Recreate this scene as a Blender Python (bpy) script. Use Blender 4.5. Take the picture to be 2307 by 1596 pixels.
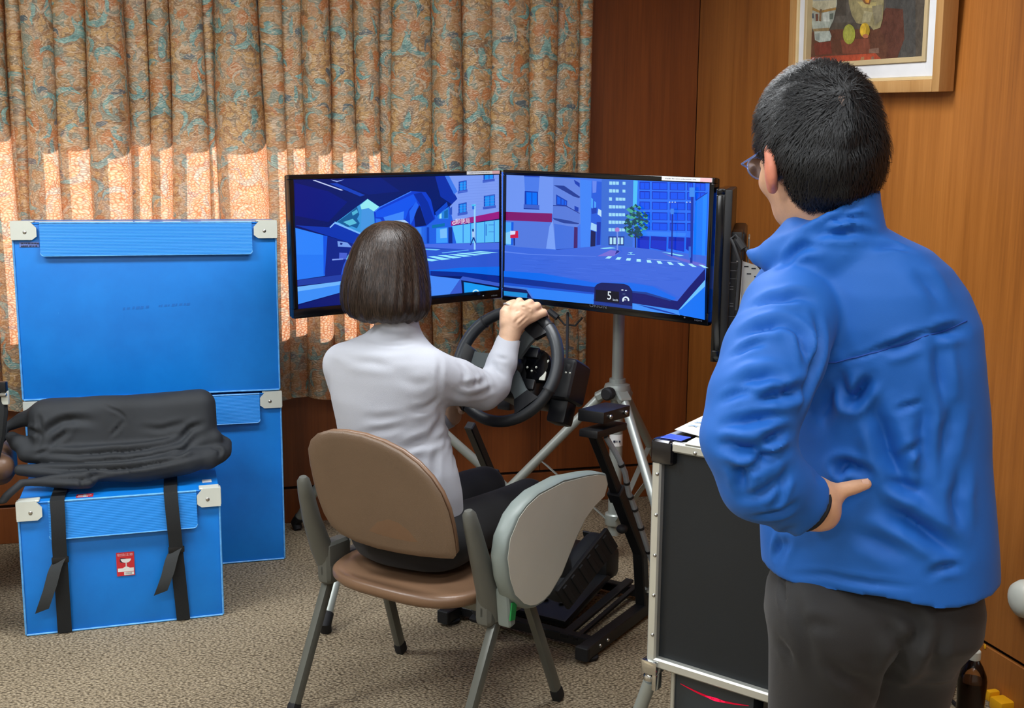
import bpy, bmesh, math, random
import numpy as np
from mathutils import Matrix, Vector

for o in list(bpy.data.objects):
    bpy.data.objects.remove(o, do_unlink=True)
SC = bpy.context.scene
COL = SC.collection
PI = math.pi

# ---------------------------------------------------------------- camera
F, CX, CY, CAMH = 2500.0, 1153.5, 798.0, 1.45
PITCH, ROLL = math.radians(9.27), math.radians(0.46)
O = np.array([0, 0, CAMH])
FW = np.array([0, math.cos(PITCH), -math.sin(PITCH)])
_u0 = np.array([0, math.sin(PITCH), math.cos(PITCH)])
_r0 = np.array([1.0, 0, 0])
RT = _r0 * math.cos(ROLL) + _u0 * math.sin(ROLL)
UP = _u0 * math.cos(ROLL) - _r0 * math.sin(ROLL)
cam_d = bpy.data.cameras.new('camera')
cam_d.sensor_width = 36.0
cam_d.lens = F / 2307.0 * 36.0
cam_d.clip_start = 0.05
cam = bpy.data.objects.new('camera', cam_d)
COL.objects.link(cam)
cam.matrix_world = Matrix(((RT[0], UP[0], -FW[0], 0), (RT[1], UP[1], -FW[1], 0), (RT[2], UP[2], -FW[2], CAMH), (0, 0, 0, 1)))
SC.camera = cam

# room frame: u runs along the window wall, v towards it
YAW = math.radians(15.5)
RC, RS = math.cos(YAW), math.sin(YAW)
RU, RV = 2.083, 4.539          # right wall, window wall
CEIL = 2.62
def RM(u, v, z=0.0):
    return np.array([u * RC - v * RS, u * RS + v * RC, z])
MROOM = Matrix.Rotation(YAW, 4, 'Z')

# ---------------------------------------------------------------- world, sun, lamps, exposure
w = bpy.data.worlds.new('world'); SC.world = w; w.use_nodes = True
nt = w.node_tree; nt.nodes.clear()
sky = nt.nodes.new('ShaderNodeTexSky'); sky.sky_type = 'NISHITA'; sky.sun_disc = False
sky.sun_elevation = math.radians(32); sky.sun_rotation = math.radians(10)
bg = nt.nodes.new('ShaderNodeBackground'); bg.inputs[1].default_value = 0.25
wo = nt.nodes.new('ShaderNodeOutputWorld')
nt.links.new(sky.outputs[0], bg.inputs[0]); nt.links.new(bg.outputs[0], wo.inputs[0])

sun_d = bpy.data.lights.new('sun', 'SUN'); sun_d.energy = 15.0; sun_d.angle = math.radians(1.2); sun_d.color = (1.0, 0.93, 0.82)
sun = bpy.data.objects.new('sun', sun_d); COL.objects.link(sun)
_sd = Vector(RM(0.62, -1.0, -0.62)).normalized()
sun.rotation_euler = _sd.to_track_quat('-Z', 'Y').to_euler()
sun.location = RM(0, 9, 4)

def ceiling_lamp(u, v, power, sx=1.25, sy=0.45):
    d = bpy.data.lights.new('fluorescent_light', 'AREA'); d.shape = 'RECTANGLE'; d.size = sx; d.size_y = sy
    d.energy = power; d.color = (0.94, 0.975, 1.0)
    o = bpy.data.objects.new('fluorescent_light', d); COL.objects.link(o)
    o.location = RM(u, v, CEIL - 0.075); o.rotation_euler = (0, 0, YAW)
LAMPS = [(-1.35, 0.9, 46), (0.65, 0.9, 17), (-1.35, -1.1, 42), (0.65, -1.1, 28), (-1.35, 2.75, 48), (0.65, 2.75, 44)]
for a in LAMPS:
    ceiling_lamp(*a)

SC.view_settings.view_transform = 'Standard'
SC.view_settings.look = 'None'
SC.view_settings.gamma = 1.0
SC.view_settings.use_curve_mapping = False
SC.view_settings.exposure = 0.0
cy = SC.cycles
cy.max_bounces = 5; cy.diffuse_bounces = 3; cy.glossy_bounces = 2; cy.transmission_bounces = 3; cy.transparent_max_bounces = 6
cy.caustics_reflective = False; cy.caustics_refractive = False

# ---------------------------------------------------------------- pixel helpers (a pixel is only a direction)
def ray(px, py):
    return FW + (px - CX) / F * RT - (py - CY) / F * UP
def pz(px, py, z):                       # at a camera depth
    return O + ray(px, py) * z
def ph(px, py, h=0.0):                   # at a height
    d = ray(px, py); return O + d * ((h - CAMH) / d[2])
def pl(px, py, p0, n):                   # on a plane
    d = ray(px, py); n = np.asarray(n, float)
    return O + d * (np.dot(np.asarray(p0, float) - O, n) / np.dot(d, n))
def on_back(px, py, v):                  # on a plane parallel to the window wall -> (u, v, z)
    q = pl(px, py, RM(0, v), RM(0, 1)); return np.array([q[0] * RC + q[1] * RS, v, q[2]])
def proj(p):
    v = np.asarray(p, float) - O; z = v @ FW
    return CX + F * (v @ RT) / z, CY - F * (v @ UP) / z, z

# ---------------------------------------------------------------- materials
def lin(c):
    return tuple((x / 12.92 if x <= 0.04045 else ((x + 0.055) / 1.055) ** 2.4) for x in c)
def rgb(r, g, b):
    return lin((r / 255.0, g / 255.0, b / 255.0)) + (1.0,)
class NT:
    def __init__(s, name):
        s.m = bpy.data.materials.new(name); s.m.use_nodes = True
        s.t = s.m.node_tree; s.t.nodes.clear()
        s.out = s.t.nodes.new('ShaderNodeOutputMaterial')
    def n(s, typ, ins=None, **kw):
        nd = s.t.nodes.new(typ)
        for k, v in kw.items():
            setattr(nd, k, v)
        for k, v in (ins or {}).items():
            s.set(nd.inputs[k], v)
        return nd
    def set(s, sock, v):
        if hasattr(v, 'links') or isinstance(v, bpy.types.NodeSocket):
            s.t.links.new(v, sock)
        elif hasattr(v, 'outputs'):
            s.t.links.new(v.outputs[0], sock)
        else:
            sock.default_value = v
    def math(s, op, a, b=0.0, c=None):
        nd = s.t.nodes.new('ShaderNodeMath'); nd.operation = op
        s.set(nd.inputs[0], a); s.set(nd.inputs[1], b)
        if c is not None: s.set(nd.inputs[2], c)
        return nd.outputs[0]
    def mix(s, f, a, b):
        nd = s.t.nodes.new('ShaderNodeMix'); nd.data_type = 'RGBA'
        s.set(nd.inputs[0], f); s.set(nd.inputs[6], a); s.set(nd.inputs[7], b)
        return nd.outputs[2]
    def ramp(s, f, stops, interp='LINEAR'):
        nd = s.t.nodes.new('ShaderNodeValToRGB'); e = nd.color_ramp.elements; nd.color_ramp.interpolation = interp
        while len(e) > 1: e.remove(e[-1])
        e[0].position = stops[0][0]; e[0].color = stops[0][1]
        for p, c in stops[1:]:
            q = e.new(p); q.color = c
        s.set(nd.inputs[0], f); return nd.outputs[0]
    def coord(s, which='Object', scale=(1, 1, 1), rot=(0, 0, 0), loc=(0, 0, 0)):
        tc = s.t.nodes.new('ShaderNodeTexCoord'); mp = s.t.nodes.new('ShaderNodeMapping')
        s.t.links.new(tc.outputs[which], mp.inputs[0])
        mp.inputs['Scale'].default_value = scale; mp.inputs['Rotation'].default_value = rot; mp.inputs['Location'].default_value = loc
        return mp.outputs[0]
    def noise(s, vec, scale, detail=3.0, rough=0.5, dist=0.0):
        nd = s.n('ShaderNodeTexNoise', {'Vector': vec, 'Scale': scale, 'Detail': detail, 'Roughness': rough, 'Distortion': dist})
        return nd.outputs[0]
    def bsdf(s, color, rough=0.5, metal=0.0, bump=None, bstr=0.2, bdist=0.01, **kw):
        b = s.n('ShaderNodeBsdfPrincipled', {'Base Color': color, 'Roughness': rough, 'Metallic': metal})
        for k, v in kw.items():
            s.set(b.inputs[k.replace('_', ' ')], v)
        if bump is not None:
            bp = s.n('ShaderNodeBump', {'Height': bump, 'Strength': bstr, 'Distance': bdist})
            s.t.links.new(bp.outputs[0], b.inputs['Normal'])
        s.t.links.new(b.outputs[0], s.out.inputs[0])
        return b

def plain(name, c, rough=0.5, metal=0.0, var=0.06, nscale=9.0, bump=0.0, bscale=120.0, **kw):
    t = NT(name); co = t.coord('Object')
    nz = t.noise(co, nscale, 4.0)
    dark = tuple(x * (1 - var) for x in c[:3]) + (1,); lite = tuple(min(1, x * (1 + var)) for x in c[:3]) + (1,)
    col = t.ramp(nz, [(0.3, dark), (0.7, lite)])
    bh = t.noise(co, bscale, 2.0) if bump > 0 else None
    t.bsdf(col, rough, metal, bh, bump, 0.002, **kw)
    return t.m

def wood(name, c1, c2, c3, rough=0.38, seed=0.0):
    t = NT(name); co = t.coord('Object', loc=(seed, seed * 0.7, 0))
    st = t.n('ShaderNodeMapping', {'Vector': co, 'Scale': (1, 1, 0.055)}).outputs[0]
    warp = t.noise(st, 3.2, 3.0, 0.5, 0.6)
    wv = t.n('ShaderNodeMapping', {'Vector': co, 'Scale': (1, 1, 0.02)}).outputs[0]
    fine = t.noise(wv, 150.0, 4.0, 0.65)
    mid = t.noise(st, 26.0, 4.0, 0.6, 0.3)
    f = t.math('ADD', t.math('MULTIPLY', warp, 0.55), t.math('ADD', t.math('MULTIPLY', mid, 0.30), t.math('MULTIPLY', fine, 0.22)))
    col = t.ramp(f, [(0.38, c1), (0.53, c2), (0.68, c3)])
    t.bsdf(col, rough, 0.0, fine, 0.06, 0.001)
    return t.m

M = {}
M['wood'] = wood('veneer_wood', rgb(122, 70, 28), rgb(156, 94, 38), rgb(178, 112, 50))
M['wood_shaded'] = wood('veneer_wood_reddish_shaded', rgb(92, 46, 18), rgb(122, 64, 27), rgb(140, 78, 34), seed=3.1)  # same veneer; the window wall's shade is darkened into its colour
M['groove'] = plain('groove_shadow_gap', rgb(38, 20, 10), 0.8)
M['plaster'] = plain('painted_plaster', rgb(206, 200, 188), 0.9, bump=0.15)
M['ceiling'] = plain('ceiling_board', rgb(225, 224, 218), 0.95, bump=0.3, bscale=60)
M['blue_plastic'] = None
M['white_plastic'] = plain('white_plastic', rgb(206, 210, 200), 0.42)
M['black_plastic'] = plain('black_plastic', rgb(16, 18, 22), 0.38, bump=0.08, bscale=700)
M['black_gloss'] = plain('glossy_black_bezel', rgb(8, 9, 12), 0.14)
M['black_metal'] = plain('black_powder_coat', rgb(17, 18, 21), 0.42, bump=0.05, bscale=900)
M['black_cloth'] = plain('black_nylon_cloth', rgb(33, 37, 42), 0.72, var=0.18, bump=0.25, bscale=1500)
M['black_strap'] = plain('black_webbing', rgb(20, 23, 25), 0.8, bump=0.3, bscale=900)
M['chrome'] = plain('chrome', rgb(210, 212, 212), 0.12, 1.0, var=0.02)
M['steel'] = plain('bright_screw_steel', rgb(190, 190, 185), 0.28, 1.0, var=0.03)
M['silver_paint'] = plain('silver_tripod_paint', rgb(160, 166, 160), 0.36, 0.35, var=0.03)
M['aluminium'] = plain('brushed_aluminium', rgb(212, 214, 206), 0.36, 0.55, var=0.03)
M['rubber'] = plain('black_rubber', rgb(14, 15, 19), 0.7)
M['chair_grey'] = plain('grey_chair_plastic', rgb(84, 85, 79), 0.5, bump=0.12, bscale=500)
M['chair_leg'] = plain('grey_chair_enamel', rgb(96, 98, 92), 0.32, 0.25)
M['chair_tan'] = plain('tan_chair_shell', rgb(102, 82, 64), 0.46, var=0.05, bump=0.25, bscale=420)
M['seat_tan'] = plain('tan_vinyl', rgb(118, 90, 68), 0.34, var=0.05, bump=0.12, bscale=300)
M['tablet_rim'] = plain('grey_tablet_rim', rgb(120, 130, 126), 0.45)
M['tablet_face'] = plain('beige_laminate', rgb(214, 213, 200), 0.5, var=0.03)
M['green'] = plain('green_tape', rgb(10, 130, 60), 0.5)
M['paper'] = plain('white_paper', rgb(226, 226, 218), 0.8, var=0.02)
M['label_red'] = plain('red_label_ink', rgb(196, 40, 48), 0.5)
M['label_pink'] = plain('pale_pink_label_ink', rgb(226, 178, 182), 0.5)
M['label_white'] = plain('white_label_paper', rgb(225, 225, 222), 0.5)
M['ink'] = plain('dark_ink', rgb(36, 40, 60), 0.6)
M['grey_ink'] = plain('grey_ink', rgb(130, 134, 140), 0.6)
M['blue_ink'] = plain('light_blue_ink', rgb(120, 165, 215), 0.6)

# ---------------------------------------------------------------- mesh builder
class MB:
    def __init__(s, mat4=None):
        s.v = []; s.f = []; s.M = mat4
    def add(s, vs, fs):
        b = len(s.v); s.v.extend([tuple(map(float, q)) for q in vs]); s.f.extend([tuple(int(i) + b for i in q) for q in fs]); return s
    def box(s, c, size, bev=0.0, seg=2, R=None):
        bm = bmesh.new(); bmesh.ops.create_cube(bm, size=1.0)
        for q in bm.verts: q.co = Vector((q.co.x * size[0], q.co.y * size[1], q.co.z * size[2]))
        if bev > 0:
            bmesh.ops.bevel(bm, geom=bm.edges[:], offset=bev, segments=seg, affect='EDGES', profile=0.6)
        bm.verts.index_update()
        R = R if R is not None else np.eye(3)
        vs = [np.asarray(R) @ np.array(q.co) + np.asarray(c, float) for q in bm.verts]
        fs = [[q.index for q in p.verts] for p in bm.faces]; bm.free()
        return s.add(vs, fs)
    def bar(s, a, b, wx, wy, bev=0.0, up=(0, 0, 1), seg=1):          # square section bar from a to b
        a = np.asarray(a, float); b = np.asarray(b, float); d = b - a; L = np.linalg.norm(d); z = d / L
        x = np.cross(up, z)
        if np.linalg.norm(x) < 1e-4: x = np.cross((0, 1, 0), z)
        x /= np.linalg.norm(x); y = np.cross(z, x)
        return s.box((a + b) / 2, (wx, wy, L), bev, seg, np.stack([x, y, z], 1))
    def tube(s, pts, r, seg=12, caps=True, close=False):
        P = [np.asarray(q, float) for q in pts]; n = len(P)
        rs = [r] * n if np.isscalar(r) else list(r)
        t = []
        for i in range(n):
            a = P[(i - 1) % n] if (close or i > 0) else P[i]; b = P[(i + 1) % n] if (close or i < n - 1) else P[i]
            d = b - a; t.append(d / max(np.linalg.norm(d), 1e-9))
        ref = np.array([0, 0, 1.0]) if abs(t[0][2]) < 0.9 else np.array([1.0, 0, 0])
        x = np.cross(ref, t[0]); x /= np.linalg.norm(x); rings = []
        for i in range(n):
            x = x - t[i] * (x @ t[i]); x /= np.linalg.norm(x); y = np.cross(t[i], x)
            rings.append([P[i] + rs[i] * (math.cos(2 * PI * k / seg) * x + math.sin(2 * PI * k / seg) * y) for k in range(seg)])
        vs = [q for g in rings for q in g]; fs = []
        for i in range(n if close else n - 1):
            j = (i + 1) % n
            for k in range(seg):
                fs.append((i * seg + k, i * seg + (k + 1) % seg, j * seg + (k + 1) % seg, j * seg + k))
        if caps and not close:
            fs.append(tuple(range(seg))[::-1]); fs.append(tuple((n - 1) * seg + k for k in range(seg)))
        return s.add(vs, fs)
    def lathe(s, prof, c, axis=(0, 0, 1), seg=24):                     # prof: (radius, height) pairs
        ax = np.asarray(axis, float); ax /= np.linalg.norm(ax)
        x = np.cross((0, 1, 0) if abs(ax[1]) < 0.9 else (1, 0, 0), ax); x /= np.linalg.norm(x); y = np.cross(ax, x); c = np.asarray(c, float)
        vs = []; fs = []; n = len(prof)
        for r, h in prof:
            for k in range(seg):
                a = 2 * PI * k / seg; vs.append(c + ax * h + max(r, 1e-5) * (math.cos(a) * x + math.sin(a) * y))
        for i in range(n - 1):
            for k in range(seg):
                fs.append((i * seg + k, i * seg + (k + 1) % seg, (i + 1) * seg + (k + 1) % seg, (i + 1) * seg + k))
        fs.append(tuple(range(seg))[::-1]); fs.append(tuple((n - 1) * seg + k for k in range(seg)))
        return s.add(vs, fs)
    def prism(s, poly, n, th, inset=0.0):                               # 3-D polygon pushed along n; rounded rim when inset > 0
        P = [np.asarray(q, float) for q in poly]; n = np.asarray(n, float); n = n / np.linalg.norm(n); k = len(P); c = sum(P) / k
        if inset > 0:
            sh = lambda q, f: c + (q - c) * (1 - f * inset / max(np.linalg.norm(q - c), 1e-6))
            lay = [[sh(q, 1) for q in P], [sh(q, 0.3) + n * th * 0.12 for q in P], [q + n * th * 0.35 for q in P], [q + n * th * 0.65 for q in P], [sh(q, 0.3) + n * th * 0.88 for q in P], [sh(q, 1) + n * th for q in P]]
        else:
            lay = [P, [q + n * th for q in P]]
        vs = [q for l in lay for q in l]; fs = [tuple(range(k))[::-1], tuple((len(lay) - 1) * k + i for i in range(k))]
        for l in range(len(lay) - 1):
            for i in range(k):
                fs.append((l * k + i, l * k + (i + 1) % k, (l + 1) * k + (i + 1) % k, (l + 1) * k + i))
        return s.add(vs, fs)
    def ball(s, c, r, seg=12, rings=8, sc=(1, 1, 1)):
        vs = []; fs = []
        for i in range(rings + 1):
            a = PI * i / rings
            for k in range(seg):
                b = 2 * PI * k / seg; rr = max(math.sin(a), 1e-3)
                vs.append(np.asarray(c, float) + r * np.array([rr * math.cos(b) * sc[0], rr * math.sin(b) * sc[1], math.cos(a) * sc[2]]))
        for i in range(rings):
            for k in range(seg):
                fs.append((i * seg + k, (i + 1) * seg + k, (i + 1) * seg + (k + 1) % seg, i * seg + (k + 1) % seg))
        return s.add(vs, fs)
    def build(s, name, mat, parent=None, smooth=35):
        vs = np.array(s.v, float)
        if s.M is not None:
            A = np.array(s.M); vs = vs @ A[:3, :3].T + A[:3, 3]
        vs = vs - base_of(parent)
        me = bpy.data.meshes.new(name); me.from_pydata([tuple(q) for q in vs], [], s.f); me.update()
        bm = bmesh.new(); bm.from_mesh(me); bmesh.ops.recalc_face_normals(bm, faces=bm.faces[:]); bm.to_mesh(me); bm.free()
        return link(name, me, mat, parent, smooth)

BASE = {}
def base_of(p):
    return np.array(BASE[p.name]) if p is not None else np.zeros(3)
def link(name, me, mat, parent=None, smooth=35):
    o = bpy.data.objects.new(name, me); COL.objects.link(o)
    if isinstance(mat, str): mat = M[mat]
    if mat is not None and not me.materials: me.materials.append(mat)
    if smooth:
        me.polygons.foreach_set('use_smooth', [True] * len(me.polygons)); me.set_sharp_from_angle(angle=math.radians(smooth))
    if parent is not None: o.parent = parent
    BASE[o.name] = tuple(base_of(parent))
    return o
def thing(name, label, cat, loc, group=None):
    o = bpy.data.objects.new(name, None); COL.objects.link(o); o.location = tuple(loc); o.empty_display_size = 0.05
    o['label'] = label; o['category'] = cat
    if group: o['group'] = group
    BASE[o.name] = tuple(float(x) for x in loc)
    return o
def tag(o, label, cat, group=None):
    o['label'] = label; o['category'] = cat
    if group: o['group'] = group
    return o
def struct(name, mb, mat, parent=None, smooth=35):
    o = mb.build(name, mat, parent, smooth)
    if parent is None: o['kind'] = 'structure'
    return o
_txt = {}
def text_geo(body, size):                # flat letters as mesh, x right, y up, centred
    cu = bpy.data.curves.new('letters', 'FONT'); cu.body = body; cu.size = size; cu.align_x = 'CENTER'; cu.align_y = 'CENTER'; cu.resolution_u = 3
    ob = bpy.data.objects.new('letters', cu); COL.objects.link(ob)
    dg = bpy.context.evaluated_depsgraph_get(); me = ob.evaluated_get(dg).to_mesh()
    vs = [np.array(q.co) for q in me.vertices]; fs = [tuple(p.vertices) for p in me.polygons]
    ob.evaluated_get(dg).to_mesh_clear(); bpy.data.objects.remove(ob); bpy.data.curves.remove(cu)
    return vs, fs
def letters(mb, body, size, c, ex, ey, squash=1.0):
    vs, fs = text_geo(body, size); ex = np.asarray(ex, float); ey = np.asarray(ey, float)
    return mb.add([np.asarray(c, float) + ex * q[0] * squash + ey * q[1] for q in vs], fs)
def print_marks(mb, c, ex, ey, length, h, seed, gap=0.35):            # print too small to read in the photograph
    rg = random.Random(seed); c = np.asarray(c, float); ex = np.asarray(ex, float); ey = np.asarray(ey, float); x = -length / 2
    while x < length / 2:
        w_ = h * rg.uniform(0.4, 1.1); y0, y1 = -h / 2 * rg.uniform(0.6, 1), h / 2 * rg.uniform(0.6, 1)
        mb.add([c + ex * x + ey * y0, c + ex * (x + w_) + ey * y0, c + ex * (x + w_) + ey * y1, c + ex * x + ey * y1], [(0, 1, 2, 3)]); x += w_ + h * gap * rg.uniform(0.5, 2.2)
    return mb
random.seed(4); RNG = np.random.default_rng(4)
# ================================================================ room
def flat2d(t):                                # cloth and carpet patterns live in a plane
    for nd in t.t.nodes:
        if nd.type == 'TEX_NOISE': nd.noise_dimensions = '2D'
        elif nd.type == 'TEX_VORONOI': nd.voronoi_dimensions = '2D'
def carpet():
    t = NT('brown_loop_carpet'); co = t.coord('Object')
    vo = t.n('ShaderNodeTexVoronoi', {'Vector': t.n('ShaderNodeMapping', {'Vector': co, 'Scale': (1, 1.7, 1), 'Rotation': (0, 0, 0.5)}).outputs[0], 'Scale': 92.0, 'Randomness': 0.75})
    n1 = t.noise(co, 140.0, 3.0, 0.7); n2 = t.noise(co, 1.6, 3.0)
    f = t.math('ADD', t.math('MULTIPLY', vo.outputs['Distance'], -0.55), t.math('ADD', t.math('MULTIPLY', n1, 0.75), t.math('MULTIPLY', n2, 0.22)))
    col = t.ramp(f, [(0.05, rgb(90, 79, 63)), (0.28, rgb(150, 135, 111)), (0.52, rgb(198, 182, 154))])
    b = t.bsdf(col, 0.95, 0.0, t.math('SUBTRACT', t.math('MULTIPLY', n1, 0.4), vo.outputs['Distance']), 0.9, 0.006)
    b.inputs['Specular IOR Level'].default_value = 0.1; flat2d(t)
    return t.m
UL, VR = -3.3, -2.6
m = MB(MROOM); m.box(((UL + RU) / 2, (VR + RV) / 2, -0.05), (RU - UL + 0.4, RV - VR + 0.4, 0.1))
floor = struct('floor', m, carpet())
m = MB(MROOM); m.box(((UL + RU) / 2, (VR + RV) / 2, CEIL + 0.05), (RU - UL + 0.4, RV - VR + 0.4, 0.1))
struct('ceiling', m, 'ceiling')
m = MB(MROOM); m.box((UL - 0.06, (VR + RV) / 2, CEIL / 2), (0.12, RV - VR, CEIL - 0.001)); struct('wall_left', m, 'plaster')
m = MB(MROOM); m.box(((UL + RU) / 2, VR - 0.06, CEIL / 2), (RU - UL, 0.12, CEIL - 0.001)); struct('wall_rear', m, 'plaster')

# window wall: opening, then veneered panels in front of it
WU0, WU1, WZ0, WZ1 = -2.95, on_back(893, 400, RV)[0] - 0.12, 0.86, 2.35
VB = RV + 0.016
m = MB(MROOM)
th = 0.16
m.box(((UL + WU0) / 2, VB + th / 2, CEIL / 2), (WU0 - UL, th, CEIL - 0.001))
m.box(((WU1 + RU + 0.14) / 2, VB + th / 2, CEIL / 2), (RU + 0.14 - WU1, th, CEIL - 0.001))
m.box(((WU0 + WU1) / 2, VB + th / 2, WZ0 / 2), (WU1 - WU0, th, WZ0))
m.box(((WU0 + WU1) / 2, VB + th / 2, (WZ1 + CEIL) / 2), (WU1 - WU0, th, CEIL - WZ1))
wall_back = struct('wall_back', m, 'groove')
seam = on_back(1217, 1000, RV)[0]
us = [UL + 0.0]
k = seam
while k - 0.78 > UL: k -= 0.78
cuts = [UL]
while k < RU - 0.1:
    if k > UL + 0.1: cuts.append(k)
    k += 0.78
cuts.append(RU)
BBT = 0.145
for a, b in zip(cuts[:-1], cuts[1:]):
    top = (WZ0 - 0.025) if a < WU1 - 0.05 else CEIL - 0.004
    m = MB(MROOM); m.box(((a + b) / 2, RV + 0.008, (BBT + 0.012 + top) / 2), (b - a - 0.0025, 0.016, top - BBT - 0.012), 0.0015, 1)
    m.build('panel', 'wood_shaded', wall_back)
m = MB(MROOM); m.box(((UL + RU) / 2, RV + 0.006, BBT / 2), (RU - UL, 0.012, BBT), 0.002, 1)
struct('baseboard_back', m, 'wood_shaded')

# right wall
m = MB(MROOM); m.box((RU + 0.016 + 0.07, (VR + RV) / 2, CEIL / 2), (0.14, RV - VR + 0.02, CEIL - 0.001))
wall_right = struct('wall_right', m, 'groove')
cuts = [VR, -1.4, -0.2, 1.0, 2.2, 3.4, RV]
for a, b in zip(cuts[:-1], cuts[1:]):
    m = MB(MROOM); m.box((RU + 0.008, (a + b) / 2, (BBT + 0.012 + CEIL - 0.004) / 2), (0.016, b - a - 0.002, CEIL - BBT - 0.016), 0.0012, 1)
    m.build('panel', 'wood', wall_right)
m = MB(MROOM); m.box((RU + 0.006, (VR + RV) / 2, BBT / 2), (0.012, RV - VR, BBT), 0.002, 1)
struct('baseboard_right', m, 'wood')

# ceiling light fittings (out of the picture, they carry the lamps)
FIT = ['above the open carpet before the blue boxes', 'above the standing person', 'above the carpet far behind the chair', 'at the back of the room beside the right wall', 'above the blue boxes', 'above the driving rig']
for i, (u, v, p) in enumerate(LAMPS):
    t = thing('ceiling_light', 'flat white fluorescent ceiling fitting ' + FIT[i], 'ceiling light', RM(u, v, CEIL - 0.06), 'fluorescent fittings on the ceiling')
    m = MB(MROOM)
    for sx in (-1, 1): m.box((u + sx * 0.64, v, CEIL - 0.03), (0.02, 0.5, 0.06))
    for sy in (-1, 1): m.box((u, v + sy * 0.24, CEIL - 0.03), (1.26, 0.02, 0.06))
    m.build('frame', 'white_plastic', t)
    m = MB(MROOM); m.box((u, v, CEIL - 0.006), (1.26, 0.46, 0.012)); m.build('reflector', 'white_plastic', t)

# window with frame, panes and a lowered roller blind
win = thing('window_1', 'wide aluminium window behind the patterned curtain', 'window', RM((WU0 + WU1) / 2, VB + 0.1, WZ0)); win['kind'] = 'structure'
del win['category']
m = MB(MROOM); vw = VB + 0.11
for z in (WZ0 + 0.02, WZ1 - 0.02): m.box(((WU0 + WU1) / 2, vw, z), (WU1 - WU0, 0.05, 0.04))
for u in (WU0 + 0.02, (WU0 + WU1) / 2, WU1 - 0.02): m.box((u, vw, (WZ0 + WZ1) / 2), (0.04, 0.05, WZ1 - WZ0))
m.build('window_frame', 'aluminium', win)
tg = NT('window_glass'); g = tg.n('ShaderNodeBsdfTransparent', {'Color': (0.93, 0.96, 0.95, 1)}); gl = tg.n('ShaderNodeBsdfGlossy', {'Roughness': 0.02})
mx = tg.n('ShaderNodeMixShader', {0: 0.05, 1: g.outputs[0], 2: gl.outputs[0]}); tg.t.links.new(mx.outputs[0], tg.out.inputs[0])
for a, b in ((WU0 + 0.04, (WU0 + WU1) / 2 - 0.02), ((WU0 + WU1) / 2 + 0.02, WU1 - 0.04)):
    m = MB(MROOM); m.box(((a + b) / 2, vw, (WZ0 + WZ1) / 2), (b - a, 0.004, WZ1 - WZ0 - 0.08)); m.build('pane', tg.m, win)
m = MB(MROOM); m.box(((WU0 + WU1) / 2, VB + 0.05, WZ0 - 0.0), (WU1 - WU0, 0.14, 0.02)); m.build('window_sill', 'wood_shaded', win)
BLZ = on_back(300, 330, 4.42)[2] + 0.115
m = MB(MROOM); m.box(((WU0 + WU1) / 2, VB + 0.045, (BLZ + WZ1) / 2), (WU1 - WU0 - 0.005, 0.004, WZ1 - BLZ)); m.tube([RM(0, 0)*0 + np.array([WU0 + 0.01, VB + 0.045, BLZ]), np.array([WU1 - 0.01, VB + 0.045, BLZ])], 0.008, 8)
m.build('roller_blind', plain('grey_blackout_blind', rgb(150, 145, 135), 0.9), win)

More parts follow.
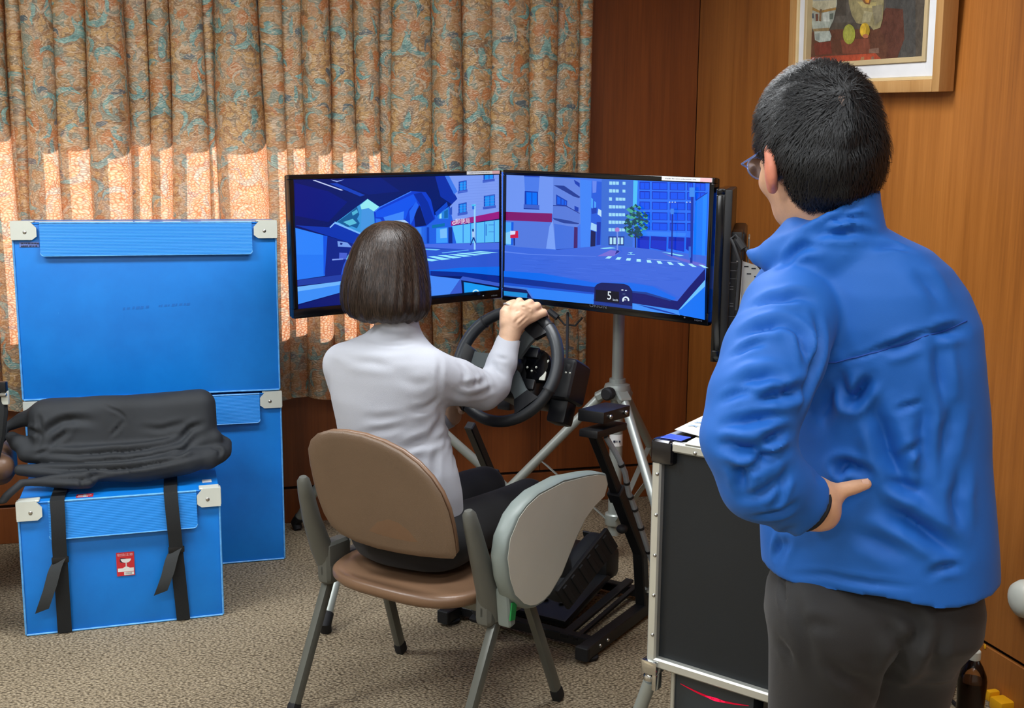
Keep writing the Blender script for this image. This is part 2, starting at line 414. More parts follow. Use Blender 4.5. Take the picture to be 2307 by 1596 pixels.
# ---------------------------------------------------------------- curtains
def curtain_mat():
    t = NT('floral_damask_curtain')
    uv = t.n('ShaderNodeUVMap').outputs[0]
    wn = t.n('ShaderNodeTexNoise', {'Vector': uv, 'Scale': 14.0, 'Detail': 2.0})
    off = t.n('ShaderNodeVectorMath', {0: wn.outputs['Color'], 1: (0.5, 0.5, 0.5)}, operation='SUBTRACT')
    sc = t.n('ShaderNodeVectorMath', {0: off.outputs[0], 'Scale': 0.035}, operation='SCALE')
    uvd = t.n('ShaderNodeVectorMath', {0: uv, 1: sc.outputs[0]}, operation='ADD').outputs[0]
    sp = t.n('ShaderNodeSeparateXYZ', {0: uvd})
    PW, PH = 0.27, 0.50
    x = t.math('PINGPONG', sp.outputs[0], PW)                      # mirror repeat
    col_i = t.math('FLOOR', t.math('DIVIDE', sp.outputs[0], 2 * PW))
    y = t.math('MODULO', t.math('ADD', t.math('ADD', sp.outputs[1], 10.0), t.math('MULTIPLY', col_i, 0.25)), PH)
    def dist(cx, cy, ax=1.0, ay=1.0):
        dx = t.math('MULTIPLY', t.math('SUBTRACT', x, cx), ax); dy = t.math('MULTIPLY', t.math('SUBTRACT', y, cy), ay)
        return t.math('SQRT', t.math('ADD', t.math('MULTIPLY', dx, dx), t.math('MULTIPLY', dy, dy)))
    def disc(cx, cy, r, ax=1.0, ay=1.0):
        return t.math('LESS_THAN', dist(cx, cy, ax, ay), r)
    def ring(cx, cy, r, w, side=None):                             # crescent: ring that fades with the side
        d = t.math('ABSOLUTE', t.math('SUBTRACT', dist(cx, cy), r))
        if side is None: return t.math('LESS_THAN', d, w)
        q = t.math('ADD', t.math('MULTIPLY', t.math('SUBTRACT', x, cx), side[0]), t.math('MULTIPLY', t.math('SUBTRACT', y, cy), side[1]))
        wv = t.math('MULTIPLY', t.math('MAXIMUM', t.math('DIVIDE', q, r), 0.0), w)
        return t.math('LESS_THAN', d, wv)
    def union(*a):
        r = a[0]
        for b in a[1:]: r = t.math('MAXIMUM', r, b)
        return r
    big = t.noise(uv, 9.0, 3.0, 0.55); med = t.noise(uvd, 34.0, 3.0, 0.6)
    vor = t.n('ShaderNodeTexVoronoi', {'Vector': uvd, 'Scale': 42.0}); vedge = t.n('ShaderNodeTexVoronoi', {'Vector': uvd, 'Scale': 46.0}, feature='DISTANCE_TO_EDGE')
    squig = t.n('ShaderNodeTexVoronoi', {'Vector': t.n('ShaderNodeVectorMath', {0: uvd, 1: (1.0, 1.6, 1)}, operation='MULTIPLY').outputs[0], 'Scale': 70.0}, feature='DISTANCE_TO_EDGE')
    ground = t.ramp(t.math('ADD', t.math('MULTIPLY', big, 0.6), t.math('MULTIPLY', med, 0.45)), [(0.36, rgb(138, 110, 82)), (0.47, rgb(190, 146, 94)), (0.56, rgb(206, 170, 128)), (0.68, rgb(152, 138, 120))])
    # pale tan drifts, orange fruit, grapes, teal scrolls
    drift = t.math('GREATER_THAN', t.noise(uvd, 21.0, 1.0, 0.4), 0.565)
    c = t.mix(t.math('MULTIPLY', drift, 0.75), ground, rgb(196, 146, 102))
    drift2 = t.math('GREATER_THAN', t.noise(t.n('ShaderNodeVectorMath', {0: uvd, 1: (4.1, 2.3, 0)}, operation='ADD').outputs[0], 27.0, 1.0, 0.4), 0.575)
    c = t.mix(t.math('MULTIPLY', drift2, 0.8), c, rgb(140, 160, 146))
    orange = union(disc(0.06, 0.31, 0.034), disc(0.20, 0.07, 0.028), disc(0.15, 0.42, 0.022), disc(0.24, 0.26, 0.024), disc(0.02, 0.12, 0.026, 1.0, 0.6), disc(0.11, 0.02, 0.02))
    c = t.mix(t.math('MULTIPLY', orange, 0.85), c, rgb(206, 132, 78))
    gmask = union(disc(0.19, 0.37, 0.062, 1.0, 0.75), disc(0.07, 0.19, 0.05, 1.0, 0.8), disc(0.255, 0.15, 0.04, 1.0, 0.6))
    grape = t.math('MULTIPLY', gmask, t.math('LESS_THAN', vor.outputs['Distance'], 0.44))
    c = t.mix(t.math('MULTIPLY', gmask, 0.6), c, rgb(160, 122, 80)); c = t.mix(t.math('MULTIPLY', grape, 0.8), c, rgb(218, 174, 112))
    halo = union(ring(0.12, 0.28, 0.062, 0.020, (-0.6, -0.8)), ring(0.215, 0.205, 0.05, 0.018, (0.7, -0.7)), ring(0.06, 0.085, 0.040, 0.016, (0.2, 1.0)), ring(0.145, 0.135, 0.033, 0.013, (-0.9, 0.3)), ring(0.04, 0.425, 0.036, 0.016, (0.8, 0.5)), ring(0.23, 0.455, 0.035, 0.014, (-0.5, 0.9)), disc(0.0, 0.245, 0.018, 1.0, 0.35), disc(0.27, 0.40, 0.020, 1.0, 0.4))
    c = t.mix(t.math('MULTIPLY', halo, 0.55), c, rgb(112, 98, 82))
    teal = union(disc(0.135, 0.24, 0.016, 1.6, 0.7), ring(0.02, 0.34, 0.03, 0.009, (0.9, -0.4)), ring(0.25, 0.32, 0.032, 0.010, (-0.8, 0.5)), ring(0.12, 0.28, 0.062, 0.013, (-0.6, -0.8)), ring(0.215, 0.205, 0.05, 0.012, (0.7, -0.7)), ring(0.06, 0.085, 0.040, 0.010, (0.2, 1.0)), ring(0.145, 0.135, 0.033, 0.008, (-0.9, 0.3)),
                 ring(0.04, 0.425, 0.036, 0.010, (0.8, 0.5)), ring(0.23, 0.455, 0.035, 0.009, (-0.5, 0.9)), disc(0.0, 0.245, 0.012, 1.0, 0.35), disc(0.27, 0.40, 0.014, 1.0, 0.4), disc(0.115, 0.475, 0.013, 1.4, 0.8), disc(0.175, 0.285, 0.012, 0.6, 1.2))
    tcol = t.ramp(med, [(0.35, rgb(92, 146, 144)), (0.6, rgb(142, 190, 180))])
    c = t.mix(teal, c, tcol)
    bluish = union(disc(0.09, 0.365, 0.013, 0.7, 1.3), disc(0.205, 0.325, 0.012), disc(0.03, 0.475, 0.014, 0.6, 1.2), ring(0.18, 0.18, 0.024, 0.006, (0.5, 0.8)))
    c = t.mix(bluish, c, rgb(96, 118, 124))
    pale = union(ring(0.105, 0.375, 0.03, 0.006, (0.9, 0.2)), ring(0.225, 0.03, 0.03, 0.006, (-0.6, 0.8)), ring(0.035, 0.28, 0.028, 0.005, (0.3, -0.9)))
    c = t.mix(pale, c, rgb(206, 186, 158))
    line = t.math('LESS_THAN', squig.outputs['Distance'], 0.045); line2 = t.math('LESS_THAN', vedge.outputs['Distance'], 0.035)
    lm = t.math('GREATER_THAN', t.noise(uv, 16.0, 2.0), 0.50); c = t.mix(t.math('MULTIPLY', t.math('MULTIPLY', line, lm), 0.34), c, rgb(96, 72, 56)); c = t.mix(t.math('MULTIPLY', t.math('MULTIPLY', line2, t.math('SUBTRACT', 1.0, lm)), 0.42), c, rgb(84, 88, 84))
    hi = t.math('MULTIPLY', t.math('GREATER_THAN', t.noise(t.n('ShaderNodeVectorMath', {0: uvd, 1: (1.0, 2.2, 1)}, operation='MULTIPLY').outputs[0], 30.0, 3.0, 0.6, 1.6), 0.575), 0.6)
    c = t.mix(hi, c, rgb(232, 204, 168))
    bp = t.n('ShaderNodeBump', {'Height': t.math('ADD', squig.outputs['Distance'], t.math('MULTIPLY', vedge.outputs['Distance'], 0.6)), 'Strength': 0.5, 'Distance': 0.004})
    df = t.n('ShaderNodeBsdfDiffuse', {'Color': c, 'Normal': bp.outputs[0]}); gls = t.n('ShaderNodeBsdfGlossy', {'Color': (1, 0.9, 0.78, 1), 'Roughness': 0.42, 'Normal': bp.outputs[0]})
    wvv = t.ramp(squig.outputs['Distance'], [(0.0, rgb(176, 84, 60)), (0.12, rgb(232, 150, 118)), (0.34, rgb(255, 226, 204))])
    tr = t.n('ShaderNodeBsdfTranslucent', {'Color': t.mix(0.35, wvv, t.mix(0.4, c, rgb(250, 160, 120)))})
    m1 = t.n('ShaderNodeMixShader', {0: 0.07, 1: df.outputs[0], 2: gls.outputs[0]})
    m2 = t.n('ShaderNodeMixShader', {0: 0.30, 1: m1.outputs[0], 2: tr.outputs[0]})
    t.t.links.new(m2.outputs[0], t.out.inputs[0]); flat2d(t)
    return t.m
M['curtain'] = curtain_mat()
CV = 4.432
def curtain(creases, z0, z1, name, label, seed, back=0.0):
    rg = np.random.default_rng(seed); nz = 60; per = 16
    n = len(creases) - 1
    drift = rg.normal(0, 0.010, n + 1); drift[0] = drift[-1] = 0
    over = rg.uniform(0.25, 1.15, n); dep = rg.uniform(0.8, 1.35, n); ph_ = rg.uniform(0, 6.28, n)
    vs = []; uvs = []; arc0 = None
    for j in range(nz + 1):
        tz = j / nz; z = z0 + (z1 - z0) * tz; low = 1 - tz; row = []; prev = None; s = 0.0
        for i in range(n):
            a = creases[i] + drift[i] * low + 0.004 * math.sin(5 * z + ph_[i]); b = creases[i + 1] + drift[i + 1] * low + (0.004 * math.sin(5 * z + ph_[i + 1]) if i + 1 < n else 0)
            wdt = b - a; h = min(0.084, 0.66 * wdt) * dep[i]
            for k in range(per + (1 if i == n - 1 else 0)):
                q = k / per
                uu = a + wdt * (q - over[i] * math.sin(2 * PI * q) / (2 * PI) * 1.6)
                bulge = max(0.0, math.sin(PI * q)) ** 0.75
                vv = CV + 0.03 + back - h * bulge + 0.006 * math.sin(2.2 * z + 9 * uu + ph_[i])
                wob = 0.008 * low * math.sin(14 * uu + 3 * z)
                p = np.array([uu, vv + wob, z + (0.006 * math.sin(22 * uu) if j == 0 else 0)])
                if prev is not None: s += np.linalg.norm((p - prev)[:2])
                prev = p; row.append((p, s))
        if j == 0: arc0 = [r[1] for r in row]
        for kk, (p, s_) in enumerate(row): vs.append(RM(*p)); uvs.append((arc0[kk] * 0.92 + seed * 0.113, p[2]))
    nr = len(vs) // (nz + 1); fs = []
    for j in range(nz):
        for k in range(nr - 1):
            fs.append((j * nr + k, j * nr + k + 1, (j + 1) * nr + k + 1, (j + 1) * nr + k))
    t = thing(name, label, 'curtain', RM(creases[0], CV, z0))
    me = bpy.data.meshes.new('fabric'); me.from_pydata([tuple(np.array(q) - base_of(t)) for q in vs], [], fs); me.update()
    ul = me.uv_layers.new(name='UVMap')
    for lp in me.loops: ul.data[lp.index].uv = uvs[lp.vertex_index]
    link('fabric', me, M['curtain'], t, 180)
    return t
cpx = [24, 66, 122, 200, 288, 332, 392, 462, 487, 586, 640, 682, 746, 800, 860, 886, 966, 1042, 1100, 1190, 1247, 1298, 1333]
cu = [on_back(x, 200, CV)[0] for x in cpx]
HEM = on_back(690, 897, CV)[2]
ct = curtain(cu, HEM, 2.50, 'curtain', 'long floral damask curtain in tan, orange and teal hanging behind the blue boxes', 3)
cu2 = [on_back(x, 200, CV)[0] for x in (-560, -480, -420, -330, -250, -170, -110, -45, 12, 40)]
curtain(cu2, HEM, 2.50, 'curtain', 'second floral damask curtain beyond the dark gap left of the tall boxes', 8, 0.035)
m = MB(MROOM); m.tube([np.array([UL + 0.1, CV + 0.01, 2.53]), np.array([cu[-1] + 0.1, CV + 0.01, 2.53])], 0.012, 10)
for u in (UL + 0.15, -1.2, cu[-1] + 0.05): m.box((u, (CV + RV) / 2, 2.545), (0.02, RV - CV + 0.005, 0.012))
tag(m.build('curtain_rail', 'aluminium'), 'straight metal curtain rail above the floral curtains', 'curtain rail')
# ================================================================ blue corrugated boxes
def blue_mat():
    t = NT('blue_corrugated_plastic'); co = t.coord('Object')
    sc = t.noise(co, 5.0, 5.0, 0.6)
    scr = t.noise(t.n('ShaderNodeMapping', {'Vector': co, 'Scale': (30, 30, 5)}).outputs[0], 3.0, 3.0, 0.7)
    base = t.ramp(sc, [(0.3, rgb(8, 116, 208)), (0.7, rgb(14, 130, 224))])
    col = t.mix(t.math('MULTIPLY', t.math('GREATER_THAN', scr, 0.74), 0.35), base, rgb(90, 170, 235))
    t.bsdf(col, 0.42, 0.0, sc, 0.05, 0.003); return t.m
def blue_rib():
    t = NT('blue_ribbed_flap'); co = t.coord('Object')
    wv = t.n('ShaderNodeTexWave', {'Vector': co, 'Scale': 62.0, 'Distortion': 0.6, 'Detail': 1.0}, bands_direction='Z')
    col = t.ramp(wv.outputs[0], [(0.0, rgb(14, 126, 218)), (1.0, rgb(30, 144, 234))])
    t.bsdf(col, 0.4, 0.0, wv.outputs[0], 0.25, 0.002); return t.m
M['blue_plastic'] = blue_mat(); M['blue_rib'] = blue_rib()
M['blue_edge'] = plain('worn_pale_blue_edge', rgb(96, 172, 240), 0.45, var=0.2, nscale=60)

def box_unit(name, label, u0, u1, v0, v1, z0, z1, flap, brk, group=None, yaw=0.0, strap_us=None, seam_z=None):
    """flap=(left inset, right inset, drop)"""
    cu_, cv_ = (u0 + u1) / 2, (v0 + v1) / 2
    Mx = MROOM @ Matrix.Translation((cu_, cv_, 0)) @ Matrix.Rotation(yaw, 4, 'Z')
    W, D = u1 - u0, v1 - v0
    t = thing(name, label, 'box', RM(cu_, cv_, z0), group)
    th = 0.005; hw, hd = W / 2, D / 2
    m = MB(Mx); m.box((0, 0, (z0 + z1 - 0.006) / 2), (W - 0.006, D - 0.006, z1 - z0 - 0.006), 0.003, 2); m.build('body', 'blue_plastic', t)
    m = MB(Mx); m.box((0, 0, z1 - 0.003), (W, D, 0.006), 0.002, 1); lid = m.build('lid', 'blue_plastic', t)
    # folded front flap with rounded lower corners, standing slightly off the body
    a, b, dr = -hw + flap[0], hw - flap[1], flap[2]; r = 0.012; y = -hd - 0.001
    pts = [(a, z1), (b, z1)]
    for q in range(5): an = -q * PI / 8; pts.append((b - r + r * math.cos(an), z1 - dr + r + r * math.sin(an)))
    for q in range(5): an = -PI / 2 - q * PI / 8; pts.append((a + r + r * math.cos(an), z1 - dr + r + r * math.sin(an)))
    P = [np.array([x, y - 0.014 * (z1 - z) / dr, z - 0.001]) for x, z in pts]
    m = MB(Mx); m.prism(P, (0, -1, 0), 0.005); fl = m.build('flap', 'blue_rib', lid)
    m = MB(Mx)
    m.tube([P[0] + [0, -0.004, 0.0], P[1] + [0, -0.004, 0.0]], 0.0035, 6); m.tube([q + np.array([0, -0.005, 0]) for q in P[2:]], 0.0018, 6)
    m.build('worn_edge', 'blue_edge', lid)
    m = MB(Mx)
    for sx in (-1, 1): m.box((sx * (hw - 0.001), -hd + 0.001, (z0 + z1) / 2), (0.006, 0.006, z1 - z0 - 0.01), 0.002, 1)
    m.box((0, -hd + 0.001, z0 + 0.004), (W - 0.004, 0.006, 0.006), 0.002, 1)
    m.build('edge_trim', 'blue_edge', t)
    # white corner brackets with rivet
    bw, bh = brk
    for sx in (-1, 1):
        prof = [(0, 0.006), (0, -bh), (bw * 0.8, -bh), (bw * 0.98, -bh * 0.8), (bw * 0.98, -bh * 0.3), (bw * 0.72, 0.006)]
        Q = [np.array([sx * (hw + 0.003) - sx * x, -hd - 0.002, z1 + z]) for x, z in prof]
        m = MB(Mx); m.prism(Q, (0, -1, 0), 0.010)
        m.box((sx * (hw + 0.002), -hd + bw * 0.2, z1 - bh / 2 + 0.002), (0.006, bw * 0.5, bh), 0.002, 1)
        m.box((sx * (hw - bw * 0.42), -hd + bw * 0.22, z1 + 0.003), (bw * 0.84, bw * 0.5, 0.006), 0.002, 1)
        c = m.build('corner_bracket', 'white_plastic', t)
        m = MB(Mx); m.ball((sx * (hw - bw * 0.50), -hd - 0.011, z1 - bh * 0.55), 0.007, 10, 6, (1, 0.5, 1)); m.build('rivet', 'steel', c)
    return t, Mx, W, D
TV0 = 4.095
tu1 = on_back(629, 800, TV0)[0]; tu0 = on_back(33, 620, TV0)[0]
tz1 = on_back(600, 500, TV0)[2]; tzm = on_back(600, 886, TV0)[2]
TVB = 4.335
bt, Mx, W, D = box_unit('storage_box', 'tall blue corrugated plastic box with white corners, stacked on the lower blue box', tu0, tu1, TV0, TVB, tzm + 0.0078, tz1, (0.088, 0.085, 0.112), (0.083, 0.058), 'pair of tall blue boxes')
m = MB(Mx)
sx0 = -W / 2 + 0.02
m.box((-W / 2 + 0.052, -D / 2 - 0.0005 + 0.002, tz1 - 0.074), (0.062, 0.002, 0.017)); m.build('name_label', plain('violet_grey_label', rgb(104, 128, 196), 0.6), bt)
m = MB(Mx); print_marks(m, (-W / 2 + 0.052, -D / 2 - 0.0015, tz1 - 0.070), (1, 0, 0), (0, 0, 1), 0.052, 0.005, 1); print_marks(m, (-W / 2 + 0.052, -D / 2 - 0.0015, tz1 - 0.079), (1, 0, 0), (0, 0, 1), 0.052, 0.005, 2)
m.build('label_print', 'ink', bt, 0)['kind'] = 'stuff'
m = MB(Mx); print_marks(m, (-0.05, -D / 2 + 0.0022, tz1 - 0.30), (1, 0, 0.05), (0.3, 0, 1), 0.09, 0.012, 3); print_marks(m, (0.075, -D / 2 + 0.0022, tz1 - 0.293), (1, 0, 0.05), (0.3, 0, 1), 0.10, 0.010, 4); m.build('faint_writing', plain('faded_print', rgb(10, 106, 196), 0.5), bt, 0)['kind'] = 'stuff'
for (cx, w_, y0, sl) in ((-0.27, 0.24, 0.035, 0.0), (-0.12, 0.14, 0.02, 0.05), (0.30, 0.24, 0.03, -0.03), (0.36, 0.13, 0.012, 0.0), (0.08, 0.06, 0.01, 0.1), (-0.02, 0.05, 0.02, 0.0)):
    m = MB(Mx); m.box((cx, -D / 2 + 0.03 + y0, tz1 + 0.0008), (w_, 0.022, 0.0012), R=np.array(Matrix.Rotation(sl, 3, 'Z'))); m.build('torn_tape', 'paper', bt)
bl, Mx2, _, _ = box_unit('storage_box', 'tall blue corrugated plastic box with white corners, standing on the carpet under its twin', tu0 + 0.004, tu1 + 0.002, TV0 + 0.003, TVB, 0.0, tzm, (0.088, 0.077, 0.105), (0.08, 0.055), 'pair of tall blue boxes')

# small box with two webbing straps
SV0 = 3.59
su0 = on_back(57, 1420, SV0)[0]; su1 = on_back(499, 1380, SV0)[0]; sz1 = on_back(300, 1116, SV0)[2]
SVB = SV0 + 0.40
sb, Ms, SW, SD = box_unit('strapped_box', 'small blue corrugated plastic box with two black straps and a fragile sticker', su0 - 0.005, su1, SV0, SVB, 0.0, sz1, (0.088, 0.072, 0.118), (0.075, 0.055), yaw=0.035)
def strap(xl_top, xl_bot, tail):
    m = MB(Ms); hw = 0.021; th = 0.003; y = -SD / 2 - 0.023
    path = [((xl_top + 0.004), SD / 2 - 0.02, sz1 + 0.0035), (xl_top, -SD / 2 + 0.01, sz1 + 0.0035), (xl_top, -SD / 2 - 0.010, sz1 + 0.001), (xl_top + 0.002, y - 0.004, sz1 - 0.04), (xl_top + (xl_bot - xl_top) * 0.30, y - 0.002, sz1 - 0.13), (xl_top + (xl_bot - xl_top) * 0.5, -SD / 2 - 0.012, sz1 * 0.48), (xl_bot, -SD / 2 - 0.006, 0.004)]
    vs = []; fs = []
    for k, (x, yy, z) in enumerate(path):
        nrm = np.array([0, 0, 1.0]) if k < 2 else (np.array([0, -0.7, 0.7]) if k == 2 else np.array([0, -1.0, 0]))
        for q in (-hw, hw):
            for w_ in (0, th): vs.append(np.array([x + q, yy, z]) + nrm * w_)
    for k in range(len(path) - 1):
        a = 4 * k; b = a + 4
        fs += [(a, a + 2, b + 2, b), (a + 1, b + 1, b + 3, a + 3), (a, b, b + 1, a + 1), (a + 2, a + 3, b + 3, b + 2)]
    e = 4 * (len(path) - 1); fs += [(0, 1, 3, 2), (e, e + 2, e + 3, e + 1)]
    m.add(vs, fs); st = m.build('strap', 'black_strap', sb, 40)
    m = MB(Ms); x0, z0 = xl_top + (xl_bot - xl_top) * 0.45 - 0.004, sz1 * 0.565
    n_ = 8; vs = []; fs = []
    for k in range(n_ + 1):
        q = k / n_; x = x0 + (tail[0]) * q; z = z0 - tail[1] * q + 0.010 * math.sin(PI * min(1, q * 2.2)); yy = -SD / 2 - 0.016 - 0.030 * math.sin(q * 2.2)
        d = np.array([0.021, -0.004, 0.008])
        for s_ in (-1, 1):
            vs += [np.array([x, yy, z]) + s_ * d, np.array([x, yy - 0.003, z]) + s_ * d]
    for k in range(n_):
        a = 4 * k; b = a + 4
        fs += [(a, a + 2, b + 2, b), (a + 1, b + 1, b + 3, a + 3), (a, b, b + 1, a + 1), (a + 2, a + 3, b + 3, b + 2)]
    m.add(vs, fs); m.build('strap_tail', plain('dark_grey_webbing', rgb(42, 45, 46), 0.8, bump=0.3, bscale=900), st, 40)
    m = MB(Ms); m.box((x0 + 0.004, -SD / 2 - 0.017, z0 + 0.002), (0.050, 0.010, 0.020), 0.003, 2); m.build('buckle', 'black_plastic', st)
def sx_at(px, py): q = on_back(px, py, SV0 - 0.01); return q[0] - (su0 - 0.005 + su1) / 2
strap(sx_at(124, 1140), sx_at(141, 1425), (-0.055, 0.150))
strap(sx_at(379, 1115), sx_at(408, 1395), (-0.050, 0.130))
# fragile stickers
def sticker(cx, cz, w_, h_):
    y = -SD / 2 + 0.0022
    m = MB(Ms); m.box((cx, y - 0.0012, cz), (w_, 0.0016, h_)); s_ = m.build('fragile_sticker', 'label_red', sb)
    y -= 0.0024
    def flat(name, mat, polys):
        m = MB(Ms)
        for P in polys: m.add([(cx + x * w_, y, cz + z * h_) for x, z in P], [tuple(range(len(P)))])
        m.build(name, mat, s_, 0)
    R_ = lambda a, b, c, d: [(a, b), (c, b), (c, d), (a, d)]
    bowl = [(-0.26, 0.22)] + [(-0.26 + 0.58 * (1 - math.cos(q * PI / 8)) / 2, 0.22 - 0.17 * math.sin(q * PI / 8)) for q in range(1, 8)] + [(0.32, 0.22)]
    flat('glass_pictogram', 'label_white', [bowl, R_(0.005, -0.12, 0.06, 0.08), [(-0.18, -0.17), (0.24, -0.17), (0.05, -0.10), (0.0, -0.10)], R_(-0.44, -0.32, 0.45, -0.17), R_(-0.10, -0.47, 0.45, -0.34)])
    flat('pictogram_shadow', 'ink', [[(-0.30, 0.225), (-0.26, 0.27), (0.0, 0.25), (0.08, 0.226), (-0.262, 0.222), (-0.27, 0.19), (-0.20, 0.10), (-0.06, 0.045), (-0.24, 0.07), (-0.32, 0.14)]]); flat('pictogram_note', 'ink', [R_(-0.22, -0.245, -0.02, -0.225)])
    m = MB(Ms); letters(m, '取扱注意', h_ * 0.125, (cx, y, cz + h_ * 0.39), (1, 0, 0), (0, 0, 1), 1.25); m.build('sticker_lettering', 'label_pink', s_, 0)
    flat('barcode', 'grey_ink', [R_(-0.02 + 0.045 * k, -0.45, 0.01 + 0.045 * k, -0.36) for k in range(8)])
sticker(sx_at(277, 1272), on_back(277, 1272, SV0)[2], 0.054, 0.078)
m = MB(Ms); q = ph(185, 1122, sz1); uu = q[0] * RC + q[1] * RS - (su0 - 0.005 + su1) / 2
m.box((uu, -SD / 2 + 0.032, sz1 + 0.0008), (0.05, 0.036, 0.001)); tp = m.build('fragile_sticker', 'label_red', sb)
m = MB(Ms)
for (a, b, c, d) in ((-0.02, -0.003, 0.02, 0.003), (-0.004, -0.012, 0.004, 0.012), (-0.022, -0.016, 0.01, -0.011)):
    m.add([(uu + a, -SD / 2 + 0.032 + b, sz1 + 0.0017), (uu + c, -SD / 2 + 0.032 + b, sz1 + 0.0017), (uu + c, -SD / 2 + 0.032 + d, sz1 + 0.0017), (uu + a, -SD / 2 + 0.032 + d, sz1 + 0.0017)], [(0, 1, 2, 3)])
m.build('glass_pictogram', 'label_white', tp, 0)
m = MB(Ms); m.box((SW / 2 - 0.035, -SD / 2 + 0.10, sz1 + 0.001), (0.03, 0.035, 0.001)); m.build('barcode_label', 'label_white', sb)
# ================================================================ monitors
def emit_mat():
    t = NT('lit_screen'); a = t.n('ShaderNodeVertexColor', layer_name='Col')
    e = t.n('ShaderNodeEmission', {'Color': a.outputs[0], 'Strength': 1.0}); gl = t.n('ShaderNodeBsdfGlossy', {'Roughness': 0.25, 'Color': (0.04, 0.04, 0.04, 1)})
    ad = t.n('ShaderNodeAddShader', {0: e.outputs[0], 1: gl.outputs[0]}); t.t.links.new(ad.outputs[0], t.out.inputs[0]); return t.m
M['screen'] = emit_mat()
def euler3(yaw, tilt, roll):
    return np.array(Matrix.Rotation(yaw, 3, 'Z') @ Matrix.Rotation(tilt, 3, 'X') @ Matrix.Rotation(roll, 3, 'Y'))
MW, MH = 0.85, 0.475
def monitor(label, c, yaw, tilt, roll, bez, logo=True, sticker=None):
    R = euler3(yaw, tilt, roll); A = Matrix.Identity(4)
    for i in range(3):
        for j in range(3): A[i][j] = R[i, j]
        A[i][3] = c[i]
    t = thing('monitor', label, 'monitor', (c[0], c[1], c[2] - MH / 2), 'three monitors of the driving rig')
    bl_, br_, bt_, bb_ = bez
    for (x0, x1, z0, z1) in ((-MW / 2, MW / 2, MH / 2 - bt_, MH / 2), (-MW / 2, MW / 2, -MH / 2, -MH / 2 + bb_), (-MW / 2, -MW / 2 + bl_, -MH / 2 + bb_, MH / 2 - bt_), (MW / 2 - br_, MW / 2, -MH / 2 + bb_, MH / 2 - bt_)):
        m = MB(A); m.box(((x0 + x1) / 2, 0.012, (z0 + z1) / 2), (x1 - x0, 0.024, z1 - z0), 0.003, 2); m.build('bezel', 'black_gloss', t)
    m = MB(A); m.box((0, 0.030, 0), (MW - 0.004, 0.028, MH - 0.004), 0.006, 2); m.box((0, 0.062, -0.03), (MW * 0.72, 0.045, MH * 0.62), 0.015, 3); m.build('back_shell', 'black_plastic', t)
    m = MB(A); m.box((0, 0.091, -0.02), (0.22, 0.006, 0.22), 0.002, 1); m.build('mount_plate', 'silver_paint', t)
    m = MB(A); m.box((0, 0.0145, (bb_ - bt_) / 2), (MW - bl_ - br_ + 0.002, 0.006, MH - bt_ - bb_ + 0.002)); m.build('panel_backing', 'black_gloss', t)
    if logo:
        m = MB(A); letters(m, 'ORION', 0.017, (0, -0.0008, -MH / 2 + bb_ * 0.5), (1, 0, 0), (0, 0, 1), 1.3); m.build('maker_name', 'grey_ink', t, 0)
        m = MB(A); letters(m, 'HDMI', 0.007, (MW / 2 - 0.035, -0.0008, -MH / 2 + bb_ * 0.35), (1, 0, 0), (0, 0, 1), 1.6); m.build('port_name', 'grey_ink', t, 0)
        m = MB(A); m.ball((MW / 2 - 0.085, -0.0005, -MH / 2 + bb_ * 0.45), 0.003, 8, 6); m.build('status_lamp', 'grey_ink', t)
    if sticker:
        m = MB(A); m.box(((sticker[0] + sticker[1]) / 2, -0.0008, MH / 2 - bt_ * 0.42), (sticker[1] - sticker[0], 0.0012, bt_ * 0.72)); s_ = m.build('asset_sticker', 'label_white', t)
        m = MB(A); m.box((sticker[1] - (sticker[1] - sticker[0]) * 0.12, -0.0017, MH / 2 - bt_ * 0.42), ((sticker[1] - sticker[0]) * 0.22, 0.0008, bt_ * 0.7)); m.build('sticker_tab', 'label_pink', s_)
        m = MB(A)
        print_marks(m, ((sticker[0] * 0.62 + sticker[1] * 0.38), -0.0018, MH / 2 - bt_ * 0.42), (1, 0, 0), (0, 0, 1), (sticker[1] - sticker[0]) * 0.6, bt_ * 0.2, 5); m.build('sticker_print', 'grey_ink', s_, 0)['kind'] = 'stuff'
    return t, A, R, np.array(c)
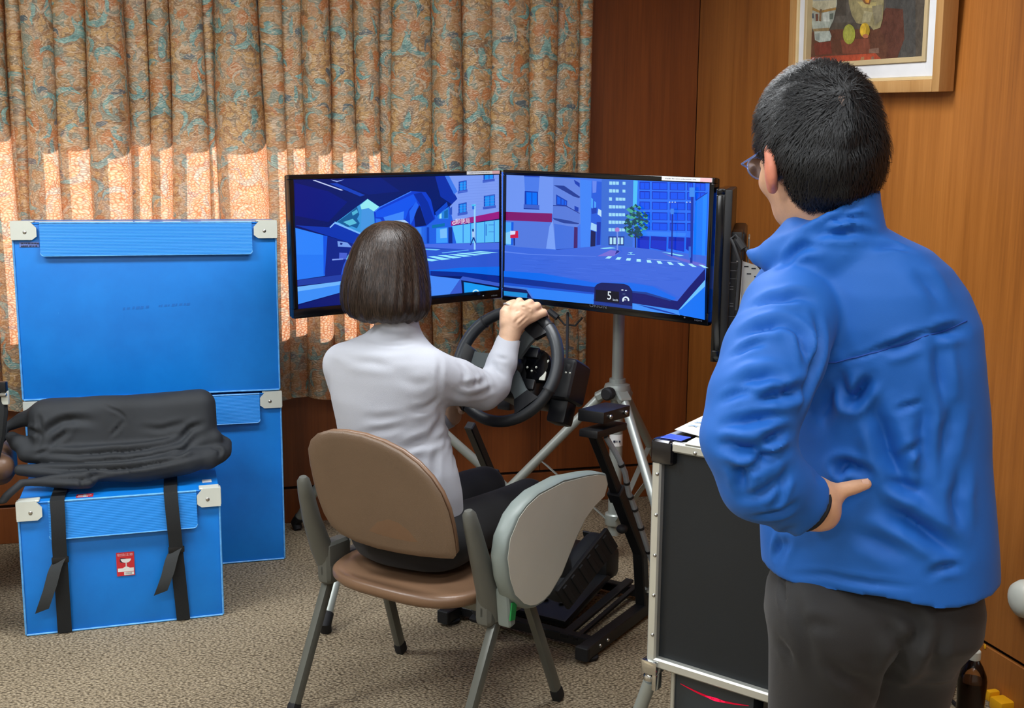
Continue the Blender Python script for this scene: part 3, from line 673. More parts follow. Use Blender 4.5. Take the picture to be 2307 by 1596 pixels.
class Screen:                                # flat picture on the screen: polygons traced from the photograph onto the panel's plane
    def __init__(s, R, c, conv):
        s.n = R @ np.array([0, -1.0, 0]); s.p = c + R @ np.array([0, 0.0108, 0]); s.R = R; s.conv = conv; s.k = 0; s.v = []; s.f = []; s.c = []
    def pt(s, x, y):
        px, py = s.conv(x, y); return pl(px, py, s.p + s.n * s.k * 0.00004, s.n)
    def poly(s, pts, col):
        b = len(s.v); s.v += [s.pt(x, y) for x, y in pts]; s.f.append(tuple(range(b, b + len(pts)))); s.c.append(rgb(*col)); s.k += 1
    def rect(s, x0, y0, x1, y1, col): s.poly([(x0, y0), (x1, y0), (x1, y1), (x0, y1)], col)
    def text(s, body, x, y, size_px, col, squash=1.0):
        o = s.pt(x, y); ex = s.R @ np.array([1.0, 0, 0]); ey = s.R @ np.array([0, 0, 1.0]); z = proj(o)[2]
        vs, fs = text_geo(body, size_px * z / F); b = len(s.v)
        s.v += [o + ex * q[0] * squash + ey * q[1] for q in vs]; s.f += [tuple(i + b for i in q) for q in fs]; s.c += [rgb(*col)] * len(fs); s.k += 1
    def ring(s, x, y, r0, r1, a0, a1, col, n=14, sy=1.0):
        P = [(x + r1 * math.cos(a0 + (a1 - a0) * i / n), y + sy * r1 * math.sin(a0 + (a1 - a0) * i / n)) for i in range(n + 1)] + [(x + r0 * math.cos(a1 - (a1 - a0) * i / n), y + sy * r0 * math.sin(a1 - (a1 - a0) * i / n)) for i in range(n + 1)]
        for i in range(n): s.poly([P[i], P[i + 1], P[2 * n - i], P[2 * n + 1 - i]], col); s.k -= 1
        s.k += 1
    def build(s, parent):
        me = bpy.data.meshes.new('screen_image'); me.from_pydata([tuple(np.array(q) - base_of(parent)) for q in s.v], [], s.f); me.update()
        ca = me.color_attributes.new('Col', 'FLOAT_COLOR', 'CORNER'); k = 0
        for p, c in zip(me.polygons, s.c):
            for li in p.loop_indices: ca.data[li].color = c
        return link('screen_image', me, M['screen'], parent, 0)

tL, AL, RL_, cL = monitor('wide black monitor whose screen shows a car cabin with rear-view mirror', (-0.3850, 3.9095, 1.2114), 0.632, 0.0222, -0.025, (0.017, 0.006, 0.016, 0.032), True, (0.27, 0.415))
S = Screen(RL_, cL, lambda x, y: (640 + x / 4.2, 360 + y / 4.2))
S.poly([(80, 170), (2050, 110), (2050, 1310), (95, 1450)], (4, 22, 100))
for P, c_ in [([(640, 640), (900, 560), (1500, 560), (1400, 820), (560, 830)], (40, 104, 228)), ([(560, 800), (1400, 795), (1400, 1060), (540, 1090)], (46, 88, 208)), ([(560, 800), (1400, 795), (1400, 830), (560, 850)], (74, 110, 228)), ([(700, 640), (860, 600), (860, 800), (690, 805)], (70, 150, 240)), ([(900, 620), (1010, 620), (1010, 800), (900, 802)], (96, 140, 240)), ([(1060, 640), (1300, 640), (1300, 798), (1060, 800)], (60, 130, 240)),
    ([(600, 900), (760, 895), (720, 940), (560, 945)], (120, 205, 255)), ([(820, 890), (980, 888), (960, 930), (790, 935)], (120, 205, 255)), ([(1040, 885), (1200, 884), (1200, 922), (1020, 926)], (120, 205, 255)),
    ([(540, 1080), (900, 1030), (1400, 1045), (1400, 1100), (900, 1080), (540, 1150)], (12, 90, 225)), ([(540, 1130), (900, 1085), (1400, 1095), (1400, 1330), (560, 1400)], (62, 130, 245)), ([(560, 1250), (900, 1190), (1150, 1230), (1000, 1370), (560, 1410)], (20, 60, 170)), ([(640, 1290), (880, 1240), (1000, 1270), (900, 1350), (620, 1390)], (6, 22, 90))]:
    S.poly(P, c_)
for P, c_ in [
    ([(105, 220), (420, 300), (600, 400), (420, 590), (105, 530)], (3, 22, 125)),
    ([(500, 170), (900, 160), (1100, 300), (800, 330), (560, 240)], (4, 26, 118)),
    ([(270, 195), (300, 195), (560, 288), (540, 292)], (200, 212, 255)), ([(440, 190), (500, 212), (572, 188), (505, 200)], (150, 170, 240)),
    ([(430, 225), (500, 222), (765, 335), (720, 348)], (20, 62, 185)),
    ([(1430, 160), (1520, 150), (1640, 370), (1600, 430), (1480, 350)], (10, 45, 165)),
    ([(495, 590), (790, 370), (905, 447), (850, 500), (860, 600), (700, 692)], (58, 150, 218)),
    ([(720, 430), (790, 372), (900, 447), (850, 490), (800, 458), (732, 470)], (150, 235, 242)),
    ([(735, 470), (800, 460), (850, 500), (850, 600), (720, 690)], (70, 150, 225)),
    ([(505, 588), (600, 520), (690, 445), (712, 520), (690, 560), (715, 600), (690, 650), (640, 630), (600, 640), (560, 615)], (22, 92, 150)),
    ([(560, 590), (650, 560), (690, 600), (620, 625)], (90, 190, 220)), ([(640, 500), (690, 470), (700, 500), (650, 530)], (80, 180, 215)),
    ([(105, 620), (420, 640), (480, 585), (725, 700), (650, 795), (400, 715)], (10, 52, 175)), ([(480, 585), (725, 692), (722, 708), (474, 603)], (120, 185, 255)), ([(430, 640), (470, 600), (480, 605), (440, 645)], (150, 200, 255)),
    ([(105, 645), (390, 720), (400, 1095), (115, 1140)], (46, 132, 252)), ([(115, 900), (385, 900), (385, 1100), (115, 1140)], (38, 122, 246)), ([(370, 715), (412, 724), (402, 1040), (375, 1102)], (18, 86, 228)),
    ([(410, 724), (655, 795), (560, 1000), (540, 1085), (385, 1105)], (15, 38, 135)), ([(505, 770), (600, 785), (640, 830), (510, 822)], (118, 158, 235)), ([(530, 785), (555, 788), (550, 805), (530, 805)], (20, 40, 130)), ([(522, 880), (598, 884), (588, 942), (520, 945)], (72, 96, 208)), ([(455, 940), (560, 935), (560, 945), (455, 955)], (120, 150, 235)),
    ([(115, 1142), (560, 1085), (560, 1150), (115, 1195)], (32, 62, 165)), ([(115, 1205), (560, 1148), (560, 1250), (120, 1372)], (60, 142, 248)), ([(115, 1205), (560, 1148), (560, 1180), (115, 1250)], (110, 180, 252)), ([(120, 1385), (560, 1255), (640, 1420), (120, 1436)], (6, 26, 112)),
    ([(1520, 150), (2040, 130), (2038, 520), (1590, 600), (1570, 440), (1640, 370)], (124, 156, 242)), ([(1520, 150), (1560, 150), (1640, 300), (1610, 330)], (60, 120, 235)),
    ([(1420, 530), (1565, 440), (1600, 590), (1640, 795), (1330, 800), (1330, 650)], (34, 96, 226)), ([(1450, 525), (1555, 450), (1555, 560), (1460, 560)], (40, 130, 225)), ([(1470, 520), (1490, 505), (1490, 555), (1470, 558)], (150, 220, 250)), ([(1515, 490), (1550, 470), (1550, 550), (1515, 555)], (20, 100, 170)),
    ([(1440, 650), (1545, 640), (1548, 785), (1440, 790)], (62, 156, 252)), ([(1475, 660), (1540, 650), (1542, 740), (1478, 745)], (120, 190, 250)), ([(1556, 640), (1590, 640), (1594, 792), (1556, 792)], (15, 40, 130)), ([(1350, 640), (1372, 640), (1374, 792), (1350, 792)], (15, 60, 180)), ([(1400, 620), (1520, 600), (1520, 630), (1400, 650)], (10, 110, 170)),
    ([(1580, 582), (2038, 490), (2038, 558), (1580, 626)], (152, 30, 130)),
    ([(1590, 628), (2038, 568), (2038, 780), (1630, 792)], (92, 192, 250)),
    ([(1565, 470), (1590, 440), (1590, 520), (1565, 520)], (40, 80, 190)),
    ([(1330, 800), (2038, 784), (2038, 1035), (1380, 1055), (1330, 900)], (46, 88, 208)), ([(1330, 800), (2038, 784), (2038, 850), (1740, 852), (1480, 836), (1330, 826)], (74, 110, 228)), ([(1330, 830), (1480, 838), (1720, 852), (1500, 858), (1330, 850)], (40, 78, 190)),
    ([(1355, 935), (1472, 950), (1400, 962), (1350, 956)], (150, 232, 255)), ([(1360, 916), (1420, 912), (1580, 940), (1490, 950)], (150, 232, 255)), ([(1450, 905), (1530, 903), (1680, 925), (1600, 935)], (150, 232, 255)), ([(1550, 895), (1640, 893), (1780, 912), (1700, 920)], (150, 232, 255)), ([(1630, 885), (1720, 883), (1880, 900), (1800, 907)], (150, 232, 255)), ([(1720, 876), (1800, 874), (1960, 888), (1880, 893)], (150, 232, 255)), ([(1790, 868), (1860, 866), (2030, 880), (1960, 884)], (150, 232, 255)), ([(1490, 880), (1740, 853), (1755, 857), (1500, 886)], (120, 205, 255)), ([(1335, 842), (1480, 850), (1440, 858), (1335, 852)], (120, 205, 255)),
    ([(1375, 1048), (1700, 1020), (2038, 1012), (2038, 1100), (1700, 1066), (1385, 1056)], (14, 108, 236)), ([(1385, 1052), (1700, 1066), (2038, 1104), (2038, 1165), (1700, 1104), (1385, 1098)], (10, 42, 145)),
    ([(1385, 1098), (1665, 1130), (1540, 1312), (1380, 1330)], (70, 138, 248)), ([(1665, 1130), (1690, 1104), (2038, 1168), (2038, 1300), (1540, 1312)], (56, 92, 205)), ([(1675, 1140), (2038, 1200), (2038, 1285), (1690, 1300)], (8, 20, 70)), ([(1700, 1158), (2030, 1214), (2030, 1268), (1708, 1292)], (26, 152, 242))]:
    S.poly(P, c_)
for x in (1690, 1762, 1812, 1895, 1985): S.rect(x, 600 - (x - 1690) * 0.06, x + 8, 786, (40, 112, 222))
for (a, b, c_, d) in ((1660, 205, 1728, 310), (1898, 338, 1996, 460), (1895, 135, 1985, 208), (1658, 415, 1728, 520)):
    S.poly([(a - 8, b + 4), (c_, b - 12), (c_, d - 8), (a - 8, d + 6)], (26, 72, 185)); S.poly([(a + 4, b + 12), (c_ - 8, b), (c_ - 8, d - 22), (a + 4, d - 10)], (30, 146, 248)); S.rect((a + c_) / 2 - 3, b, (a + c_) / 2 + 3, d - 14, (26, 72, 185)); S.poly([(a - 16, d - 14), (c_ + 8, d - 30), (c_ + 8, d - 4), (a - 16, d + 12)], (60, 92, 200))
for y in range(175, 480, 26): S.poly([(1650, y + 24), (2030, y), (2030, y + 2), (1650, y + 26)], (108, 138, 226))
S.text('郵便局', 1690, 585, 13, (235, 225, 245), 1.05); S.ring(1608, 600, 8, 17, 0.2, 5.6, (240, 220, 240))
S.rect(1908, 610, 1916, 720, (40, 100, 200)); S.rect(1935, 615, 1985, 620, (40, 100, 200)); S.rect(1935, 680, 1990, 685, (40, 100, 200))
S.poly([(850, 490), (905, 445), (1200, 298), (1340, 306), (1390, 380), (1432, 560), (1340, 632), (1240, 642), (1140, 612), (1000, 582), (858, 604)], (14, 60, 205))
for P, c_ in [([(866, 492), (1225, 325), (1258, 395), (1180, 470), (1150, 560), (950, 545), (870, 545)], (20, 84, 235)), ([(1225, 325), (1300, 310), (1360, 400), (1420, 560), (1345, 625), (1290, 430)], (8, 42, 160)), ([(1230, 520), (1285, 430), (1345, 622), (1240, 636)], (7, 18, 85)), ([(940, 545), (1135, 488), (1130, 575), (960, 590)], (62, 134, 248)), ([(1185, 490), (1250, 395), (1272, 430), (1225, 560), (1195, 620)], (34, 100, 240)), ([(866, 555), (910, 560), (930, 590), (866, 600)], (40, 110, 240)), ([(1040, 575), (1140, 570), (1180, 600), (1060, 590)], (170, 205, 245)), ([(850, 490), (905, 445), (1200, 298), (1205, 306), (912, 452), (862, 495)], (60, 120, 245))]:
    S.poly(P, c_)
S.poly([(1430, 500), (1540, 400), (1550, 440), (1440, 540)], (16, 72, 205))
S.rect(1796, 420, 1812, 852, (150, 210, 250)); S.poly([(1772, 424), (1815, 424), (1812, 440), (1780, 440)], (70, 190, 240)); S.rect(1780, 440, 1800, 470, (40, 110, 220))
S.poly([(1780, 655), (1795, 655), (1802, 740), (1822, 812), (1792, 752), (1768, 812), (1760, 805), (1784, 745)], (20, 48, 130)); S.poly([(1778, 680), (1800, 680), (1800, 735), (1780, 735)], (170, 200, 245))
S.ring(1815, 1262, 22, 34, 2.2, 7.2, (190, 240, 255))
S.build(tL)

tR, AR, RR_, cR = monitor('wide black monitor whose screen shows a city crossing and speed 5', (0.2976, 3.813, 1.2131), -0.659, 0.030, 0.0255, (0.008, 0.016, 0.018, 0.042), True, (0.235, 0.418))
S = Screen(RR_, cR, lambda x, y: (1120 + x / 3.99, 360 + y / 3.99))
S.poly([(40, 110), (1910, 200), (1880, 1440), (40, 1240)], (66, 118, 236))
for P, c_ in [
    ([(60, 125), (512, 158), (505, 490), (60, 475)], (112, 150, 242)), ([(505, 158), (748, 178), (748, 575), (525, 805), (500, 540)], (96, 132, 226)),
    ([(242, 142), (382, 150), (372, 288), (250, 284)], (76, 124, 234)), ([(248, 282), (368, 288), (368, 425), (246, 420)], (18, 58, 178)), ([(262, 292), (358, 298), (358, 405), (264, 402)], (4, 112, 248)), ([(310, 292), (316, 292), (316, 405), (310, 405)], (14, 52, 170)), ([(238, 402), (380, 408), (378, 445), (238, 438)], (62, 96, 200)), ([(238, 436), (380, 442), (380, 450), (238, 444)], (24, 50, 150)), ([(242, 142), (382, 150), (382, 158), (242, 152)], (40, 76, 190)),
    ([(508, 230), (602, 234), (748, 335), (735, 345), (690, 332)], (28, 58, 150)), ([(530, 312), (630, 370), (628, 414), (530, 408)], (14, 60, 180)), ([(540, 330), (570, 345), (570, 402), (540, 400)], (10, 96, 235)), ([(578, 350), (600, 362), (600, 406), (578, 404)], (10, 96, 235)), ([(607, 366), (622, 376), (622, 408), (607, 408)], (10, 96, 235)),
    ([(690, 180), (742, 210), (742, 250), (700, 215)], (14, 60, 180)), ([(695, 415), (732, 430), (730, 470), (696, 455)], (14, 60, 180)),
    ([(503, 410), (622, 415), (742, 482), (740, 572), (640, 546), (500, 522)], (86, 122, 218)), ([(503, 408), (622, 413), (742, 480), (742, 487), (622, 421), (503, 416)], (24, 46, 140)), ([(500, 522), (640, 546), (738, 572), (728, 580), (600, 572), (512, 540)], (36, 64, 155)),
    ([(60, 468), (494, 484), (492, 562), (60, 545)], (126, 20, 102)), ([(60, 545), (500, 562), (525, 808), (190, 785), (60, 765)], (84, 122, 222)), ([(470, 600), (500, 545), (525, 808), (440, 800)], (120, 160, 246)), ([(60, 560), (145, 565), (140, 770), (60, 762)], (70, 165, 250)), ([(70, 660), (130, 640), (130, 760), (70, 755)], (130, 205, 250)), ([(128, 560), (148, 562), (142, 770), (124, 768)], (20, 90, 225)),
    ([(118, 640), (188, 640), (190, 704), (118, 706)], (205, 24, 60)), ([(118, 640), (165, 642), (162, 672), (118, 676)], (215, 225, 250)), ([(146, 706), (160, 706), (160, 772), (148, 772)], (20, 40, 130)),
    ([(512, 575), (690, 605), (690, 792), (525, 808)], (66, 112, 222)), ([(692, 605), (724, 608), (722, 796), (688, 796)], (66, 30, 110)), ([(525, 808), (690, 795), (640, 815), (580, 822)], (10, 40, 150)),
    ([(745, 178), (852, 188), (842, 788), (750, 792)], (62, 132, 248)), ([(850, 190), (942, 200), (936, 765), (838, 788)], (32, 92, 222)), ([(855, 190), (895, 192), (890, 295), (858, 300)], (100, 135, 240)), ([(845, 340), (862, 355), (860, 440), (844, 430)], (70, 160, 250)), ([(872, 370), (890, 385), (888, 440), (872, 430)], (70, 160, 250)), ([(846, 440), (895, 430), (895, 480), (850, 490)], (14, 60, 180)), ([(910, 440), (957, 470), (945, 522), (903, 490)], (182, 222, 250)), ([(845, 565), (908, 590), (903, 650), (840, 628)], (160, 208, 250)), ([(843, 635), (886, 650), (882, 782), (838, 786)], (14, 22, 85)), ([(895, 560), (932, 560), (925, 765), (893, 768)], (14, 50, 170)),
    ([(940, 172), (1232, 188), (1216, 785), (934, 772)], (54, 108, 214)), ([(1225, 186), (1266, 190), (1256, 420), (1220, 420)], (76, 192, 250)),
    ([(1264, 188), (1900, 214), (1884, 862), (1240, 792)], (36, 112, 248)), ([(1250, 640), (1700, 660), (1690, 690), (1245, 680)], (50, 130, 250))]:
    S.poly(P, c_)
for i, y in enumerate((195, 265, 338, 408, 478, 546, 614)):
    for j in range(5):
        if (i * 5 + j) in (3, 8, 11): continue
        S.poly([(1008 - i * 1.0 + j * 30, y + j), (1034 - i + j * 30, y + 1 + j), (1034 - i + j * 30, y + 31), (1008 - i + j * 30, y + 30)], (156, 218, 250))
S.poly([(1000, 690), (1142, 690), (1140, 772), (1002, 770)], (20, 50, 140))
for j in range(4): S.rect(1012 + j * 33, 700, 1034 + j * 33, 760, (175, 225, 245))
cols = [(1280, 1372), (1392, 1530), (1552, 1690), (1708, 1760), (1782, 1872)]
for r_, y in enumerate((198, 282, 376, 470, 562)):
    for a, b in cols:
        S.poly([(a, y + (a - 1280) * 0.02), (b, y + (b - 1280) * 0.02), (b, y + 70 + (b - 1280) * 0.02), (a, y + 70 + (a - 1280) * 0.02)], (0, 44, 190)); S.poly([(a + 7, y + 8 + (a - 1280) * 0.02), (b - 5, y + 8 + (b - 1280) * 0.02), (b - 5, y + 66 + (b - 1280) * 0.02), (a + 7, y + 66 + (a - 1280) * 0.02)], (0, 84, 244)); S.rect((a + b) / 2 - 2, y + 10 + (a - 1280) * 0.02, (a + b) / 2 + 3, y + 66 + (a - 1280) * 0.02, (0, 50, 200))
for a, b in ((1262, 1370), (1382, 1524), (1542, 1684), (1700, 1740)): S.poly([(a, 684 + (a - 1262) * 0.03), (b, 688 + (b - 1262) * 0.03), (b - 4, 815 + (b - 1262) * 0.03), (a - 4, 790 + (a - 1262) * 0.03)], (2, 34, 178))
for a, b in ((1266, 1366), (1388, 1520), (1546, 1680)): S.poly([(a, 720 + (a - 1262) * 0.03), (b, 722 + (b - 1262) * 0.03), (b - 4, 808 + (b - 1262) * 0.03), (a - 4, 785 + (a - 1262) * 0.03)], (4, 46, 205))
for P, c_ in [
    ([(1785, 372), (1892, 300), (1868, 890), (1758, 884)], (18, 122, 252)), ([(1785, 372), (1892, 300), (1892, 292), (1785, 362)], (14, 50, 170)), ([(1850, 330), (1890, 302), (1866, 885), (1840, 885)], (30, 136, 255)),
    ([(60, 768), (190, 785), (525, 812), (940, 772), (1240, 790), (1884, 866), (1868, 1000), (1620, 1290), (1200, 1200), (880, 1130), (60, 1010)], (60, 104, 222)),
    ([(900, 868), (1020, 812), (1110, 826), (1050, 866)], (116, 108, 216)), ([(1480, 840), (1870, 940), (1870, 975), (1640, 905)], (104, 104, 212)), ([(925, 795), (1020, 788), (1070, 795), (960, 802)], (150, 235, 250)), ([(1480, 832), (1560, 838), (1680, 862), (1640, 866)], (140, 225, 250)), ([(60, 822), (300, 848), (700, 862), (890, 868), (890, 872), (300, 856), (60, 834)], (90, 130, 236)), ([(1350, 890), (1640, 912), (1640, 918), (1350, 898)], (120, 150, 240))]:
    S.poly(P, c_)
for y in range(880, 1090, 12):
    for k_ in range(5):
        x0 = 90 + random.random() * 1500; S.poly([(x0, y), (x0 + 120, y + 6), (x0 + 120, y + 9), (x0, y + 3)], (72, 114, 228) if k_ % 2 else (54, 96, 212))
for k_ in range(10):
    x = 1000 + 83 * k_ + k_ * k_ * 0.8; y = 868 + 8.4 * k_; sl = -26 + 9.5 * k_
    S.poly([(x - 2 , y), (x + 34, y + 2), (x + 34 + sl * 0.9, y + 22 + k_), (x - 6 + sl * 0.9, y + 20 + k_)], (172, 236, 255))
S.poly([(1180, 832), (1215, 830), (1218, 836), (1182, 838)], (140, 215, 245)); S.poly([(1196, 838), (1206, 838), (1210, 852), (1200, 852)], (140, 215, 245)); S.poly([(1170, 848), (1240, 852), (1236, 857), (1172, 853)], (140, 215, 245))
# street tree: many small leaf lobes
rg = np.random.default_rng(5)
for i in range(150):
    a = rg.uniform(0, 6.28); r = math.sqrt(rg.uniform(0, 1)); x = 1248 + 100 * r * math.cos(a) * (0.62 + 0.38 * math.sin(min(1.57, max(0, 0.4 + r)))); y = 555 + 150 * r * math.sin(a); q = 10 + 16 * rg.random()
    S.poly([(x - q, y), (x, y - q * 0.7), (x + q, y + 2), (x + 2, y + q * 0.8)], (16, 70, 90) if i % 3 else (70, 170, 150))
S.rect(1238, 660, 1251, 792, (18, 40, 110)); S.ring(1080, 630, 0.5, 21, 0, 6.28, (168, 120, 205)); S.rect(1075, 645, 1087, 815, (115, 145, 232)); S.poly([(1075, 815), (1087, 815), (1100, 828), (1060, 852)], (16, 40, 140))
S.poly([(1570, 490), (1581, 490), (1576, 868), (1562, 868)], (10, 40, 150)); S.rect(1558, 440, 1588, 490, (60, 130, 235)); S.poly([(1742, 330), (1766, 330), (1756, 928), (1734, 928)], (10, 48, 165)); S.rect(1728, 250, 1775, 335, (60, 140, 240)); S.rect(1722, 780, 1742, 880, (40, 110, 225))
for x in (1550, 1575, 1600, 1705, 1735): S.poly([(x - 8, 386), (x, 374), (x + 8, 386)], (190, 225, 255))
for P, c_ in [
    ([(60, 1000), (400, 1022), (880, 1108), (1200, 1108), (1400, 1140), (1610, 1245), (1560, 1275), (1350, 1205), (1220, 1185), (880, 1155), (60, 1060)], (10, 106, 238)),
    ([(60, 1052), (880, 1146), (880, 1200), (60, 1104)], (11, 48, 150)), ([(60, 1104), (870, 1196), (868, 1215), (60, 1130)], (26, 80, 205)),
    ([(1212, 1180), (1340, 1192), (1560, 1262), (1620, 1272), (1720, 1150), (1870, 980), (1870, 1090), (1632, 1352), (1215, 1292)], (9, 18, 112)), ([(1215, 1180), (1340, 1192), (1560, 1258), (1560, 1272), (1330, 1210), (1215, 1195)], (20, 60, 150)),
    ([(60, 1128), (868, 1212), (868, 1300), (330, 1250), (60, 1225)], (44, 130, 248)), ([(60, 1128), (270, 1158), (332, 1250), (60, 1225)], (70, 120, 220)), ([(60, 1144), (262, 1170), (312, 1246), (60, 1222)], (14, 24, 90)), ([(60, 1180), (272, 1202), (268, 1242), (60, 1218)], (26, 142, 218)),
    ([(1212, 1290), (1632, 1354), (1645, 1400), (1212, 1345)], (62, 144, 250)), ([(1250, 1300), (1380, 1340), (1560, 1385), (1640, 1400), (1560, 1372), (1400, 1330)], (12, 60, 170)),
    ([(1870, 1080), (1866, 1440), (1640, 1395), (1630, 1350)], (16, 116, 246)), ([(1870, 1080), (1868, 1140), (1650, 1345), (1634, 1350)], (110, 195, 252)),
    ([(876, 1145), (900, 1118), (940, 1106), (1140, 1116), (1185, 1135), (1215, 1180), (1216, 1345), (868, 1302)], (8, 22, 92)), ([(886, 1168), (1096, 1188), (1096, 1288), (882, 1272)], (3, 6, 30)), ([(868, 1272), (1216, 1318), (1216, 1345), (868, 1302)], (22, 56, 150))]:
    S.poly(P, c_)
S.text('5', 1008, 1226, 27, (235, 245, 255), 0.95); S.text('km/h', 1063, 1262, 7, (225, 238, 255), 1.0)
S.ring(1156, 1262, 18, 32, 2.6, 6.6, (220, 238, 255)); S.rect(1130, 1258, 1160, 1264, (235, 245, 255)); S.ring(1126, 1172, 0.5, 11, 0, 6.28, (220, 235, 255), 10, 0.5); S.ring(1158, 1176, 0.5, 10, 0, 6.28, (200, 220, 255), 10, 0.5); S.rect(1128, 1203, 1152, 1213, (60, 84, 130))
S.build(tR)

# third monitor, seen edge-on from behind its side
y3 = math.atan(0.213)
c3 = np.array([0.537, 3.03, 0]) + 0.5 * MW * np.array([math.sin(y3), math.cos(y3), 0])
t3, A3, R3, c3m = monitor('black monitor turned edge-on beside the blue jacket, rear sockets showing', (c3[0] + 0.012, c3[1], 1.175), -PI / 2 - y3, 0.0, 0.0, (0.014, 0.014, 0.016, 0.032), False)

class LocalScreen(Screen):                   # same, laid out in the panel's own centimetres
    def pt(s, x, y): return s.p + s.n * s.k * 0.00004 + s.R @ np.array([x, 0, y])
S = LocalScreen(R3, c3m, None)
for P, c_ in [([(-0.411, -0.205), (0.411, -0.205), (0.411, 0.22), (-0.411, 0.22)], (60, 118, 238)), ([(-0.411, -0.02), (0.411, -0.02), (0.411, 0.22), (-0.411, 0.22)], (86, 140, 242)), ([(-0.411, -0.03), (-0.1, -0.02), (-0.1, 0.22), (-0.411, 0.22)], (20, 92, 238)), ([(0.12, -0.02), (0.3, -0.03), (0.3, 0.18), (0.12, 0.14)], (110, 150, 242)), ([(-0.411, -0.1), (0.411, -0.1), (0.411, -0.03), (-0.411, -0.03)], (74, 110, 228)), ([(-0.411, -0.205), (0.411, -0.205), (0.411, -0.12), (0.0, -0.08), (-0.411, -0.13)], (12, 90, 225)), ([(0.24, -0.205), (0.411, -0.205), (0.411, 0.22), (0.35, 0.22)], (6, 22, 100))]:
    S.poly(P, c_)
for k_ in range(4):
    for j_ in range(4): S.rect(-0.38 + 0.065 * k_, 0.02 + 0.05 * j_, -0.335 + 0.065 * k_, 0.05 + 0.05 * j_, (0, 60, 215))
S.build(t3)
# rear socket plate of the third monitor (local x runs away from the camera, +y is its back)
io = None
def mloc(A, x, y, z): return np.array(A @ Vector((x, y, z)))
m = MB(A3); xn = MW / 2            # local +x end is the near one? settled by projection
near = 1 if proj(mloc(A3, MW / 2, 0, 0))[2] < proj(mloc(A3, -MW / 2, 0, 0))[2] else -1
m.box((near * (MW / 2 - 0.125), 0.058, -0.03), (0.16, 0.030, 0.30), 0.004, 2); bump = m.build('rear_cover', 'black_plastic', t3)
def io_at(px, py, d=0.001):        # a point on the plane of the rear cover's outward end
    n = mloc(A3, near, 0, 0) - mloc(A3, 0, 0, 0); p0 = mloc(A3, near * (MW / 2 - 0.045), 0.05, 0); return pl(px, py, p0 + n * d, n), n
P0, nn = io_at(1633, 590); zup = np.array([0, 0, 1.0]); xr_ = np.cross(zup, -nn); xr_ /= np.linalg.norm(xr_)
if proj(P0 + xr_ * 0.01)[0] < proj(P0)[0]: xr_ = -xr_
m = MB(); a, _ = io_at(1621, 588); b, _ = io_at(1664, 590); c_, _ = io_at(1664, 850); d_, _ = io_at(1621, 850); m.prism([a, b, c_, d_], -nn, 0.02); m.build('socket_plate', 'black_plastic', bump)
for (px, py, r_) in ((1638, 600, 0.0055), (1636, 622, 0.005), (1642, 638, 0.004), (1636, 655, 0.0055), (1636, 668, 0.0055), (1636, 679, 0.0045)):
    m = MB(); p, n = io_at(px, py, 0.002); m.lathe([(r_ * 0.55, 0.001), (r_, 0.001), (r_, 0.006), (r_ * 0.55, 0.006)], p, n, 12); m.build('socket', 'steel', bump)
for py, w_, h_ in ((592, 0.030, 0.0012), (610, 0.030, 0.0012), (628, 0.030, 0.0012), (713, 0.030, 0.0012), (646, 0.010, 0.002), (652, 0.010, 0.002), (684, 0.010, 0.002), (690, 0.010, 0.002)):
    m = MB(); p, n = io_at(1648, py, 0.0015); m.box(p, (w_, 0.001, h_), R=np.stack([xr_, n, zup], 1)); m.build('socket_marking', 'grey_ink', bump, 0)
m = MB(); 
for q in range(2):
    a, _ = io_at(1659 + q * 8, 588); b, _ = io_at(1665 + q * 8, 588); m.prism([a, b, b - zup * 0.25, a - zup * 0.25], -nn, 0.03)
m.build('bracket_rail', 'aluminium', t3)
a, _ = io_at(1672, 588, -0.02); m = MB(); m.prism([a, a + xr_ * 0.10 - zup * 0.03, a + xr_ * 0.10 - zup * 0.16, a - zup * 0.14], nn, 0.006); pt_ = m.build('slotted_plate', 'aluminium', t3)
for (dx, dz) in ((0.012, -0.015), (0.032, -0.02), (0.02, -0.035), (0.04, -0.042)):
    m = MB(); m.box(a + xr_ * dx + zup * dz + nn * 0.007, (0.012, 0.002, 0.003), R=np.stack([xr_, nn, zup], 1)); m.build('slot', 'black_plastic', pt_)
m = MB(); cz = [pz(1660, 700, 2.93), pz(1665, 640, 2.93), pz(1668, 590, 2.92), pz(1654, 550, 2.93), pz(1648, 538, 2.94), pz(1658, 531, 2.93), pz(1672, 548, 2.92), pz(1690, 575, 2.9), pz(1720, 610, 2.9)]
m.tube(cz, 0.0055, 10); m.tube([pz(1662, 540, 2.925), pz(1676, 562, 2.915)], 0.011, 10); m.build('signal_cable', 'rubber', t3)

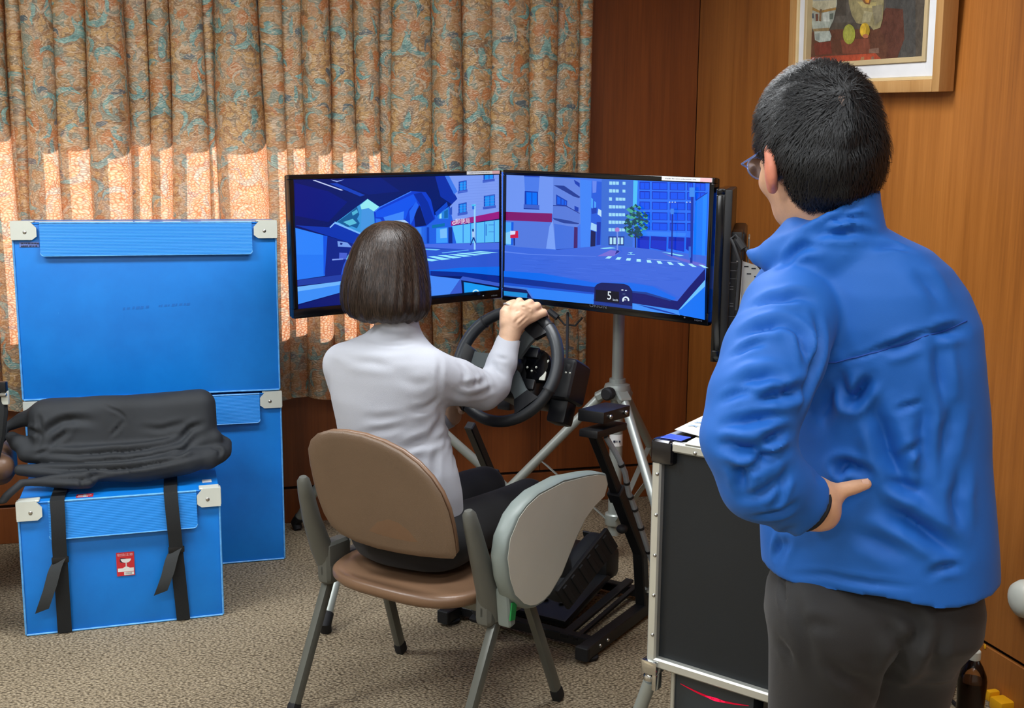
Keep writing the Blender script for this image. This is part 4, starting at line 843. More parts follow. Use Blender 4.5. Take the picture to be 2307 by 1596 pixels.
# ================================================================ silver tripod stands
def tripod(label, base, hub_h, top_h, feet, braces=True, knob=None):
    t = thing('tripod_stand', label, 'tripod', (base[0], base[1], 0), 'silver tripods carrying the monitors'); bx, by = base
    m = MB(); m.tube([(bx, by, 0.10), (bx, by, hub_h + 0.02)], 0.0245, 20); m.build('lower_column', 'silver_paint', t)
    m = MB(); m.tube([(bx, by, hub_h - 0.02), (bx, by, top_h)], 0.0215, 20); m.build('upper_column', 'silver_paint', t)
    m = MB(); m.lathe([(0.036, -0.035), (0.05, -0.03), (0.052, 0.0), (0.046, 0.02), (0.031, 0.026), (0.030, 0.042), (0.024, 0.042)], (bx, by, hub_h), seg=28); hub = m.build('hub', 'silver_paint', t)
    for (fx, fy) in feet:
        d = np.array([fx - bx, fy - by, 0]); d /= np.linalg.norm(d); a = np.array([bx, by, hub_h - 0.02]) + d * 0.055; b = np.array([fx, fy, 0.045])
        m = MB(); m.bar(a - d * 0.03 + [0, 0, 0.018], a + d * 0.025 - [0, 0, 0.012], 0.05, 0.03, 0.006); m.build('leg_bracket', 'silver_paint', hub)
        m = MB(); m.tube([a, b], 0.0175, 16); lg = m.build('leg', 'silver_paint', t)
        dd = (b - a) / np.linalg.norm(b - a)
        m = MB(); m.tube([b - dd * 0.02, b + dd * 0.02, np.array([fx, fy, 0.0]) + [0, 0, 0.004]], [0.021, 0.022, 0.018], 14); m.build('rubber_foot', 'rubber', lg)
        if braces:
            q = a + (b - a) * 0.42; p = np.array([bx, by, 0.16]) + d * 0.03
            m = MB(); m.bar(p, q, 0.022, 0.004, 0.001); br = m.build('brace', 'silver_paint', t)
            m = MB(); m.ball(q + np.cross(d, (0, 0, 1)) * 0.004, 0.007, 10, 6); m.build('bolt', 'steel', br)
    m = MB(); m.lathe([(0.034, -0.02), (0.036, -0.015), (0.036, 0.02), (0.032, 0.025)], (bx, by, 0.16), seg=20); m.build('brace_collar', 'silver_paint', t)
    if knob is not None:
        k = np.asarray(knob, float); k = k / np.linalg.norm(k); m = MB(); m.lathe([(0.012, 0.03), (0.012, 0.05), (0.022, 0.052), (0.024, 0.06), (0.024, 0.082), (0.018, 0.088)], (bx, by, hub_h - 0.005), k, 16); m.build('clamp_knob', 'rubber', hub)
    return t
def arm_to(t, base, z, tgt):
    m = MB(); m.bar((base[0], base[1], z), tgt, 0.05, 0.05, 0.006); m.build('monitor_bracket', 'black_metal', t)
hubz = ph(1385, 884, 0)[2]
def at_h(px, py, base): 
    d = ray(px, py); return (O + d * (base[1] / d[1]))[2]
bR = (0.392, 4.045)
fR = [(bR[0] + 0.61 * math.cos(math.radians(a)), bR[1] + 0.61 * math.sin(math.radians(a))) for a in (177, 57, 288)]
hR = at_h(1385, 878, bR)
tpR = tripod('silver tripod with clamp knob standing behind the city-crossing monitor', bR, hR, 1.20, fR, True, (-0.55, -0.83, 0))
arm_to(tpR, bR, 1.17, np.array([0.2976, 3.813, 1.17]) + 0.115 * np.array([math.sin(0.659), math.cos(0.659), 0]))
m = MB(); c_ = np.array([bR[0], bR[1], hR - 0.19]); m.lathe([(0.0248, -0.022), (0.0252, -0.022), (0.0252, 0.022), (0.0248, 0.022)], c_, seg=20); lb = m.build('column_label', 'label_white', tpR)
m = MB(); print_marks(m, c_ + [0.0, -0.0262, -0.002], (1, 0, 0), (0, 0, 1), 0.026, 0.009, 6); m.build('label_print', 'ink', lb, 0)['kind'] = 'stuff'
bL = (-0.425, 4.06)
fL = [(-0.869, 4.364), (-0.585, 3.347), (0.20, 4.17)]
bL = (-0.466, 4.02)
tpL = tripod('silver tripod standing behind the car-cabin monitor and the seated driver', bL, hR, 1.20, fL, False)
arm_to(tpL, bL, 1.17, np.array([-0.385, 3.9095, 1.17]) + 0.0962 * np.array([-math.sin(0.632), math.cos(0.632), 0]))
b3 = (c3[0] + 0.21, c3[1] + 0.02)
f3 = [(b3[0] + 0.12, b3[1] + 0.5), (b3[0] + 0.28, b3[1] - 0.42), (b3[0] - 0.28, b3[1] + 0.28)]
tp3 = tripod('silver tripod mostly hidden behind the blue jacket, carrying the edge-on monitor', b3, hR, 1.16, f3, False)
bk3 = R3 @ np.array([0, 1.0, 0]); arm_to(tp3, b3, 1.13, np.array([c3[0] + 0.012, c3[1], 1.13]) + bk3 * 0.118)
# sticker on the front leg of the right tripod
pa = pz(1442, 1005, 3.72)

# ================================================================ tablet-arm chair
CHC, CHY = np.array([-0.219, 2.858, 0.0]), -0.567
def make_chair():
    A = Matrix.Translation(CHC) @ Matrix.Rotation(CHY, 4, 'Z'); An = np.array(A)
    W_ = lambda x, y, z: An[:3, :3] @ np.array([x, y, z]) + An[:3, 3]
    ex, ey = An[:3, 0], An[:3, 1]
    t = thing('tablet_chair', 'tan stacking chair with a folded beige writing tablet under the seated driver', 'chair', CHC)
    HT = 0.36
    for sx in (-1, 1):
        for (xt, yt, xf, yf) in ((0.247, 0.08, 0.277, 0.226), (0.276, -0.073, 0.266, -0.258)):
            m = MB(); a = W_(sx * xt, yt, HT + 0.02); b = W_(sx * xf, yf, 0.012); mid = (a + b) / 2
            m.bar(a, b, 0.030, 0.024, 0.008, up=tuple(ex), seg=2); lg = m.build('leg', 'chair_leg', t)
            m = MB(); d = (b - a) / np.linalg.norm(b - a); m.bar(b - d * 0.03, b + d * 0.011, 0.033, 0.027, 0.008, up=tuple(ex), seg=2); m.build('glide', 'rubber', lg)
        # side pod that holds legs, seat and back post
        m = MB(A); m.box((sx * 0.262, 0.0, 0.372), (0.05, 0.27, 0.075), 0.022, 3); m.box((sx * 0.262, -0.085, 0.40), (0.048, 0.10, 0.11), 0.020, 3); m.build('side_pod', 'chair_grey', t)
        pts = [W_(sx * 0.268, -0.085, 0.36), W_(sx * 0.272, -0.125, 0.44), W_(sx * 0.272, -0.16, 0.53), W_(sx * 0.268, -0.185, 0.61), W_(sx * 0.266, -0.195, 0.645), W_(sx * 0.265, -0.197, 0.655)]
        m = MB(); m.tube(pts, [0.033, 0.030, 0.025, 0.021, 0.017, 0.010], 16); m.build('back_post', 'chair_grey', t)
    m = MB(A); m.box((0, 0.02, 0.362), (0.50, 0.030, 0.024), 0.006, 2); m.box((0, -0.07, 0.362), (0.50, 0.030, 0.024), 0.006, 2); m.build('seat_frame', 'chair_leg', t)
    # dished seat
    n1, n2 = 44, 10; vs = []; fs = []; Ht = 0.412
    for r in range(n2 + 1):
        q = r / n2
        for k in range(n1):
            an = 2 * PI * k / n1; cx, sy = math.cos(an), math.sin(an); pw = 0.62
            x = 0.232 * math.copysign(abs(cx) ** pw, cx) * q; y = 0.02 + 0.225 * math.copysign(abs(sy) ** pw, sy) * q
            z = Ht - 0.012 + 0.016 * q ** 3 - 0.03 * max(0, (y - 0.12)) - 0.004
            vs.append((x, y, z))
    for r in range(n2):
        for k in range(n1): fs.append((r * n1 + k, r * n1 + (k + 1) % n1, (r + 1) * n1 + (k + 1) % n1, (r + 1) * n1 + k))
    b = len(vs); edge = vs[n2 * n1:]
    for lay, (g, dz) in enumerate(((1.035, -0.008), (1.035, -0.022), (0.99, -0.034))):
        vs += [(x * g, 0.02 + (y - 0.02) * g, z + dz) for x, y, z in edge]
    for lay in range(3):
        o_ = n2 * n1 if lay == 0 else b + (lay - 1) * n1; p_ = b + lay * n1
        for k in range(n1): fs.append((o_ + k, o_ + (k + 1) % n1, p_ + (k + 1) % n1, p_ + k))
    fs.append(tuple(b + 2 * n1 + k for k in range(n1)))
    m = MB(A); m.add(vs, fs); m.build('seat', 'seat_tan', t, 60)
    # back shell: outline traced on its tilted plane, gently curved
    tl = 0.21; nb = -ey * math.cos(tl) + np.array([0, 0, 1]) * math.sin(-tl) * -1; nb = -ey * math.cos(tl) - np.array([0, 0, 1.0]) * math.sin(tl) * 1.0
    pb = W_(0, -0.195, 0.60)
    out = [(706, 1005), (711, 985), (724, 972), (745, 967), (775, 970), (815, 979), (860, 995), (905, 1016), (945, 1042), (980, 1073), (1006, 1106), (1024, 1143), (1034, 1180), (1040, 1215), (1042, 1240), (1034, 1249), (1000, 1252), (950, 1252), (900, 1247), (850, 1236), (806, 1219), (775, 1200), (754, 1178), (740, 1150), (728, 1115), (718, 1075), (710, 1035)]
    P = [pl(x, y, pb, nb) for x, y in out]; P = [P[i] for i in range(len(P))]
    k = len(P); cen = sum(P) / k; ax = ex; upv = np.cross(nb, ax); upv /= np.linalg.norm(upv)
    def bend(q): lx = (q - cen) @ ax; return q - nb * (0.9 * (lx * lx) * -0.55)
    vs = []; fs = []
    NR = 7; scl = [0.0, 0.25, 0.5, 0.72, 0.88, 0.965, 1.0]
    for side in (0, 1):
        for s_, sc_ in enumerate(scl):
            for q in P:
                w_ = cen + (q - cen) * sc_; dz = (0.0075 if s_ < 5 else (0.006 if s_ == 5 else 0.0)); vs.append(bend(w_) + nb * dz * (1 if side == 0 else -1))
    for side in (0, 1):
        o_ = side * NR * k
        for s_ in range(NR - 1):
            for i in range(k): fs.append((o_ + s_ * k + i, o_ + s_ * k + (i + 1) % k, o_ + (s_ + 1) * k + (i + 1) % k, o_ + (s_ + 1) * k + i))
    o1 = (NR - 1) * k; o2 = NR * k + (NR - 1) * k
    for i in range(k): fs.append((o1 + i, o1 + (i + 1) % k, o2 + (i + 1) % k, o2 + i))
    m = MB(); m.add(vs, fs); m.build('backrest', 'chair_tan', t, 60)
    # padded front layer of the back
    m = MB(); m.prism([bend(cen + (q - cen) * 0.985) - nb * 0.0215 for q in P], nb, 0.0125, 0.005); m.build('back_cushion', 'seat_tan', t, 60)
    # writing tablet folded down at the right side
    pt0 = W_(0.335, 0, 0.4); nx = ex
    face = [(1361, 1072), (1366, 1092), (1359, 1118), (1337, 1140), (1315, 1170), (1298, 1205), (1280, 1249), (1263, 1292), (1237, 1336), (1222, 1352), (1206, 1362), (1192, 1364), (1178, 1360), (1158, 1340), (1147, 1305), (1141, 1258), (1147, 1214), (1167, 1166), (1186, 1140), (1212, 1116), (1267, 1087), (1320, 1074), (1345, 1070)]
    Pf = [pl(x, y, pt0 + nx * 0.012, nx) for x, y in face]
    cf = sum(Pf) / len(Pf)
    rim = [cf + (q - cf) * (1 + 0.012 / np.linalg.norm(q - cf)) for q in Pf]
    m = MB(); m.prism([q - nx * 0.042 for q in rim], nx, 0.045, 0.007); tb = m.build('tablet_rim', 'tablet_rim', t, 50)
    m = MB(); m.prism([q - nx * 0.002 for q in Pf], nx, 0.0062); m.build('tablet_face', 'tablet_face', tb, 30)
    a = W_(0.315, 0.0, 0.40); b = W_(0.292, -0.085, 0.30)
    m = MB(); pa_, pb_ = pl(1135, 1322, W_(0.315, 0, 0), ex), pl(1142, 1410, W_(0.315, 0, 0), ex); m.bar(pa_, pb_, 0.030, 0.040, 0.012, up=tuple(ex), seg=3); hb = m.build('tablet_hinge', 'tablet_rim', t)
    m = MB(); q0, q1 = pl(1158, 1358, W_(0.337, 0, 0), ex), pl(1154, 1398, W_(0.337, 0, 0), ex); m.bar(q0, q1, 0.022, 0.004, 0.0, up=tuple(ex)); m.build('green_tag', 'green', hb)
    m = MB(); m.tube([pl(1131, 1318, W_(0.318, 0, 0), ex), pl(1131, 1318, W_(0.318, 0, 0), ex) + np.array([0, 0, 0.02])], 0.007, 10); m.build('hinge_pin', 'steel', hb)
    return t
chair = make_chair()
# ================================================================ steering-wheel stand with wheel and pedals
AZ = math.radians(32); DRV = np.array([math.sin(AZ), math.cos(AZ), 0.0]); RGT = np.array([math.cos(AZ), -math.sin(AZ), 0.0]); ZU = np.array([0, 0, 1.0])
TAU = math.radians(24)
WC = pz(1141, 824, 3.17); WA = -DRV * math.cos(TAU) + ZU * math.sin(TAU); WUp = DRV * math.sin(TAU) + ZU * math.cos(TAU)
WR = 0.164
def wp(ang, r, d=0.0): return WC + r * (math.cos(ang) * RGT + math.sin(ang) * WUp) + WA * d
ws = thing('wheel_stand', 'black folding wheel stand with pedals on the carpet before the tan chair', 'wheel stand', ph(1180, 1400))
fr0 = ph(1317, 1492); fl0 = ph(1006, 1408)
acr = fr0 - fl0; acr_u = acr / np.linalg.norm(acr)
fwd = np.array([-acr_u[1], acr_u[0], 0.0])
LB = 0.56
def base(x, y, z): return fl0 + acr_u * x + fwd * y + ZU * z
WB = np.linalg.norm(acr)
for x in (0.0, WB):
    m = MB(); m.bar(base(x, -0.01, 0.032), base(x, LB, 0.032), 0.04, 0.04, 0.003); tb_ = m.build('side_rail', 'black_metal', ws)
    m = MB(); m.box(base(x, -0.014, 0.032), (0.043, 0.02, 0.043), 0.003, 1, np.stack([acr_u, fwd, ZU], 1)); m.build('end_cap', 'rubber', tb_)
    for y in (0.03, LB - 0.04):
        m = MB(); m.lathe([(0.026, 0.0), (0.028, 0.004), (0.028, 0.010), (0.02, 0.013)], base(x, y, 0.0), seg=16); m.build('rubber_foot', 'rubber', tb_)
    for y in (0.06, 0.11):
        m = MB(); m.ball(base(x + 0.0205 * (1 if x else 1), y, 0.034), 0.006, 8, 6); m.build('bolt', 'steel', tb_)
for y in (0.07, LB - 0.03):
    m = MB(); m.bar(base(0.02, y, 0.032), base(WB - 0.02, y, 0.032), 0.035, 0.03, 0.003); m.build('cross_rail', 'black_metal', ws)
m = MB(); m.bar(base(WB * 0.80, 0.05, 0.040), base(WB * 0.80, LB - 0.05, 0.075), 0.030, 0.012, 0.002); m.build('pedal_rail', 'black_metal', ws)
m = MB(); m.bar(base(WB * 0.88, 0.05, 0.040), base(WB * 0.88, LB - 0.05, 0.075), 0.016, 0.012, 0.002); m.build('pedal_rail', 'black_metal', ws)
# pedal unit
def pbox(m, c, s, bev=0.004, R=None): m.box(c, s, bev, 2, R if R is not None else np.stack([acr_u, fwd, ZU], 1))
Rt = np.array(Matrix.Rotation(0.22, 3, 'X')); Bs = np.stack([acr_u, fwd, ZU], 1)
m = MB(); pbox(m, base(WB * 0.44, 0.28, 0.075), (0.30, 0.32, 0.03), 0.012, Bs @ Rt); pd = m.build('pedal_base', 'black_plastic', ws)
m = MB(); pbox(m, base(WB * 0.44, 0.45, 0.14), (0.30, 0.10, 0.10), 0.02); m.build('pedal_housing', 'black_plastic', ws)
for i, x in enumerate((0.20, 0.42, 0.66)):
    m = MB(); a = base(WB * x, 0.42, 0.13); b = base(WB * x, 0.37, 0.24); m.bar(a, b, 0.022, 0.012, 0.002); arm = m.build('pedal', 'black_metal', ws)
    m = MB(); m.box((b + ZU * 0.0) - fwd * 0.006, (0.055, 0.008, 0.085), 0.003, 2, Bs @ np.array(Matrix.Rotation(0.45, 3, 'X'))); pf = m.build('pedal_face', 'black_metal', arm)
for i in range(6):
    m = MB(); m.lathe([(0.010, 0), (0.011, 0.002), (0.008, 0.004)], base(WB * 0.44 - 0.09 + 0.06 * (i % 4), 0.20 + 0.06 * (i // 4), 0.078 + 0.013 * (i // 4)), seg=10); m.build('grip_stud', 'rubber', pd)
# posts
pr_t = pz(1338, 978, 3.24); pl_t = pz(1058, 958, 3.50)
pr_k = base(WB, LB * 0.72, 0.05); pl_k = base(0, LB * 0.72, 0.05)
for (k0, tp, nm) in ((pr_k, pr_t, 1), (pl_k, pl_t, 0)):
    kink = k0 + (tp - k0) * 0.30 + fwd * 0.075
    m = MB(); m.bar(k0 - ZU * 0.02, kink, 0.038, 0.038, 0.004, up=tuple(RGT)); m.build('lower_post', 'black_metal', ws)
    m = MB(); m.bar(kink - (tp - kink) * 0.03, kink + (tp - kink) * 0.55, 0.040, 0.040, 0.004, up=tuple(RGT)); lp_ = m.build('outer_post', 'black_metal', ws)
    m = MB(); m.bar(kink + (tp - kink) * 0.48, tp, 0.030, 0.030, 0.003, up=tuple(RGT)); m.build('inner_post', 'black_metal', ws)
    q = kink + (tp - kink) * 0.5
    m = MB(); m.bar(q - (tp - kink) * 0.03, q + (tp - kink) * 0.05, 0.047, 0.047, 0.003, up=tuple(RGT)); m.build('post_collar', 'black_plastic', lp_)
    q = kink + (tp - kink) * 0.24
    m = MB(); m.tube([q - DRV * 0.015, q - DRV * 0.05], 0.008, 10); m.ball(q - DRV * 0.055, 0.018, 12, 8, (1, 1, 0.8)); m.build('lock_knob', 'rubber', lp_)
    q = k0 + (kink - k0) * 0.25
    m = MB(); m.tube([q + RGT * 0.015, q + RGT * 0.045], [0.013, 0.016], 10); m.build('pivot_bolt', 'steel', lp_)
# top plate and wheel mount
Rp = np.stack([RGT, DRV * math.cos(0.28) + ZU * -math.sin(0.28) * -1, np.cross(RGT, DRV * math.cos(0.28) + ZU * math.sin(0.28))], 1)
yv = DRV * math.cos(0.25) + ZU * math.sin(0.25) * -0.2; yv /= np.linalg.norm(yv); zv = np.cross(RGT, yv); Rp = np.stack([RGT, yv, zv], 1)
pc = pz(1356, 930, 3.25)
m = MB(); m.box(pc + RGT * 0.008, (0.084, 0.17, 0.034), 0.003, 2, Rp); pm = m.build('mount_plate', 'black_metal', ws)
m = MB(); m.box(pc - zv * 0.045 + RGT * 0.018 - yv * 0.02, (0.06, 0.19, 0.022), 0.004, 2, Rp); m.build('mount_bracket', 'black_metal', ws)
for dy in (-0.05, 0.05):
    m = MB(); m.ball(pc + RGT * 0.054 + yv * dy, 0.007, 8, 6); m.build('bolt', 'steel', pm)
bl0, bl1 = pz(1105, 868, 3.64), pz(1262, 922, 3.47)
m = MB(); m.bar(bl0, bl1, 0.052, 0.02, 0.003); m.build('cross_plate', plain('grey_metal_plate', rgb(128, 126, 118), 0.45, 0.4), ws)
m = MB(); m.box(pz(1140, 912, 3.38), (0.045, 0.03, 0.03), 0.004, 2, Rp); m.build('plate_clamp', 'black_plastic', ws)
# cable conduit along the right post
cp = [pz(1365, 985, 3.22), pz(1392, 1030, 3.24), pz(1408, 1065, 3.27), pz(1416, 1110, 3.32), pz(1424, 1130, 3.34), pz(1436, 1165, 3.38), pz(1452, 1215, 3.42), pz(1470, 1270, 3.47), base(WB + 0.02, LB * 0.8, 0.05)]
m = MB(); m.tube(cp, 0.0085, 10); cd_ = m.build('cable_conduit', plain('translucent_grey_conduit', rgb(140, 146, 152), 0.35), ws)
for k in range(7):
    q = cp[1] + (cp[7] - cp[1]) * (k + 0.5) / 7; q = cp[1 + min(5, k)] * 0.5 + cp[2 + min(5, k)] * 0.5
    d = cp[2 + min(5, k)] - cp[1 + min(5, k)]; d /= np.linalg.norm(d); m = MB(); m.tube([q - d * 0.004, q + d * 0.004], 0.0105, 10); m.build('cable_tie', 'rubber', cd_)

# wheel base and steering wheel: one unit bolted to the stand but a thing of its own
sw = thing('steering_wheel', 'black three-spoke racing wheel with motor housing in the driver\'s right hand', 'steering wheel', WC - ZU * WR)
n = 64; RT_ = 0.0165
m = MB(); m.tube([wp(2 * PI * k / n, WR) for k in range(n)], RT_, 14, close=True); rim = m.build('rim', plain('black_wheel_leather', rgb(24, 27, 31), 0.48, bump=0.2, bscale=500), sw)
for a0, a1 in ((-0.35, 0.85), (2.3, 3.6)):
    m = MB(); m.tube([wp(a0 + (a1 - a0) * k / 18, WR) for k in range(19)], RT_ + 0.0016, 14); m.build('grip', plain('smooth_grey_grip', rgb(44, 48, 52), 0.4), rim)
for a0 in (-0.35, 0.85, 2.3, 3.6, -2.2):
    m = MB(); m.tube([wp(a0 - 0.012, WR), wp(a0 + 0.012, WR)], RT_ + 0.0026, 14); m.build('grip_seam', 'rubber', rim)
M['spoke'] = plain('brushed_grey_spoke', rgb(96, 104, 106), 0.4, 0.5)
for a in (math.radians(58), math.radians(-47), math.radians(176)):
    da = np.array([math.cos(a), math.sin(a)])
    def sp(r, s_, d=0.0): return WC + WA * d + RGT * (da[0] * r - da[1] * s_) + WUp * (da[1] * r + da[0] * s_)
    m = MB(); m.prism([sp(0.030, -0.026), sp(0.095, -0.020), sp(0.125, -0.024), sp(0.125, 0.024), sp(0.095, 0.020), sp(0.030, 0.026)], WA, 0.012); s1 = m.build('spoke', 'spoke', sw)
    m = MB(); m.prism([sp(0.112, -0.024, -0.002), sp(WR - 0.013, -0.042, -0.002), sp(WR - 0.013, 0.042, -0.002), sp(0.112, 0.024, -0.002)], WA, 0.017); m.build('spoke_end', 'black_plastic', s1)
m = MB(); m.lathe([(0.048, -0.012), (0.050, 0.004), (0.046, 0.014), (0.036, 0.019)], WC, WA, 28); m.build('hub_cap', 'black_plastic', sw)
m = MB(); m.lathe([(0.034, 0.016), (0.034, 0.022), (0.026, 0.024)], WC, WA, 24); m.build('hub_badge', 'black_gloss', sw)
for a in (PI * 0.25, -PI * 0.18):
    m = MB(); q = WC - WA * 0.03 + 0.075 * (math.cos(a) * RGT + math.sin(a) * WUp); m.box(q, (0.05, 0.012, 0.03), 0.004, 2, np.stack([RGT, WA, WUp], 1)); m.build('paddle', 'black_plastic', sw)
# motor housing behind the wheel
hc = WC - WA * 0.125 + RGT * 0.01 - WUp * 0.01
Rw = np.stack([RGT, WA, WUp], 1)
m = MB(); m.box(hc, (0.155, 0.17, 0.145), 0.028, 4, Rw); m.build('motor_housing', 'black_plastic', sw)
m = MB(); m.lathe([(0.072, -0.055), (0.074, -0.02), (0.066, 0.0), (0.05, 0.006)], WC - WA * 0.04, WA, 28); m.build('front_dome', 'black_plastic', sw)
m = MB(); m.lathe([(0.046, -0.03), (0.050, 0.0), (0.050, 0.004), (0.044, 0.010), (0.03, 0.012)], pz(1208, 826, 3.175), WA, 24); hp = m.build('button_pod', 'black_gloss', sw)
m = MB(); m.box(pz(1226, 834, 3.150), (0.020, 0.006, 0.062), 0.003, 2, Rw); m.build('pod_stripe', 'white_plastic', hp)
for k in range(3):
    m = MB(); m.ball(pz(1188 + 10 * k, 828 + 8 * (k % 2), 3.150), 0.0035, 8, 6); m.build('button', 'white_plastic', hp)
Rs = np.stack([RGT, yv, zv], 1)
m = MB(); m.box(pz(1284, 862, 3.235), (0.070, 0.105, 0.125), 0.016, 3, Rw); m.build('clamp_tower', 'black_plastic', sw)
m = MB(); m.box(pz(1268, 916, 3.225), (0.062, 0.06, 0.11), 0.012, 2, Rw); m.build('clamp_foot', 'black_plastic', sw)
m = MB(); m.lathe([(0.012, 0), (0.012, 0.022), (0.008, 0.028)], pz(1282, 842, 3.2), ZU, 14); m.build('clamp_screw', 'rubber', sw)
for k in range(2):
    m = MB(); m.ball(pz(1275 + k * 9, 840 + k, 3.155), 0.003, 8, 6); m.build('indicator', 'white_plastic', sw)

# hanging monitor cable between screen and wheel base
cb = [pz(1255, 712, 3.98), pz(1272, 732, 3.98), pz(1296, 734, 3.98), pz(1312, 716, 3.98)]
m = MB(); m.tube(cb, 0.0035, 8); m.tube([pz(1279, 705, 3.97), pz(1278, 760, 3.9), pz(1277, 836, 3.72), pz(1280, 870, 3.5), pz(1290, 880, 3.35)], 0.005, 8); m.tube([pz(1236, 700, 3.98), pz(1256, 716, 3.97)], 0.012, 8)
tag(m.build('cable', 'rubber'), 'thin black cables drooping from the monitors to the wheel motor', 'cable')

# ================================================================ flight case on folding legs
E1 = np.array([0.79, -0.613, 0]); E1 /= np.linalg.norm(E1); E2 = np.array([-E1[1], E1[0], 0.0])
CB = pz(1471, 1488, 2.66); CZ0 = CB[2]; q = pl(1484, 1000, CB, -E2); CZ1 = q[2]
CB = np.array([CB[0], CB[1], 0.0]); CL, CD = 0.47, 0.46
def cs(x, y, z): return CB + E1 * x + E2 * y + ZU * z
fc = thing('flight_case', 'black flight case with aluminium edges standing on tube legs beside the man', 'case', cs(CL / 2, CD / 2, 0))
Rc = np.stack([E1, E2, ZU], 1)
m = MB(); m.box(cs(CL / 2, CD / 2, (CZ0 + CZ1) / 2), (CL - 0.012, CD - 0.012, CZ1 - CZ0 - 0.012), 0.002, 1, Rc); m.build('panel_body', plain('black_laminate', rgb(20, 27, 33), 0.5, bump=0.08, bscale=300), fc)
ew = 0.024
def prof(a, b, up): m = MB(); m.bar(a, b, ew, ew, 0.004, up=tuple(up)); return m.build('edge_profile', 'aluminium', fc)
rivs = []
for y in (0.0, CD):
    for z in (CZ0, CZ1): prof(cs(0, y, z), cs(CL, y, z), E2)
    for x in (0.0, CL): prof(cs(x, y, CZ0), cs(x, y, CZ1), E1)
for x in (0.0, CL):
    for z in (CZ0, CZ1): prof(cs(x, 0, z), cs(x, CD, z), E1)
for k in range(5):
    m = MB(); m.ball(cs(0.004, -0.0125, CZ0 + (CZ1 - CZ0) * (0.13 + 0.185 * k)), 0.0045, 8, 6); m.build('rivet', 'steel', fc)
for k in range(4):
    m = MB(); m.ball(cs(0.10 + 0.16 * k, -0.0125, CZ1 - 0.004), 0.0045, 8, 6); m.build('rivet', 'steel', fc)
for (x, y, z) in ((0, 0, CZ1), (0, CD, CZ1), (CL, 0, CZ1), (CL, CD, CZ1)):
    sx = 1 if x == 0 else -1; sy = 1 if y == 0 else -1
    m = MB(); m.box(cs(x + sx * 0.014, y + sy * 0.014, z - 0.016), (0.060, 0.060, 0.060), 0.012, 3, Rc); m.build('corner_cap', plain('dark_chromed_corner', rgb(70, 70, 74), 0.15, 0.9), fc)
m = MB(); m.box(cs(0.030, 0.022, CZ1 + 0.0155), (0.055, 0.045, 0.002), 0.0005, 1, Rc); m.build('corner_tape', plain('blue_tape', rgb(70, 96, 214), 0.3), fc)
for (x, y) in ((0, 0), (CL, 0), (0, CD), (CL, CD)):
    d = E1 * (-1 if x == 0 else 1) * 0.12 + E2 * (-1 if y == 0 else 1) * -0.02
    a = cs(x, y, CZ0 - 0.055) + d * 0.05; b = cs(x, y, 0.006) + d * 0.75
    m = MB(); m.tube([a, b], 0.0165, 16); lg = m.build('leg', 'silver_paint', fc)
    m = MB(); m.box(cs(x, y, CZ0 - 0.012), (0.042, 0.042, 0.034), 0.004, 2, Rc); m.box(cs(x + 0.012, y, CZ0 - 0.045), (0.012, 0.03, 0.05), 0.003, 2, Rc); m.build('leg_hinge', 'chrome', lg)
    m = MB(); m.ball(cs(x, y, CZ0 - 0.045) - E1 * 0.008 * (1 if x == 0 else -1), 0.016, 14, 10); m.build('hinge_ball', 'chrome', lg)
# papers on the case
pq = [cs(0.145, 0.03, 0), cs(0.50, 0.03, 0)]
m = MB()
def top(px, py, dz): return ph(px, py, CZ1 + ew / 2 + dz)
s1 = [cs(0.085, 0.006, CZ1 + 0.014), cs(0.36, 0.006, CZ1 + 0.014), cs(0.36, 0.20, CZ1 + 0.014), cs(0.135, 0.20, CZ1 + 0.014)]
m.prism([top(1541, 1001, 0.001), top(1640, 1018, 0.001), top(1720, 985, 0.001), top(1573, 984, 0.001)], ZU, 0.0012); tag(m.build('sheet_of_paper', 'paper', None, 0), 'blank white paper sheet on the flight case, under the lettered sheet', 'paper', 'papers on the flight case')
m = MB(); pa0, pa1, pa2, pa3 = top(1520, 969, 0.010), top(1640, 1000, 0.004), top(1745, 950, 0.004), top(1595, 933, 0.010)
m.prism([pa0, pa1, pa2, pa3], ZU, 0.0015); pp_ = thing('sheet_of_paper', 'white paper sheet lettered in light blue on the flight case', 'paper', pa0, 'papers on the flight case'); m.build('sheet', 'paper', pp_, 0)
m = MB(); e_x = (pa0 - pa3); e_x /= np.linalg.norm(e_x); e_y = np.cross(ZU, e_x)
for k, (px, py) in enumerate(((1566, 960), (1580, 953), (1594, 946))):
    c0 = top(px, py, 0.0125); letters(m, 'k', 0.05, c0, e_x, e_y, 0.8)
m.build('lettering', 'blue_ink', pp_, 0)

# computer under the case with a red light strip
ct_ = thing('computer_tower', 'dark computer tower with a red light line under the flight case', 'computer', cs(0.18, 0.12, 0))
x0, x1 = 0.045, 0.250
yc = 0.03; zc1 = CZ0 - 0.022
m = MB(); m.box(cs((x0 + x1) / 2, yc + 0.19, zc1 / 2 + 0.002), (x1 - x0, 0.38, zc1 - 0.004), 0.005, 2, Rc); m.build('housing', plain('dark_grey_front', rgb(48, 55, 60), 0.4), ct_)
m = MB(); m.box(cs(x0 - 0.004, yc, zc1 / 2), (0.010, 0.012, zc1 - 0.004), 0.002, 1, Rc); m.build('edge_strip', 'aluminium', ct_)
tr = NT('red_light_strip'); co_ = tr.coord('Object'); e_ = tr.n('ShaderNodeEmission', {'Color': (1.0, 0.012, 0.05, 1), 'Strength': 0.55}); tr.t.links.new(e_.outputs[0], tr.out.inputs[0])
tr2 = NT('bright_red_light'); e_ = tr2.n('ShaderNodeEmission', {'Color': (1.0, 0.015, 0.08, 1), 'Strength': 1.3}); tr2.t.links.new(e_.outputs[0], tr2.out.inputs[0])
